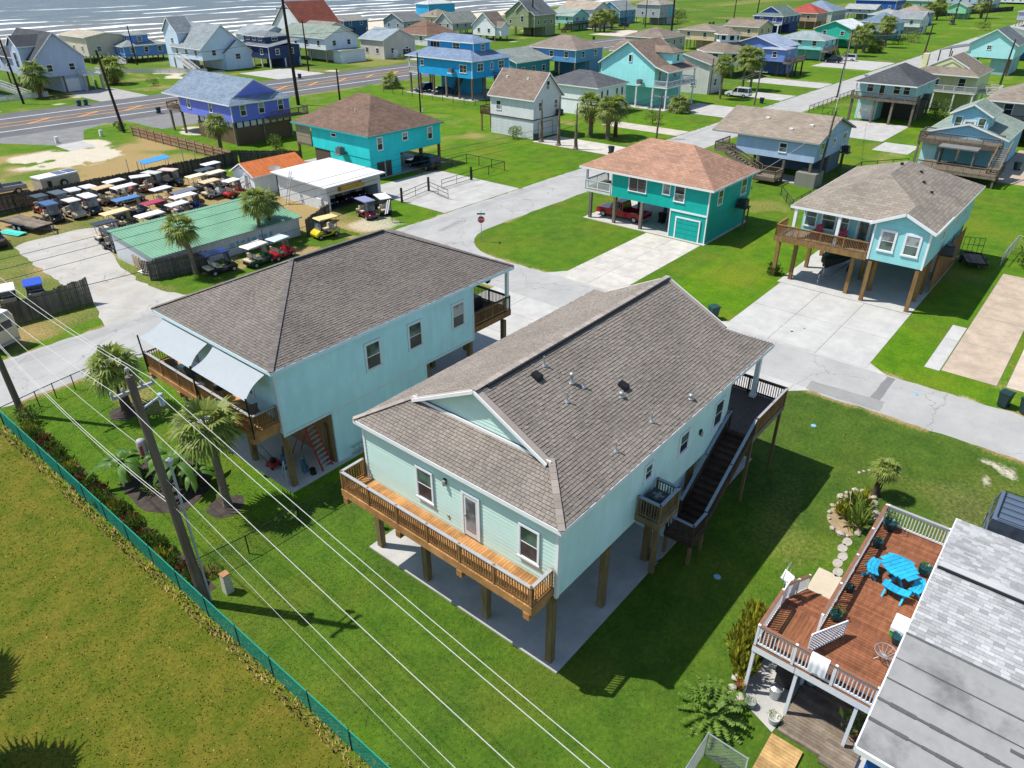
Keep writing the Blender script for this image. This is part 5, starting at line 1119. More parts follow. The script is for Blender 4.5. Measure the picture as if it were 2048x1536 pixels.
# ---------------------------------------------------------------- further rows, one line each
FAR = [
 # name, label, x0,y0,x1,y1,zb,ze, wall, roof, kind,pitch,ridge,s
 ('medium_blue_house', 'medium blue stilt house with broad grey brown hip roof behind the bright blue one', 156.2, 109.6, 168, 124.2, 3.4, 6.3, '#5f97c8', '#8c8078', 'hip', .41, 'y', None),
 ('low_teal_house', 'low blue teal gabled house with grey green roof behind cottage', 142.5, 116.8, 155.5, 131, 0, 4.1, '#3f8ca3', '#8a938f', 'gable', .3, 'x', None),
 ('grey_board_house', 'grey two storey house with shuttered window beside white SUV', 153.6, 73.1, 160.5, 86, 0, 6.0, '#c4c4bf', '#8b8076', 'gable', .25, 'x', None),
 ('indigo_house', 'indigo stilt house with blue metal roof, deck and braced posts', 191, 72.8, 202, 86, 3.6, 6.6, '#6f8ccc', '#9aa7c0', 'gable', .32, 'x', None),
 ('aqua_stilt_house', 'pale aqua stilt house with blue grey hip roof above dark SUV', 229.9, 75.7, 240, 89.3, 2.9, 5.5, '#93dbe0', '#93a0a6', 'hip', .34, 'y', None),
 ('tan_house', 'tan stilt house with brown low roof beside the highway', 234.8, 111.6, 246, 124, 3, 5.9, '#d6bfa0', '#8e8377', 'hip', .25, 'x', None),
 ('navy_house', 'navy blue stilt house with white gable trim and green grey roof', 313.5, 121, 332, 132.9, 3.2, 6.2, '#2f4486', '#6c7d79', 'dutch', .52, 'x', 2.0),
 ('red_roof_house', 'tan house with dull red hip roof behind navy house', 343, 118, 356, 131, 3, 6.2, '#b89a84', '#a8554c', 'hip', .5, 'x', None),
 ('light_blue_house', 'light blue porch house with slate hip roof behind tall palms', 312.4, 78.6, 324, 91, 2.8, 5.8, '#8fbde0', '#72859b', 'hip', .46, 'y', None),
 ('royal_blue_house', 'royal blue low house with tan roof near the far palms', 395, 89, 414, 102, 0, 5.0, '#2f8fd8', '#9c9084', 'hip', .3, 'y', None),
 ('teal_metal_roof_house', 'teal house with bright white metal gable roof', 271, 80.5, 287, 93, 2.8, 5.6, '#2fb3a3', '#d6dcdf', 'gable', .38, 'x', None),
 ('mint_arch_house', 'mint green small house with rounded gable far up the street', 457, 84, 472, 92, 2.6, 5.6, '#8fd6ae', '#a3a9a5', 'gable', .45, 'x', None),
 ('deep_blue_house', 'deep blue tall house at top of the view behind the grey one', 464, 119, 482, 140, 2.5, 7.2, '#2255ac', '#7a828c', 'hip', .35, 'x', None),
 ('white_grey_house', 'white and grey house with pale roof and balcony beyond mint metal roof', 421, 117, 433, 131.4, 2.6, 4.8, '#a3aab5', '#a5a9ab', 'gable', .3, 'y', None),
 ('slate_roof_house', 'low house with slate blue hip roof and white chimney near highway', 392, 128, 412, 147, 0, 4.8, '#b3b3b0', '#7f90a6', 'hip', .4, 'y', None),
 ('distant_green_house', 'distant sage green house by top edge', 505, 108, 520, 125, 2.5, 6, '#7fae9a', '#8f9a99', 'hip', .35, 'y', None),
 ('distant_blue_house', 'distant pale blue house behind dark fence far up the street', 575, 92, 600, 118, 2.5, 7, '#a3b9d3', '#9aa6b3', 'hip', .3, 'y', None),
 ('distant_white_house', 'distant white house at the far end of street', 655, 72, 690, 110, 1, 6, '#d9dde2', '#c3cad3', 'gable', .25, 'y', None),
 ('side_street_house', 'blue house with green grey roof behind the wide front gable', 268, 30, 284, 44, 2.2, 5.6, '#4a90cc', '#7a8780', 'hip', .3, 'y', None),
 ('brown_gable_house', 'brown roofed house with white porch behind aqua gable', 168, 96, 181, 107, 2.8, 5.6, '#cfd3d0', '#8a7a6d', 'gable', .3, 'y', None),
 ('grey_hip_house', 'grey house with brown hip roof beside highway near the tan house', 205, 113, 218, 126, 2.6, 5.6, '#b5b0a8', '#857b71', 'hip', .35, 'x', None),
 ('sand_house', 'sand coloured house between tan house and thick highway pole', 260, 108, 272, 120, 2.8, 5.8, '#cdb89a', '#8c8074', 'gable', .3, 'y', None),
 ('white_far_house', 'white house with grey roof behind the light blue porch house', 345, 78, 358, 90, 2.6, 5.6, '#d6dadd', '#8d9499', 'gable', .35, 'y', None),
 ('teal_far_house', 'small teal house before the royal blue one', 366, 92, 378, 104, 2.4, 5.4, '#4fb3b0', '#9aa09c', 'hip', .35, 'y', None),
 ('pale_grey_far_house', 'pale grey house on the right of far street', 300, 22, 316, 36, 2.6, 6, '#c3cdd3', '#7f8689', 'gable', .4, 'x', None),
 ('blue_far_house', 'soft blue house behind the pale grey one at right', 345, 20, 362, 38, 2.6, 6, '#8fb3d6', '#8a9095', 'hip', .35, 'y', None),
 ('lilac_far_house', 'lilac grey house near the top right corner', 420, 40, 438, 56, 2.6, 6, '#b3b3cc', '#8a8f98', 'hip', .35, 'y', None),
 # beach row
 ('cream_beach_house', 'cream beach house behind the green roofed white one', 152, 203, 164, 215, 2.4, 5.8, '#ddd8c9', '#8d8a82', 'gable', .4, 'y', None),
 ('slate_beach_house', 'slate grey beach house between blue cottage and grey gables', 206, 224, 217, 235, 2.2, 5.4, '#8f9aa6', '#7b7f80', 'gable', .45, 'x', None),
 ('tan_beach_house', 'tan beach house beside azure tower', 236, 236, 248, 247, 2, 5.2, '#cdbb9c', '#8f8679', 'hip', .4, 'x', None),
 ('grey_beach_house', 'grey blue beach house with steep charcoal roof and tall window bay', 62, 181, 72, 199, 3.3, 6.6, '#b6c3da', '#4f5359', 'gable', .95, 'y', None),
 ('beige_beach_house', 'beige plain beach house behind grey one', 92.5, 228, 104, 245, 2, 6.7, '#cbbfae', '#b3ab9c', 'gable', .16, 'y', None),
 ('cupola_house', 'blue beach house with square lookout room on grey roof', 99.6, 222.3, 112.4, 232.5, 1.5, 4.3, '#5f8ed0', '#8f9698', 'hip', .3, 'x', None),
 ('white_gabled_beach_house', 'white beach house with many gables and chimney tower', 104, 189, 116.6, 204, 2.6, 5.3, '#c9dbee', '#8b959b', 'gable', .8, 'y', None),
 ('navy_beach_house', 'dark navy beach house with white framed windows and clerestory', 119.1, 182.2, 129, 194, 2.2, 5.3, '#303f68', '#7c8489', 'shed', .12, 'x', None),
 ('pale_beach_house', 'pale grey blue beach house behind navy one', 131, 203, 141, 216, 2, 6.2, '#c6d2de', '#9aa2a6', 'gable', .4, 'y', None),
 ('red_roof_beach_house', 'white beach house with huge dull red gable roof', 162, 224, 178, 244, 0, 4.2, '#d6dae0', '#8a5146', 'gable', .85, 'x', None),
 ('green_roof_white_house', 'white stilt house with sage gable roof and open garage bay', 136, 180, 147.3, 202, 3.3, 6.3, '#e0e6f0', '#87958c', 'gable', .45, 'y', None),
 ('blue_beach_cottage', 'blue beach cottage on tall stilts near the sand', 190.8, 240, 202.4, 251, 3, 5.6, '#44699c', '#8d8e88', 'gable', .22, 'x', None),
 ('beige_garage_house', 'beige two storey house with blue grey roof and wide garage', 152.5, 174.8, 165, 185, 0, 5.1, '#c9c3b8', '#93a0ab', 'gable', .4, 'y', None),
 ('azure_tower_house', 'azure three storey beach tower house at water edge', 255.8, 261, 273, 269, 1.5, 8.4, '#2fa9e0', '#c6cacb', 'hip', .3, 'x', None),
 ('grey_gable_beach_house', 'grey beach house with white trimmed twin gables', 221.1, 213, 236, 222, 1.8, 4.3, '#a9adad', '#8f968f', 'gable', .75, 'x', None),
 ('brown_roof_low_house', 'low white house with brown hip roof behind bright blue house', 188.3, 193.4, 203, 209.5, 0, 3.3, '#dcdad5', '#80675a', 'hip', .5, 'y', None),
 ('white_barn_house', 'white gambrel style beach house with brown roof', 216.8, 187.8, 224, 198.5, 1.6, 4.7, '#e3e6ea', '#7d746c', 'gable', .75, 'x', None),
 ('olive_beach_house', 'olive green three storey beach house with white balcony', 238.7, 187.1, 252, 201.5, 3.2, 7.4, '#8f9a76', '#646a70', 'gable', .62, 'x', None),
 ('seafoam_house', 'seafoam gabled beach house with brown outdoor stair', 272, 193, 283, 204, 2.6, 5.5, '#8fcfc0', '#93a39c', 'gable', .42, 'y', None),
 ('tan_roof_beach_house', 'white beach house with tan roof and dark triangular vent', 287, 193, 300, 211, 3.2, 7.3, '#ccd0d8', '#a89c8e', 'gable', .4, 'y', None),
 ('cornflower_beach_house', 'cornflower blue beach house with twin white trimmed gables', 317.3, 198.9, 331, 210, 2.4, 5.6, '#5f9fd0', '#8f999a', 'gable', .6, 'x', None),
 ('grey_tower_house', 'tall grey beach house with turquoise side panel', 322, 181, 336, 193, 3.0, 8.3, '#a3a9ad', '#9a958c', 'hip', .4, 'x', None),
 ('far_left_beach_house', 'white beach house with outdoor stair at the left edge', 46, 189, 56, 204, 3, 6.5, '#c9d0da', '#9aa1a6', 'gable', .5, 'y', None),
]
FT = {}
for (nm, lab, x0, y0, x1, y1, zb, ze, wc, rc, kd, pt, rg, s) in FAR:
    wm = S('wall_'+nm, wc, .8); rm = SH('roof_'+nm, rc, .85)
    nwx, nwy = max(1, int((y1-y0)/4.5)), max(1, int((x1-x0)/4.2)); dz = 1.0 if zb > .5 else 1.5; k = 'd'
    wx = spread_w(y0+.5, y1-.5, nwx, dz, 1.1, 1.3, 'd'); wy = spread_w(x0+.5, x1-.5, nwy, dz, 1.1, 1.3, 'd')
    gr = 'beach houses between highway and sand' if y0 > 165 else ('houses along the streets' if x0 < 300 else 'houses far up the street')
    FT[nm] = house(nm, lab, x0, y0, x1, y1, zb, ze, wm, rm, kd, pt, rg, s, over=.45, group=gr, wx=wx, wy=wy, postg=(3, 4) if zb > .5 else None, corner=True, postm=OLDWOOD if y0 < 165 else WHITE2 if nm in ('tan_roof_beach_house', 'navy_beach_house') else OLDWOOD)
    if zb > 2: build(MB().box(x0+(x1-x0)*.45, y0+.4, 0, x1-.4, y0+(y1-y0)*.7, zb-.01), 'lower_wall', wm, FT[nm])
def extra(nm, x0, y0, x1, y1, z0, ze, wall, roof, kd, pt, rg, wx=(), wy=()):
    t = FT[nm]; wm = S('wall_'+nm, wall, .8); build(MB().box(x0, y0, z0, x1, y1, ze+pt*.3-.1), 'upper_wall', wm, t)
    add_roof(t, kd, x0, y0, x1, y1, ze, pt, SH('roof_'+nm, roof), rg, None, WHITE, .35, wm, name='upper_roof')
    for c, z, w, h, k in wx: win(t, 'x', c, z, w, h, x0, WHITE, None, k)
    for c, z, w, h, k in wy: win(t, 'y', c, z, w, h, y0, WHITE, None, k)
extra('cupola_house', 103, 224, 108, 229.5, 4.3, 6.9, '#5f8ed0', '#8f9698', 'hip', .3, 'x', [(226.8, 5.2, 1, 1.2, 'd')], [(105.5, 5.2, 1.2, 1.2, 'd')])
extra('grey_beach_house', 60.8, 184, 66, 189, 3.3, 9.2, '#b6c3da', '#4f5359', 'gable', .7, 'x', [(186.5, 5, 1.4, 3, 'd')], [(63.5, 6.6, .9, 1.2, 'd')])
extra('grey_beach_house', 62, 199, 72, 206, 3.3, 5.6, '#d6dde6', '#4f5359', 'gable', .6, 'x', [(202, 4.2, .9, 1.2, 'd')])
extra('white_gabled_beach_house', 104.2, 200, 109, 207, 0, 8.6, '#d6e2ee', '#8b959b', 'gable', .9, 'x', [(203, 6, 1, 1.2, 'd')], [(106.5, 6.2, .9, 1.2, 'd')])
extra('white_gabled_beach_house', 110, 188, 117.5, 193.5, 0, 4.0, '#c9dbee', '#8b959b', 'gable', .7, 'y', [(190, 2.4, 1.2, 1.2, 'd')], [(113.5, 2.4, 1.4, 1.3, 'd')])
extra('white_gabled_beach_house', 108.5, 196, 113.5, 203, 6, 8.8, '#d6e2ee', '#8b959b', 'hip', .6, 'y', [(199, 7.2, 1, 1, 'd')], [(111, 7.2, 1, 1, 'd')])
extra('navy_beach_house', 121, 186, 128, 196, 5.2, 7.4, '#303f68', '#7c8489', 'hip', .25, 'y', [(188.2, 6.3, 1.6, .7, 'w'), (191, 6.3, 1.6, .7, 'w'), (194, 6.3, 1.6, .7, 'w')], [(124, 6.3, 1.6, .7, 'w')])
extra('green_roof_white_house', 138.5, 176.6, 147, 180.3, 0, 3.3, '#c9dcf0', '#87958c', 'hip', .1, 'x')
extra('olive_beach_house', 237.5, 189, 243, 195, 3.2, 8.6, '#8f9a76', '#646a70', 'gable', .8, 'x', [(192, 5, 1.2, 2, 'd')], [(240, 5, 1.2, 1.6, 'd')])
extra('olive_beach_house', 246, 194, 252, 201, 7, 10.2, '#8f9a76', '#646a70', 'hip', .5, 'x', [(197, 8.2, 1, 1.2, 'd')], [(249, 8.2, 1, 1.2, 'd')])
extra('white_barn_house', 217.5, 185.5, 222, 188.5, 1.6, 4.6, '#e3e6ea', '#8e8176', 'gable', .6, 'y')
extra('indigo_house', 189.5, 71, 195, 76.5, 3.5, 6.4, '#6f8ccc', '#7d7069', 'hip', .15, 'x', [(73.6, 4.4, 1, 1.3, 'd')], [(192, 4.4, .9, 1.3, 'd')])
t = FT['indigo_house']; deck(t, 'deck', 188.6, 69, 198, 70.9, 3.5, 'x', OLDWOOD, OLDWOOD, 'xyX', False, OLDWOOD); posts(t, [(189, 69.3), (193.5, 69.3), (197.6, 69.3)], 3.4, .3, DARKWOOD)
t = FT['navy_house']; deck(t, 'porch', 311, 121, 313.4, 133, 3.3, 'x', WHITE2, WHITE2, 'xy', False, WHITE2); posts(t, [(311.2, y) for y in (121.4, 125, 129, 132.6)], 3.2, .4, WHITE)
t = FT['aqua_stilt_house']; deck(t, 'porch', 228, 73.4, 236, 75.6, 2.9, 'x', OLDWOOD, OLDWOOD, 'xyX', False, OLDWOOD); stairs(t, (240.5, 74.4), (236, 74.4), .1, 2.9, 1.2, DARKWOOD)
t = FT['light_blue_house']; deck(t, 'porch', 310.4, 78, 312.3, 91, 2.9, 'x', OLDWOOD, WHITE2, 'xy', False, WHITE2)
t = FT['blue_beach_cottage']; deck(t, 'porch', 189, 240, 190.7, 250, 3, 'x', WHITE2, WHITE2, 'xy', False, WHITE2)
t = FT['seafoam_house']; deck(t, 'stair_deck', 268, 190.5, 284, 192.9, 2.6, 'x', DARKWOOD, DARKWOOD, 'xy', False, DARKWOOD); stairs(t, (268, 191.6), (262, 190.6), 2.6, .1, 1.4, DARKWOOD); posts(t, [(268.3, 190.8), (276, 190.8), (283.6, 190.8)], 2.5, .3, DARKWOOD)
t = FT['grey_beach_house']; deck(t, 'balcony', 70, 178.6, 74, 181, 3.4, 'x', WHITE2, WHITE2, 'xyX', False, WHITE2); posts(t, [(70.2, 178.9), (73.8, 178.9)], 3.3, .4, GREYCAP); garage(t, 'y', 68.4, .05, 3, 2.4, 181.4, WHITE)
stairs(FT['white_gabled_beach_house'], (101, 196), (101.5, 188), 3.4, .1, 1.5, WHITE2); stairs(FT['cupola_house'], (97.6, 229), (98.2, 221), 2.2, .1, 1.4, WHITE2); stairs(FT['far_left_beach_house'], (54, 187.5), (59, 180), 3.2, .1, 1.4, WHITE2)
garage(FT['beige_garage_house'], 'y', 161.5, .05, 3.2, 2.2, 174.8, LOWDARK); garage(FT['beige_garage_house'], 'y', 157, .05, 1.6, 2.1, 174.8, WHITE)
build(MB().box(331, 180.85, 3.4, 335.5, 180.95, 7.4), 'turquoise_panel', plain('turquoise_panel', (.05, .5, .52), .6, .05), FT['grey_tower_house'])
# octagonal house
def octagon():
    cx, cy, r = 184.5, 84.0, 6.4; W = S('pale_grey_siding', '#c3cfda', .8); RM = SH('octagon_shingle', '#857b70', .85)
    t = thing('octagonal_house', 'octagonal stilt house with windowed lookout room on its brown roof', 'house', (cx, cy, 0), 'houses along the streets')
    ring = lambda rr, o=22.5: [(cx+rr*math.cos(R(o+45*i)), cy+rr*math.sin(R(o+45*i))) for i in range(8)]
    build(MB().prism(ring(r), 2.9, 6.0), 'wall', W, t); a, b = ring(r+.8), ring(2.4); mb = MB()
    for i in range(8): j = (i+1) % 8; mb.slab([(*a[i], 5.8), (*a[j], 5.8), (*b[j], 7.9), (*b[i], 7.9)], .12)
    build(mb, 'roof', RM, t); build(MB().prism(ring(2.7), 7.2, 9.6), 'lookout_wall', plain('lookout_white', (.7, .78, .85), .6, .05), t); c = ring(3.4); mb = MB()
    for i in range(8): j = (i+1) % 8; mb.slab([(*c[i], 9.5), (*c[j], 9.5), (cx, cy, 10.9)], .12)
    build(mb, 'lookout_roof', RM, t)
    fb = MB()
    for q, z in ((a, 5.72), (c, 9.42)):
        for i in range(8): fb.bar((*q[i], z), (*q[(i+1) % 8], z), .06, .2)
    build(fb, 'fascia', WHITE, t)
    for rr, z, w, h in ((2.72, 8.2, 1.2, 1.0), (r+.02, 3.7, 1.5, 1.7)):
        for i in range(3, 8):
            an = R(45*i); p = Vector((cx+rr*.924*math.cos(an), cy+rr*.924*math.sin(an), z+h/2)); tg = Vector((-math.sin(an), math.cos(an), 0))
            build(MB().bar(p-tg*w/2, p+tg*w/2, .06, h+.16), 'window', WHITE, t); q = p+Vector((math.cos(an), math.sin(an), 0))*.04; build(MB().bar(q-tg*(w/2-.09), q+tg*(w/2-.09), .03, h-.06), 'pane', GLASS, bpy.data.objects[-1] if False else t)
    posts(t, [(cx+.85*r*math.cos(R(45*i)), cy+.85*r*math.sin(R(45*i))) for i in range(8)], 2.9, .35, OLDWOOD)
octagon()

# ================================================================== PLANTS
PALML = leaf('palm_frond', (.2, .265, .06), .4, .35); PALMD = leaf('dead_frond', (.26, .17, .075), .35, .1); TRUNK = piece('palm_trunk', (.19, .155, .115), .15, .95, grain=(4, 4, 14)); TRUNKD = piece('dark_palm_trunk', (.10, .075, .055), .2, .95, grain=(4, 4, 14))
def frond(m, o, az, el, L, fan, rs, nl=15):
    d = Vector((math.cos(az)*math.cos(el), math.sin(az)*math.cos(el), math.sin(el))); side = Vector((-math.sin(az), math.cos(az), 0)); nrm = side.cross(d)
    p = Vector(o); q = p+d*L*.75+Vector((0, 0, -.06*L)); m.bar(p, q, .03, .02, nrm)
    d2 = (d+Vector((0, 0, -.35))).normalized(); up = side.cross(d2)
    for i in range(nl):
        t = (i/(nl-1)-.5)*2; a = t*R(95); dr = d2*math.cos(a)+side*math.sin(a); ln = fan*(1-.28*abs(t))*rs.uniform(.85, 1.1)
        w = dr.cross(up).normalized()*fan*.055; mid = q+dr*ln*.55+up*fan*.05; tip = q+dr*ln+Vector((0, 0, -.38*ln*rs.uniform(.5, 1.6)))
        m.add([q-w*.3, q+w*.3, mid+w, tip, mid-w], [(0, 1, 2, 4), (4, 2, 3)])
def palm_meshes(seed, n=36, L=1.0, fan=.85, dead=8):
    rs = random.Random(seed); m = MB(); k = MB()
    for i in range(n):
        el = R(78)-(i/n)**.9*R(112)+R(rs.uniform(-8, 8)); frond(m, (0, 0, 0), i*2.399+rs.uniform(-.2, .2), el, L*rs.uniform(.8, 1.1), fan*rs.uniform(.85, 1.1), rs)
    for i in range(dead): frond(k, (0, 0, -.1), i*2.399, R(rs.uniform(-80, -55)), L*.8, fan*.7, rs, 9)
    a, b = m.mesh('crown'), k.mesh('dead_fronds'); a.materials.append(PALML); b.materials.append(PALMD); return a, b
PM = [palm_meshes(i, 32, 1.0, .92, 6+6*(i % 2)) for i in (1, 2, 3)]
def palm(x, y, h, label, size=1.0, group=None, r=.17, lean=(0, 0), v=0, dark=False, dead=True, name='fan_palm', skirt=0):
    t = thing(name, label, 'palm', (x, y, 0), group); rs = random.Random(int(x*7+y*3)); n = max(5, int(h/.22)); pts = []; rr = []
    for i in range(n+1):
        f = i/n; pts.append((x+lean[0]*f*f, y+lean[1]*f*f, h*f)); rr.append(r*(1.35-.45*f+(.35 if i == 0 else 0))*(1+.06*(i % 2)))
    build(MB().tube(pts, rr, 10), 'trunk', TRUNKD if dark else TRUNK, t)
    bt = MB()
    for i in range(14): a = i*2.4; z = h-.02-i*.045; bt.bar((x+lean[0]+math.cos(a)*r*.7, y+lean[1]+math.sin(a)*r*.7, z), (x+lean[0]+math.cos(a)*r*2.1, y+lean[1]+math.sin(a)*r*2.1, z+.22), .07, .03)
    build(bt, 'boots', PALMD, t)
    a, b = PM[v % 3]; s = size*rs.uniform(.95, 1.05)
    place(a, 'crown', t, (x+lean[0], y+lean[1], h), (rs.uniform(-.06, .06), rs.uniform(-.06, .06), rs.uniform(0, 6)), (s, s, s))
    if dead: place(b, 'dead_fronds', t, (x+lean[0], y+lean[1], h), (0, 0, rs.uniform(0, 6)), (s, s, s*(1+skirt)))
    return t
PG = 'fan palms around the neighbourhood'
for i, (x, y, h, lab, sz, r, dk) in enumerate([
  (13.0, 30.0, 5.0, 'fan palm in mulch ring in front of the shade sail deck', 1.25, .17, 0), (14.0, 43.0, 3.2, 'stout fan palm behind the crossarm utility pole', 1.3, .24, 1),
  (29.0, 61.3, 4.3, 'fan palm leaning before green metal shed', 1.25, .17, 0), (37.2, 63.1, 4.5, 'left trunk of the twin palms beside green shed', 1.3, .17, 0), (38.9, 64.0, 3.9, 'right trunk of the twin palms beside green shed', 1.15, .16, 1),
  (57.1, 103.6, 4.0, 'fan palm beside purple house fence', 1.5, .22, 0), (102.1, 68.0, 4.6, 'first palm of the three by the cottage drive', 1.9, .28, 0), (101.8, 64.5, 4.5, 'middle palm of the three by the cottage drive', 1.9, .28, 0), (104.2, 64.6, 4.5, 'darker palm of the three by the cottage drive', 1.7, .25, 1),
  (130.9, 67.5, 1.2, 'short young palm in front of aqua gable house', 1.9, .22, 0), (149.9, 68.3, 6.6, 'tall palm with bright crown beside white SUV', 1.7, .2, 0), (165.3, 70.3, 6.9, 'left palm of the shaggy pair beside indigo house', 2.0, .2, 0), (165.0, 68.3, 6.4, 'right palm of the shaggy pair beside indigo house', 2.0, .2, 0),
  (295.9, 77.7, 6.3, 'slim tall palm in front of light blue house', 2.2, .22, 0), (284.0, 73.2, 7.0, 'taller slim palm near light blue house', 2.2, .22, 0), (263.0, 73.8, 5.6, 'full palm in front of teal metal roof house', 2.6, .4, 0), (251.0, 72.7, 5.6, 'palm near the parked SUVs', 2.3, .35, 0), (265.4, 70.9, 1.6, 'low drooping palm by the far drive', 2.2, .4, 1),
  (425.6, 103.3, 5.0, 'far palm beside royal blue house', 2.8, .3, 0), (440.5, 96.9, 4.6, 'dense far palm near mint arch house', 3.4, .4, 0), (443.6, 93.3, 6.2, 'tall far palm near mint arch house', 3.2, .35, 0), (470.8, 78.8, 6.8, 'thick far palm beyond mint arch house', 3.4, .5, 0),
  (60.3, 177.8, 4.4, 'full palm before the grey beach house', 2.4, .3, 0), (79.2, 185.4, 3.3, 'shaggy palm between grey and cupola beach houses', 2.5, .35, 1), (274.0, 183.0, 4.8, 'leftmost palm of the group by beach drive', 2.4, .3, 0), (272.8, 179.8, 5.7, 'tallest palm of the group by beach drive', 2.5, .3, 0), (276.4, 180.2, 5.4, 'inner palm of the group by beach drive', 2.4, .3, 1), (288.1, 184.2, 5.1, 'rightmost palm of the group by beach drive', 2.6, .35, 0),
  (116.3, 131.9, 1.2, 'small palm by the chain fence of the blue house', 1.8, .2, 0), (35.4, 4.3, 1.75, 'young palm in the rock edged bed', .6, .15, 1)]):
    palm(x, y, h, lab, sz, PG, r, (-.45 if i == 2 else random.uniform(-.15, .15), random.uniform(-.15, .15)), i, dk, x > 14 and i != 29)
for x, y, h, lab in ((93.2, 71.3, 6.0, 'bare palm trunk nearest the cottage garage'), (93.0, 67.8, 6.9, 'tallest bare palm trunk by cottage drive'), (92.5, 64.2, 6.3, 'bare palm trunk nearest the street')):
    t = thing('bare_palm', lab, 'palm', (x, y, 0), 'bare palm trunks'); n = 20
    build(MB().tube([(x+.05*math.sin(i), y, h*i/n) for i in range(n+1)], [.3-.012*i+(.2 if i == 0 else 0)+.015*(i % 2) for i in range(n)]+[.06], 9), 'trunk', TRUNK, t); build(MB().tube([(x, y, h), (x+.05, y, h+.35)], [.12, .02], 7), 'stub', TRUNKD, t)
palm(-1.15, 24.6, 4.9, 'fan palm beyond the left edge that shades the field corner', 1.35, PG, .2, (0, 0), 0, 0, True)
palm(-1.0, 30.6, 4.9, 'fan palm beyond the left edge that shades the field margin', 1.3, PG, .2, (0, 0), 1, 0, True)
BGREEN = leaf('bush_green', (.095, .16, .03), .5); BYEL = leaf('croton_leaf', (.24, .26, .035), .6); BRED = leaf('red_leaf', (.13, .075, .035), .6); BANL = leaf('banana_leaf', (.075, .18, .025), .3, .3); BLIGHT = leaf('light_leaf', (.16, .24, .05), .45); PINK = leaf('pink_flower', (.6, .12, .18), .3)
_bm = {}
def bush_mesh(seed, n, leafs, mat, key, up=0.0, strap=1.0):
    k = (seed, n, key, leafs, up, strap)
    if k not in _bm:
        rs = random.Random(seed); m = MB(); lob = [(Vector((rs.uniform(-.5, .5), rs.uniform(-.5, .5), rs.uniform(.25, .8))), rs.uniform(.3, .5)) for _ in range(7)]
        for i in range(n):
            c, r = rs.choice(lob); v = Vector((rs.gauss(0, 1), rs.gauss(0, 1), rs.gauss(0, 1))).normalized()*r*rs.uniform(.55, 1.05); p = c+v
            if p.z < .02: p.z = abs(p.z)
            d = (v.normalized()+Vector((rs.uniform(-.6, .6), rs.uniform(-.6, .6), rs.uniform(-.2, .9)+up))).normalized(); s = d.cross(Vector((rs.uniform(-1, 1), rs.uniform(-1, 1), rs.uniform(-1, 1)))).normalized(); l = leafs*rs.uniform(.6, 1.3)
            nn = d.cross(s); m.add([p, p+d*l*strap*.5+s*l*.28, p+d*l*strap-nn*l*.15, p+d*l*strap*.5-s*l*.28], [(0, 1, 2, 3)])
        _bm[k] = m.mesh('foliage'); _bm[k].materials.append(mat)
    return _bm[k]
def bush(x, y, sx, sy, sz, mat, label, name='shrub', group=None, n=420, leafs=.16, cat='shrub', z=0, up=0, strap=1.0, stem=True, seed=None):
    t = thing(name, label, cat, (x, y, z), group); s = random.randint(1, 4) if seed is None else seed
    place(bush_mesh(s, n, leafs, mat, mat.name, up, strap), 'foliage', t, (x, y, z), (0, 0, random.uniform(0, 6)), (sx, sy, sz))
    if stem: build(MB().tube([(x, y, z), (x, y, z+sz*.5)], [.05, .02], 6).tube([(x, y, z), (x+sx*.3, y, z+sz*.5)], [.03, .012], 5), 'stem', TRUNKD, t)
    return t
for i in range(26):
    y = 26.3+i*.75; mt = (BGREEN, BRED, BGREEN, BYEL, BGREEN, BGREEN, BRED)[i % 7]
    bush(9.0+random.uniform(-.12, .2), y+random.uniform(-.2, .2), .5, .5, .62+random.uniform(-.1, .2), mt, 'red and yellow leaved shrub in the hedge along green chain link fence', 'hedge_shrub', 'hedge along the green fence', 260, .3, up=.6, strap=1.4)
bush(9.7, 46.3, .9, .9, 1.0, BGREEN, 'bushy shrub with pink flowers at the fence corner by street', 'flowering_shrub', None, 500, .18)
for k in range(26): pass
t = bush(9.55, 46.6, .55, .5, 1.2, PINK, 'pink blossom cluster on the corner shrub', 'flower_cluster', None, 60, .13, 'flowers', .1, stem=False)
bush(9.9, 26.2, .6, .5, .45, BRED, 'low dark red shrub beside pedestal box', 'low_shrub', None, 300, .16)
for i, (x, y, s) in enumerate(((10.7, 35.9, 1.0), (12.4, 33.4, 1.15), (12.2, 35.2, .9), (12.7, 32.5, .8))):   # banana plants: every leaf a part
    lab = ['banana plant nearest the green fence with arching torn leaves', 'tallest banana plant in the round bed', 'banana plant in the middle of the bed', 'small banana plant nearest the mulched palm'][i]
    t = thing('banana_plant', lab, 'plant', (x, y, 0), 'banana plants in the round bed'); build(MB().tube([(x, y, 0), (x+.05, y, 1.5*s)], [.13, .08], 9), 'stem', BLIGHT, t)
    for k in range(14):
        a = k*2.399+i; L = random.uniform(1.7, 2.6)*s; el = R(random.uniform(30, 78)); m = MB(); P = []; w = .21*s; n = 8
        for j in range(n+1):
            f = j/n; rr = L*f*math.cos(el); zz = 1.3*s+L*f*math.sin(el)-.85*L*f*f; wd = w*math.sin(math.pi*min(1, .12+f*.88))**.6*(1 if j < n else .1); c = Vector((x+math.cos(a)*rr, y+math.sin(a)*rr, zz)); sd = Vector((-math.sin(a), math.cos(a), 0))*wd; P.append((c+sd-Vector((0, 0, wd*.35)), c, c-sd-Vector((0, 0, wd*.35))))
        V = [p for q in P for p in q]; m.add(V, [(3*j, 3*j+1, 3*j+4, 3*j+3) for j in range(n)]+[(3*j+1, 3*j+2, 3*j+5, 3*j+4) for j in range(n)]); build(m, 'leaf', BANL, t, True)
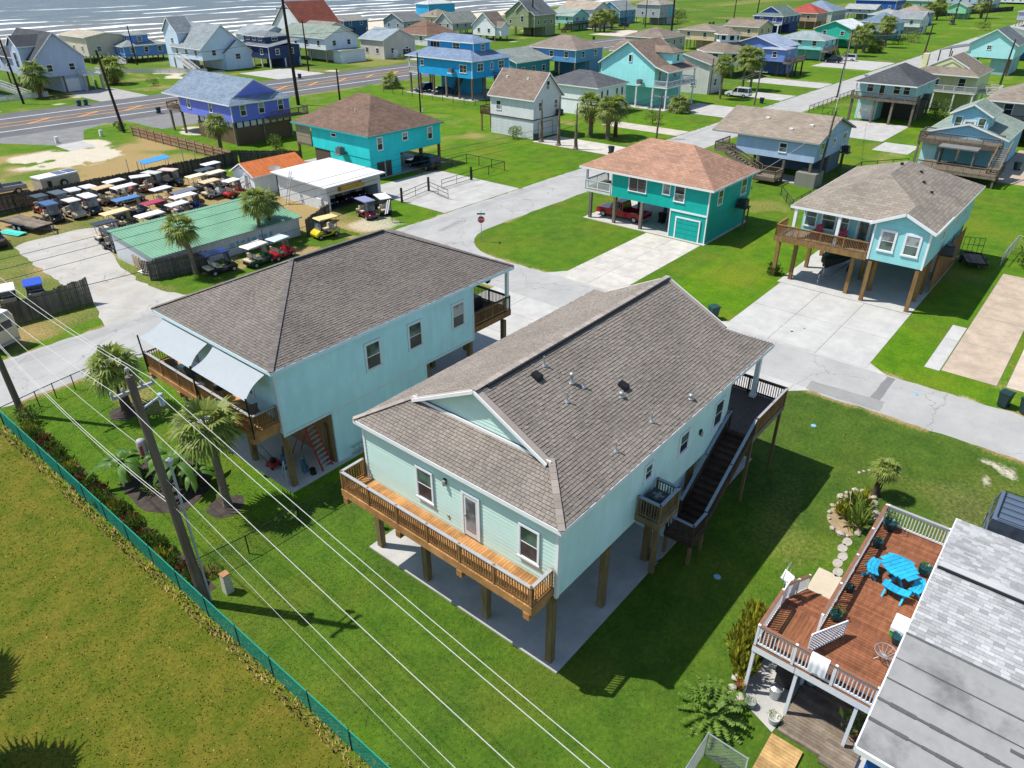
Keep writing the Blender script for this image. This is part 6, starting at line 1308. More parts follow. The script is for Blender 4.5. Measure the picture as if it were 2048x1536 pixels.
for i in range(5): bush(11.6+random.uniform(-1.2, 1.4), 34+random.uniform(-2, 2.2), .7, .7, .5, BGREEN if i % 2 else BRED, 'low dark foliage at the foot of the banana plants', 'underplant', 'low plants in banana bed', 260, .2)
def bed(name, cx, cy, rx, ry, z, mat, seed): sheet(name, [(cx+rx*math.cos(a)*(1+.08*math.sin(5*a+seed)), cy+ry*math.sin(a)*(1+.08*math.cos(4*a+seed))) for a in [k*math.pi/12 for k in range(24)]], z, mat)
MULCH = concrete('dark_mulch', (.06, .048, .042), .4, 3)
bed('mulch_bed', 12.9, 30.0, .95, .9, .012, MULCH, 1); bed('mulch_bed', 11.9, 34.2, 2.0, 2.9, .012, MULCH, 2); bed('mulch_bed', 14.0, 43.0, 1.1, 1.0, .012, MULCH, 3); bed('dry_bed', 33.2, 4.75, 2.1, 1.0, .012, concrete('straw_mulch', (.34, .25, .15), .3, 2), 4)
sheet('hedge_bed', rag([(8.55, 25.2), (9.5, 25.2), (9.6, 46), (8.55, 46)], 1, .12, 5), .010, MULCH)
# right garden: crotons, sago, bed plants, rocks, stepping stones
for i, (x, y) in enumerate(((20.3, 5.0), (21.0, 5.2), (21.7, 5.3), (22.3, 5.5), (22.9, 5.6), (21.4, 5.6))): bush(x, y, .62, .55, 1.15, BYEL, 'tall yellow croton in the clump beside red brown deck', 'croton', 'crotons beside the deck', 420, .26, up=.9, strap=1.5)
def sago(x, y, s, label, name='sago_palm'):
    t = thing(name, label, 'plant', (x, y, 0)); m = MB(); rs = random.Random(4)
    for k in range(52):
        a = k*2.399; el = R(80-66*(k/52)); L = s*rs.uniform(.85, 1.1); pr = None
        for j in range(9):
            f = j/8; c = Vector((x+math.cos(a)*L*f*math.cos(el), y+math.sin(a)*L*f*math.cos(el), .15+L*f*math.sin(el)-.45*L*f*f*math.cos(el)+.25*L*f*.3)); sd = Vector((-math.sin(a), math.cos(a), .15)); fw = Vector((math.cos(a), math.sin(a), 0)); w = s*.22*(1-f*.65)
            for q in (0, .5):
                cc = c+fw*L*q/8
                for sg in (1, -1): m.add([cc-fw*.03, cc+sd*sg*w+fw*w*.45-Vector((0, 0, .02)), cc+fw*.075], [(0, 1, 2)])
    build(m, 'fronds', leaf('sago_leaf', (.11, .2, .03), .35), t); build(MB().lathe([(.2*s, 0), (.22*s, .1), (.12*s, .28)], 9, (x, y, 0)), 'trunk', TRUNKD, t)
sago(17.9, 5.15, 1.35, 'dark feathery sago palm on lawn beside the patio')
for i, (x, y, s) in enumerate(((33.0, 4.6, .7), (32.0, 4.3, .6), (33.9, 4.6, .55), (32.6, 5.2, .45))): bush(x, y, s*.8, s*.8, s, BLIGHT if i < 2 else BYEL, ['large strap leaved plant in centre of the rock edged bed', 'strap leaved plant nearest the deck in the rock edged bed', 'yellow plant nearest the young palm in rock bed', 'small yellow plant at the edge of the rock bed'][i], 'bed_plant', None, 150, .5, 'plant', 0, .9, 2.2, False)
ROCK = concrete('limestone', (.40, .37, .32), .25, 4)
def rock_mesh(seed):
    rs = random.Random(seed); V = []; n, k = 8, 5
    for i in range(k+1):
        for j in range(n):
            t = math.pi*i/k; a = 2*math.pi*j/n; r = rs.uniform(.75, 1.1); V.append((r*math.sin(t)*math.cos(a), r*math.sin(t)*math.sin(a), .7*math.cos(t)*r))
    m = MB(); m.add(V, [(i*n+j, i*n+(j+1) % n, (i+1)*n+(j+1) % n, (i+1)*n+j) for i in range(k) for j in range(n)]); me = m.mesh('rock'); me.materials.append(ROCK); return me
RK = [rock_mesh(i) for i in range(4)]
for i in range(16):
    a = i/16*2*math.pi+random.uniform(-.12, .12); s = random.uniform(.1, .25); o = place(RK[i % 4], 'edging_rock', None, (33.2+2.1*math.cos(a)+random.uniform(-.1, .1), 4.75+1.0*math.sin(a), .06), (0, 0, i), (s, s*.8, s)); tag(o, 'pale rock edging the planted bed by young palm', 'rock', 'rocks round the planted bed')
for i, (x, y) in enumerate(((19.1, 4.9), (19.5, 5.0), (18.9, 4.5), (20.0, 5.1), (19.3, 4.6))): tag(place(RK[i % 4], 'edging_rock', None, (x, y, .08), (0, 0, i), (.2, .16, .15)), 'pale rock at the foot of the croton clump', 'rock', 'rocks at the crotons')
for i in range(5):
    f = i/4; x, y = 30.8-2.35*f, 4.25-.32*f+(.12 if i % 2 else 0); o = build(MB().prism([(x+.34*math.cos(a)*(1+.12*math.sin(3*a+i)), y+.22*math.sin(a)) for a in [k*math.pi/5 for k in range(10)]], 0, .03), 'stepping_stone', ROCK)
    tag(o, ['stepping stone nearest the rock bed', 'second stepping stone from the rock bed', 'middle stepping stone beside the deck', 'fourth stepping stone from the rock bed', 'stepping stone nearest the stair pad'][i], 'stone', 'stepping stones')
# shrubs of the other gardens and dunes
for i, (x, y, sx, sz, mt, lab) in enumerate([(92.6, 76.5, 1.6, 1.7, BLIGHT, 'broad leaved bush against the white cottage wall'), (63, 98.5, 1.4, 1.7, BGREEN, 'bush in front of purple house boards'), (69.5, 98, 1.1, 1.5, BGREEN, 'bush between purple and turquoise houses'), (65, 101.8, 1.8, 1.6, BGREEN, 'dark shrub under the purple house'),
   (62.6, 20.9, .8, .8, BGREEN, 'flower bed shrub beneath aqua deck post'), (152, 28, 2.6, 3.4, BGREEN, 'big rounded shrub beside dark roofed porch house'), (88.6, 35.7, .9, 1.1, BLIGHT, 'bright shrub beside the outdoor stair'), (60.2, 140.0, .1, .1, BGREEN, ''), (55, 131.5, 1.3, 1.2, BGREEN, 'sago like shrub by the wooden fence end'), (83.5, 176, 2.0, 1.6, BGREEN, 'dark shrub on the dune lot by highway'),
   (156, 170.5, 2.5, 1.2, BLIGHT, 'bushes along the beige garage house'), (300, 72, 4.5, 3, BGREEN, 'mixed shrubs in front of light blue house'), (308, 71, 4.5, 3.2, BLIGHT, 'tall shrubs near the far street bend'), (385, 63, 4, 3.2, BGREEN, 'round tree like shrub by the far street'), (345, 184, 7, 5, BGREEN, 'dense bushes beside grey tower house'), (352, 188, 6, 4.5, BGREEN, 'darker bushes beyond grey tower house'), (81, 3.5, 1.6, 2.6, BGREEN, 'tall shrub by chain fence at the right edge'), (79.3, 3.4, 1.1, 1.2, BGREEN, 'clipped shrub at right edge'), (117.7, 65.6, 2.2, 2.0, BGREEN, 'dark bush behind the three palms'), (245, 73, 1.8, 1.6, BGREEN, 'shrub between the parked SUVs and palms'), (98, 26, .6, .5, BGREEN, 'small tuft in dry patch beside fence')]):
    if lab: bush(x, y, sx, sx*.9, sz, mt, lab, 'shrub', 'garden shrubs', 500, .2*max(1, sx*.5)/max(sx, .5)*1.2)
# tufts of grass that catch the light, near the camera only
def grass(name, x0, y0, x1, y1, n, h, mat, skip=(), label=None):
    X = NR.uniform(x0, x1, n); Y = NR.uniform(y0, y1, n); keep = np.ones(n, bool)
    for a, b, c, d in skip: keep &= ~((X > a) & (X < c) & (Y > b) & (Y < d))
    dd = np.hypot(X, Y); keep &= NR.rand(n) < np.clip(1.25-dd/70, .2, 1); pn = fbm(X, Y, 2.5, 5); keep &= NR.rand(n) < .35+1.1*pn
    X, Y = X[keep], Y[keep]; n = len(X); A = NR.uniform(0, 6.28, n); Hh = h*NR.uniform(.5, 1.3, n); W = .022+.018*NR.rand(n); L = NR.uniform(.2, .9, n)*Hh
    c, s = np.cos(A), np.sin(A); V = np.empty((n, 3, 3)); V[:, 0] = np.stack([X-s*W, Y+c*W, np.zeros(n)], -1); V[:, 1] = np.stack([X+s*W, Y-c*W, np.zeros(n)], -1); V[:, 2] = np.stack([X+c*L, Y+s*L, Hh], -1)
    me = bpy.data.meshes.new(name); me.vertices.add(3*n); me.vertices.foreach_set('co', V.ravel()); me.loops.add(3*n); me.loops.foreach_set('vertex_index', np.arange(3*n)); me.polygons.add(n); me.polygons.foreach_set('loop_start', np.arange(0, 3*n, 3)); me.polygons.foreach_set('loop_total', np.full(n, 3)); me.update(); me.validate()
    me.materials.append(mat); o = bpy.data.objects.new(name, me); C.objects.link(o); tag(o, label, 'grass', None, 'stuff')
GL = blade('lawn_blade', (.058, .098, .019), .25); GF = blade('field_blade', (.13, .124, .017), .22); GS = blade('straw_blade', (.33, .26, .11), .3)
grass('lawn_grass', 8.6, -4, 43.9, 27.5, 120000, .026, GL, [(15.6, 10.6, 34.4, 22), (16, -20, 29.9, 4.8), (34.2, 11.9, 44.2, 22)], 'mown green lawn round the mint house')
grass('lawn_grass', 8.6, 26, 17.6, 49.3, 30000, .026, GL, [(15.7, 28.1, 18, 40)], 'mown lawn behind the sky blue house')
grass('field_grass', -14, -2, 8.2, 47, 90000, .04, GF, [], 'rough olive grass of the open field'); grass('straw_tufts', -14, -2, 8.35, 47, 7000, .06, GS, [], 'dry straw tufts scattered in the field')
grass('fence_straw', 7.9, 8, 8.75, 47, 5000, .16, GS, [], 'dry uncut grass under the green fence')

# ================================================================== POLES AND WIRES
def pole(x, y, h, label, r=.16, mat=DARKPOLE, arm=None, lean=(0, 0), xf=0, name='utility_pole', group='utility poles', light=0):
    t = thing(name, label, 'utility pole', (x, y, 0), group)
    build(MB().tube([(x+lean[0]*f, y+lean[1]*f, h*f) for f in (0, .35, .7, 1)], [r*1.15, r, r*.88, r*.75], 10), 'shaft', mat, t)
    X, Y = x+lean[0], y+lean[1]
    if arm:
        L, ax, z = arm; d = Vector((1, 0, 0)) if ax == 'x' else Vector((0, 1, 0)); c = Vector((X, Y, z)); a = build(MB().bar(c-d*L, c+d*L, .1, .12), 'crossarm', OLDWOOD if mat is DARKPOLE else GREYCAP, t)
        for s in (-1, -.45, .45, 1): build(MB().lathe([(.03, 0), (.055, .05), (.05, .1), (.065, .13), (.03, .2)], 8, tuple(c+d*L*s*.95+Vector((0, 0, .06)))), 'insulator', GREYCAP, a)
    for k in range(xf):
        tr = build(MB().lathe([(.2, 0), (.22, .04), (.22, .62), (.19, .68), (.08, .72)], 14, (X+.42, Y-.05-.5*k, h-2.6)), 'transformer', GREYCAP, t, True); build(MB().tube([(X+.42, Y-.05-.5*k, h-1.9), (X+.42, Y-.05-.5*k, h-1.65)], .035, 7), 'bushing', DARKWOOD, tr)
    if light:
        d = Vector((1, .3, 0)).normalized()*light; build(MB().tube([(X, Y, h-.6), (X+d.x*.5, Y+d.y*.5, h-.2), (X+d.x, Y+d.y, h-.15)], .04, 6).box(X+d.x-.25, Y+d.y-.12, h-.22, X+d.x+.25, Y+d.y+.12, h-.1), 'street_light_arm', STEEL, t)
    return t
t = pole(8.72, 24.8, 11.6, 'tall wooden utility pole with crossarm and conduit at the green fence', .19, POLEW, (.78, 'x', 11.0), (-.25, .05))
build(MB().tube([(8.47, 24.85, 11.5), (8.47, 24.85, 11.85)], .04, 7).lathe([(.05, 0), (.08, .06), (.06, .14)], 9, (8.47, 24.85, 11.8)), 'top_insulator', GREYCAP, t)
build(MB().tube([(8.95, 24.7, 0), (8.92, 24.7, 7.6)], .055, 8).lathe([(.12, 0), (.14, .2), (.05, .3)], 9, (8.92, 24.7, 7.5)), 'conduit', plain('pvc_grey', (.36, .4, .43), .5, .1), t)
build(MB().bar((8.6, 24.8, 10.2), (9.35, 24.9, 10.35), .06, .06).tube([(9.35, 24.9, 9.95), (9.35, 24.9, 10.45)], .1, 9), 'cutout_switch', plain('cutout_blue_grey', (.34, .42, .5), .4, .1), t)
tr = build(MB().lathe([(.15, 0), (.17, .05), (.17, .6), (.14, .66), (.07, .7)], 14, (8.25, 25.05, 8.2)), 'transformer', GREYCAP, t, True); build(MB().box(8.09, 24.87, 8.25, 8.2, 25.0, 8.7), 'label_plate', plain('rust_red', (.2, .05, .04), .7, .2), tr)
pole(9.6, 47.6, 11.6, 'brown utility pole by the street at left edge', .17, POLEW, (.8, 'x', 11.0), (-.2, 0))
for (x, y, h, lab, r, arm, ln, lt) in [(54.5, 128.9, 12.5, 'dark leaning utility pole with meter box beside highway', .3, None, (-.9, .3), 0), (89.3, 129.1, 20.5, 'tallest dark transmission pole beside highway', .42, (1.6, 'x', 17), (-.3, 0), 0), (98.4, 127.6, 5.9, 'short dark pole with box behind brown roof', .25, None, (0, 0), 0), (99.1, 104.6, 10.3, 'slim dark pole on lawn before blue house', .18, None, (0, 0), 0),
   (54.8, 171.8, 12.0, 'dark utility pole at left in front of beach houses', .28, None, (-.4, .6), 0), (121.8, 169.5, 11.9, 'dark pole before white beach house', .26, None, (0, 0), 0), (106.8, 58.5, 6.9, 'leaning wooden pole with street light beside cottage drive', .2, (1.3, 'y', 6.3), (.6, .1), 0), (147.6, 59.8, 6.6, 'weathered pole with street light arm by white SUV', .22, (1.3, 'y', 6.0), (.9, 0), 0),
   (167.7, 50.2, 12.8, 'tall leaning pole at bend of fence by street', .26, (1.5, 'y', 12.2), (1.4, .2), 0), (210.5, 27.3, 9.5, 'leaning pole before the wide gable house', .28, None, (1.8, 0), 0), (94.9, 28.7, 8.9, 'grey pole against grey blue house corner', .2, None, (1.2, -.1), 0), (241.7, 190.3, 13.9, 'thick dark pole in front of olive beach house', .45, None, (0, 0), 0), (276.5, 149.5, 16.4, 'thick dark pole on highway shoulder', .5, None, (0, 0), 0), (337.3, 152.3, 13.3, 'slim pole beside highway near tan house', .3, None, (.5, 0), 0), (423.1, 177.9, 12, 'far pole in the dune meadow', .4, None, (.6, 0), 0), (294.1, 181.3, 10.9, 'thin pole by the beach palms', .2, None, (0, 0), 0), (306.9, 179, 11.6, 'pole before grey tower house', .3, None, (0, 0), 0), (255.8, 54.7, 9.3, 'leaning pole by the far stop sign', .3, None, (1.8, 0), 0), (443.5, 71.9, 9.4, 'far leaning pole on right of street', .35, None, (1.5, 0), 0), (411.6, 79.4, 10.1, 'far leaning pole before mint arch house', .35, None, (2, 0), 0), (99.8, 216.7, 9.8, 'pole among cupola house posts', .25, None, (0, .5), 0), (153.4, 72.4, 7.2, 'grey pole at corner of grey board house', .22, None, (0, 0), 0), (278.4, 134, 5.2, 'short pole with tee top near brown gable roof', .25, (1.5, 'x', 5.1), (0, 0), 0), (237.1, 239.8, 6.5, 'pole beside azure tower house', .3, None, (0, 0), 0), (183, 262, 6, 'short pole near the sand', .25, None, (0, 0), 0)]:
    pole(x, y, h, lab, r*.75, DARKPOLE if r > .22 or y > 95 else POLEW, arm, ln, light=lt)
WIRE = plain('pale_wire', (.5, .5, .48), .5, .05); WIRED = plain('dark_cable', (.03, .03, .032), .6, .1)
def wire(a, b, sag, r, label, mat=WIRE, group='overhead wires', n=28):
    a, b = Vector(a), Vector(b); o = build(MB().tube([a.lerp(b, i/n)-Vector((0, 0, 4*sag*(i/n)*(1-i/n))) for i in range(n+1)], r, 5), 'power_line', mat); tag(o, label, 'wire', group)
nx, ny = 5.6, -28
for dx, z, dz, lab in ((-.9, 11.25, 0, 'outer power line running to bottom edge on field side'), (-.2, 11.95, .3, 'middle power line from top of the crossarm pole to bottom edge'), (.45, 11.25, 0, 'power line over mint house side from crossarm to bottom edge')): wire((8.72+dx, 24.8, z), (nx+dx+.2, ny, z-.1), 1.1, .010, lab)
wire((8.6, 24.7, 7.0), (nx, ny, 7.2), 1.0, .010, 'lower neutral wire over the main lawn'); wire((8.6, 24.7, 5.6), (nx, ny, 5.9), .9, .006, 'thin cable low across main lawn')
for dx, z, lab in ((-.9, 11.25, 'outer power line from pole toward left edge'), (-.2, 11.95, 'top power line from pole toward left edge'), (.45, 11.25, 'inner power line from pole toward left edge')): wire((8.72+dx, 24.8, z), (9.4+dx, 47.6, z-.1), .55, .011, lab)
wire((8.55, 24.9, 8.0), (9.45, 47.6, 8.2), .6, .010, 'neutral wire between the two near poles'); wire((8.6, 24.9, 5.7), (9.5, 47.6, 6.0), .75, .014, 'twin communication cable between near poles'); wire((8.6, 24.9, 5.5), (9.5, 47.6, 5.8), .8, .012, 'lower communication cable between near poles')
for z, s, lab in ((6.6, .5, 'upper street wire over green shed'), (5.9, .5, 'middle street wire over green shed'), (5.2, .6, 'lower street wire over green shed')): wire((-40, 58.5, z+.5), (52, 58.4, z), s, .018, lab, WIRED); wire((52, 58.4, z), (107.2, 58.6, z), s*1.2, .02, lab.replace('over green shed', 'along cart shop front'), WIRED)
wire((9.5, 47.6, 7.2), (52, 58.2, 3.0), .6, .022, 'dark service cable crossing to the shop', WIRED)
for z, lab in ((6.2, 'upper wire between roadside poles by cottage drive'), (5.8, 'lower wire between roadside poles by cottage drive')): wire((107.2, 58.6, z), (148.3, 59.8, z), .5, .02, lab)
wire((168.9, 50.4, 12.3), (95.9, 28.6, 8.5), 1.4, .02, 'wire from tall leaning pole to grey blue house'); wire((95.9, 28.6, 7.6), (69, 29, 5.2), .5, .018, 'service drop to teal corner house'); wire((168.9, 50.4, 12.3), (257, 54.7, 9), 1.5, .025, 'wire between leaning poles up the street')
for a, b, lab in (((54, 129, 11.8), (89.2, 129.1, 12.5), 'highway wire between leaning and tall poles'), ((89.2, 129.1, 12.5), (276.5, 149.5, 13), 'long highway wire to thick pole')): wire(a, b, 1.2, .03, lab, WIRED)

# ================================================================== FENCES
def chain_link(name, label, pts, h, mat, post_m, rail_m, step=2.4, mesh=.11, wr=.006, near=True, group='chain link fences'):
    t = thing(name, label, 'fence', (*pts[0], 0), group); ws = MB()
    for (a, b) in zip(pts[:-1], pts[1:]):
        A, B = Vector((*a, 0)), Vector((*b, 0)); L = (B-A).length; n = max(1, round(L/step))
        for i in range(n+(1 if b == pts[-1] else 0)):
            p = A.lerp(B, i/n); build(MB().tube([p, p+Vector((0, 0, h+.04))], .032 if near else .05, 6), 'post', post_m, t)
        build(MB().tube([A+Vector((0, 0, h)), B+Vector((0, 0, h))], .026 if near else .04, 6), 'top_rail', rail_m, t)
        d = (B-A)/L; sp = mesh*1.45; k = int(L/sp); nrm = Vector((-d.y, d.x, 0))*wr
        for sg in (1, -1):
            for i in range(-int(h/sp)-1, k+1):
                u0, u1 = i*sp, i*sp+h; z0, z1 = 0.03, h
                if u0 < 0: z0 = -u0; u0 = 0
                if u1 > L: z1 = h-(u1-L); u1 = L
                if z1 <= z0+.02 or u1 <= u0: continue
                if sg == 1: p, q = A+d*u0+Vector((0, 0, z0)), A+d*u1+Vector((0, 0, z1))
                else: p, q = A+d*(L-u0)+Vector((0, 0, z0)), A+d*(L-u1)+Vector((0, 0, z1))
                w = Vector((0, 0, wr*1.4)); ws.add([p-nrm, q-nrm, q+w, p+w, p+nrm, q+nrm], [(0, 1, 2, 3), (3, 2, 5, 4)])
    o = build(ws, 'wire_mesh', mat, t); o['kind'] = 'stuff'; return t
GRN = plain('green_vinyl', (.01, .24, .16), .45, .1); BLKM = plain('black_mesh', (.03, .03, .03), .6, .1)
chain_link('chain_link_fence', 'green vinyl chain link fence between field and back yards', [(8.45, 47.2), (8.45, 36), (8.42, 24), (8.4, 12), (8.38, 2)], 1.15, GRN, BLACK, GRN, 2.6, .06, .005)
chain_link('chain_link_fence', 'black chain link fence with gate along the street by sky blue house', [(8.45, 47.4), (11.8, 48.1), (14.3, 48.5), (17.6, 47.6)], 1.1, BLKM, BLACK, BLACK, 1.2, .12, .003)
chain_link('chain_link_fence', 'black chain link fence dividing the two back yards', [(9.1, 26.4), (11.7, 26.0), (17.4, 25.9)], 1.1, BLKM, BLACK, BLACK, 2.6, .14, .003)
chain_link('chain_link_fence', 'galvanised chain link panel at bottom edge beside boardwalk', [(14.2, 4.6), (16.3, 4.6), (16.3, 3.15), (14.0, 2.6)], 1.25, STEEL, STEEL, STEEL, 2.0, .06, .004)
chain_link('chain_link_fence', 'black chain fence beside the turquoise house drive', [(66.8, 71.0), (75.6, 71.0), (75.6, 64.0), (69.2, 64.1)], 1.2, BLKM, BLACK, BLACK, 2.6, .3, .006, False)
chain_link('chain_link_fence', 'black fence round the lawn of bright blue house', [(110.9, 128.2), (111, 101.5), (124, 101.2)], 1.2, BLKM, BLACK, BLACK, 3, .4, .008, False)
chain_link('chain_link_fence', 'black fence round lawn of the dark roofed porch house', [(128, 43.5), (146.5, 43.4), (146.5, 48.5), (176, 48.5)], 1.2, BLKM, BLACK, BLACK, 2.4, .4, .008, False)
chain_link('chain_link_fence', 'low black fence in front of grey blue house', [(88, 30.5), (83, 27.2), (93, 27)], 1.1, BLKM, BLACK, BLACK, 2.6, .35, .008, False)
chain_link('chain_link_fence', 'black fence behind boat house lot', [(98.5, 27.2), (107, 27), (113.2, 22.6)], 1.1, BLKM, BLACK, BLACK, 2.6, .35, .008, False)
chain_link('chain_link_fence', 'galvanised fence behind the right edge garden', [(78, 5.5), (84.5, 5.3), (84.5, -2)], 1.3, STEEL, STEEL, STEEL, 2.6, .3, .005, False)
def metal_gate():
    t = thing('drive_gate', 'open black metal gate frame across the turquoise house drive', 'gate', (56.4, 63.6, 0))
    for x, y in ((56.4, 63.6), (61.9, 64.7), (69.1, 64.2)): build(MB().box(x-.1, y-.1, 0, x+.1, y+.1, 1.7), 'gate_post', BLACK, t)
    m = MB()
    for a, b in (((56.4, 63.6), (61.9, 64.7)), ((61.9, 64.7), (60.7, 60.2)), ((69.1, 64.2), (63.5, 64.0))):
        for z in (.15, .7, 1.15): m.bar((*a, z), (*b, z), .04, .05)
        for k in (0, .5, 1): m.bar((a[0]+(b[0]-a[0])*k, a[1]+(b[1]-a[1])*k, .1), (a[0]+(b[0]-a[0])*k, a[1]+(b[1]-a[1])*k, 1.2), .04, .04)
    build(m, 'gate_leaf', BLACK, t)
metal_gate()
def wood_fence(name, label, a, b, h, mat, pw=.15, rails=True, side=-1, hend=None, group='wooden fences', postw=None, gapw=.012):
    t = thing(name, label, 'fence', (*a, 0), group); A, B = Vector((*a, 0)), Vector((*b, 0)); L = (B-A).length; d = (B-A)/L; ang = math.atan2(d.y, d.x); n = int(L/pw); nr = Vector((-d.y, d.x, 0))*side
    if n > 300: pw = L/290; n = 290
    for k in range(4): unit_box('picket', pw-gapw, .025, h*(.97+.02*k), mat)
    for i in range(n):
        hh = h*(.97+.02*random.randint(0, 3)); me = unit_box('picket', pw-gapw, .025, hh, mat); sc_ = 1 if hend is None else (1+(hend/h-1)*i/n)
        place(me, 'picket', t, A+d*(pw*(i+.5)), (random.uniform(-.01, .01), 0, ang), (1, 1, sc_))
    if rails:
        for z in (.35, h*.55, h-.3): build(MB().bar(A+nr*.05+Vector((0, 0, z)), B+nr*.05+Vector((0, 0, z)), .05, .09), 'fence_rail', mat, t)
        for i in range(int(L/2.4)+1): place(unit_box('post', .1, .1, h, postw or mat), 'post', t, A+d*min(L, 2.4*i)+nr*.08, (0, 0, ang))
    return t
GREYF = piece('grey_fence_board', (.135, .125, .11), .3, .9, grain=(6, 6, .8)); BROWNF = piece('new_fence_board', (.36, .24, .15), .15, .85, grain=(5, 5, .6)); DARKF = piece('dark_fence_board', (.075, .075, .07), .35, .9, grain=(5, 5, .6)); FRAIL = piece('pale_fence_frame', (.42, .32, .2), .1, .8)
wood_fence('picket_fence', 'weathered grey picket fence beside the parked motorhome', (11.5, 62.4), (20.2, 61.9), 1.5, GREYF, .15, True, 1, 2.2)
wood_fence('board_fence', 'long dark weathered fence along back of the cart yard', (14, 94.3), (54.4, 94.6), 1.9, DARKF, .16, True, -1)
wood_fence('board_fence', 'dark fence closing the cart yard beside purple house', (54.6, 94.5), (60.2, 88), 1.9, DARKF, .16)
wood_fence('board_fence', 'grey board fence in front of the green shed', (25.6, 62.9), (30.6, 61.4), 1.75, GREYF, .15)
wood_fence('board_fence', 'grey board fence between green shed and open workshop', (41.7, 62.0), (47.0, 64.9), 1.8, GREYF, .15)
t = wood_fence('board_fence', 'new brown framed fence stepping down beside purple house', (54.2, 125), (54.4, 96.2), 1.7, BROWNF, .15, True, -1, None, 'wooden fences', FRAIL)
def white_fence(lab, a, b): 
    wood_fence('white_picket_fence', lab, a, b, 1.1, WHITE2, .3, True, 1, None, 'white picket fences', None, .09)
white_fence('white picket fence in front of grey beach house stair', (47, 178), (62, 178)); white_fence('white fence beside beach house garage', (73, 181), (79, 196)); white_fence('white fence along the dune lot', (88, 205), (103, 186))
wood_fence('board_fence', 'far dark fence near top right corner', (470, 100), (560, 78), 2.4, DARKF, .5)
wood_fence('board_fence', 'low rail fence by cream house', (182, 47), (206, 47), 1.3, DARKF, .9, True, 1, None, 'wooden fences', None, .5)

# ================================================================== CART SHOP
def green_shed():
    t = thing('metal_shed', 'long white corrugated shed with green ribbed metal roof', 'shed', (26.2, 63.0, 0))
    x0, x1, y0, y1 = 26.3, 41.6, 62.9, 70.6; zl, zh = 1.95, 2.75; cw = plain('white_corrugated', (.55, .58, .6), .5, .1)
    m = MB().extr([(y0, 0), (y0, zl-.05), (y1, zh-.05), (y1, 0)], 'x', x0, x1); w = build(m, 'wall', cw, t)
    n = 70
    for i in range(n):
        x = x0+(x1-x0)*(i+.5)/n
        if i == 0: rm = MB().box(-.035, -.03, 0, .035, .0, zl-.1).mesh('rib'); rm.materials.append(cw)
        place(rm, 'rib', w, (x, y0-.001, .02))
    GR = plain('green_metal_roof', (.16, .33, .215), .5, .16, .5, 0, .4)
    r = build(MB().slab([(x0-.25, y0-.25, zl), (x1+.25, y0-.25, zl), (x1+.25, y1+.2, zh), (x0-.25, y1+.2, zh)], .05), 'roof', GR, t); n = 52; L = math.hypot(y1-y0+.45, zh-zl); an = math.atan2(zh-zl, y1-y0+.45)
    rb = MB().box(-.03, 0, 0, .03, L, .05).mesh('roof_rib'); rb.materials.append(GR)
    for i in range(n): place(rb, 'roof_rib', r, (x0-.2+(x1-x0+.4)*i/(n-1), y0-.25, zl+.002), (an, 0, 0))
    build(MB().bar((x0-.25, y0-.27, zl-.05), (x1+.25, y0-.27, zl-.05), .04, .12), 'gutter', plain('gutter_grey', (.3, .35, .34), .5, .1), t)
    bl = plain('faded_blue_paint', (.2, .36, .5), .7, .15); m = MB()      # faded painted lettering on the front wall: only its blue smear can be made out
    for i, (a, w) in enumerate(((33.6, .5), (34.3, .3), (34.8, .45), (35.5, .3), (36.0, .5), (36.8, .35), (37.3, .4), (38.0, .3))): m.box(a, y0-.04, .75+.1*(i % 3), a+w, y0-.036, 1.2+.08*(i % 2))
    build(m, 'faded_lettering', bl, t)
green_shed()
def shop():
    t = thing('cart_workshop', 'white flat roofed workshop with open front and orange sign', 'building', (48.3, 67.3, 0))
    x0, x1, y0, y1, z = 48.6, 56.4, 67.2, 76.8, 2.75; wm = plain('white_block_wall', (.62, .65, .68), .7, .1, 2)
    build(MB().box(x0, y0+.2, 0, x0+.2, y1, z).box(x0, y1-.2, 0, x1, y1, z).box(x1-.2, y0+.2, 0, x1, y1, z), 'wall', wm, t)
    build(MB().box(x0, y0, 1.75, x1, y0+.2, z), 'front_header', plain('cream_header', (.55, .53, .49), .7, .08), t); build(MB().box(x0, y0, 0, x0+.3, y0+.2, 1.75).box(x1-.4, y0, 0, x1, y0+.2, 1.75), 'front_pier', wm, t)
    build(MB().slab([(x0-.5, y0-.5, z+.08), (x1+.5, y0-.5, z+.2), (x1+.5, y1+.4, z+.35), (x0-.5, y1+.4, z+.25)], .14), 'roof', concrete('white_roof_coating', (.6, .61, .62), .08, .8), t)
    build(MB().box(x0+.2, y0+.2, .0, x1-.2, y1-.2, .03), 'floor', LOWDARK, t); build(MB().box(x0+.2, 72, .03, x1-.2, 72.1, z-.1), 'partition', LOWDARK, t)  # interior shade put into the dark floor and partition colour
    s = build(MB().box(50.1, y0-.06, 1.95, 53.9, y0-.005, 2.5), 'sign', plain('orange_sign', (.62, .26, .02), .5, .12), t); m = MB()   # its lettering is a yellow band in the photograph
    rs = random.Random(5); x = 50.7
    while x < 53.6: w = rs.choice((.07, .1, .16)); m.box(x, y0-.075, 2.06+rs.choice((0, .04)), x+w, y0-.062, 2.36+rs.choice((0, .03))); x += w+rs.choice((.06, .06, .2))
    build(m, 'sign_lettering', plain('yellow_lettering', (.75, .48, .04), .5, .1), s); build(MB().box(50.15, y0-.075, 2.0, 50.45, y0-.062, 2.44), 'sign_emblem', plain('dark_green_emblem', (.06, .1, .05), .6), s)
    build(MB().box(53.2, y0-.5, 2.5, 53.9, y0-.15, 2.68), 'flood_light', STEEL, t)
    build(MB().box(48.35, 68.2, .5, 48.58, 69.1, 1.3), 'wall_unit', WHITE2, t)
shop()
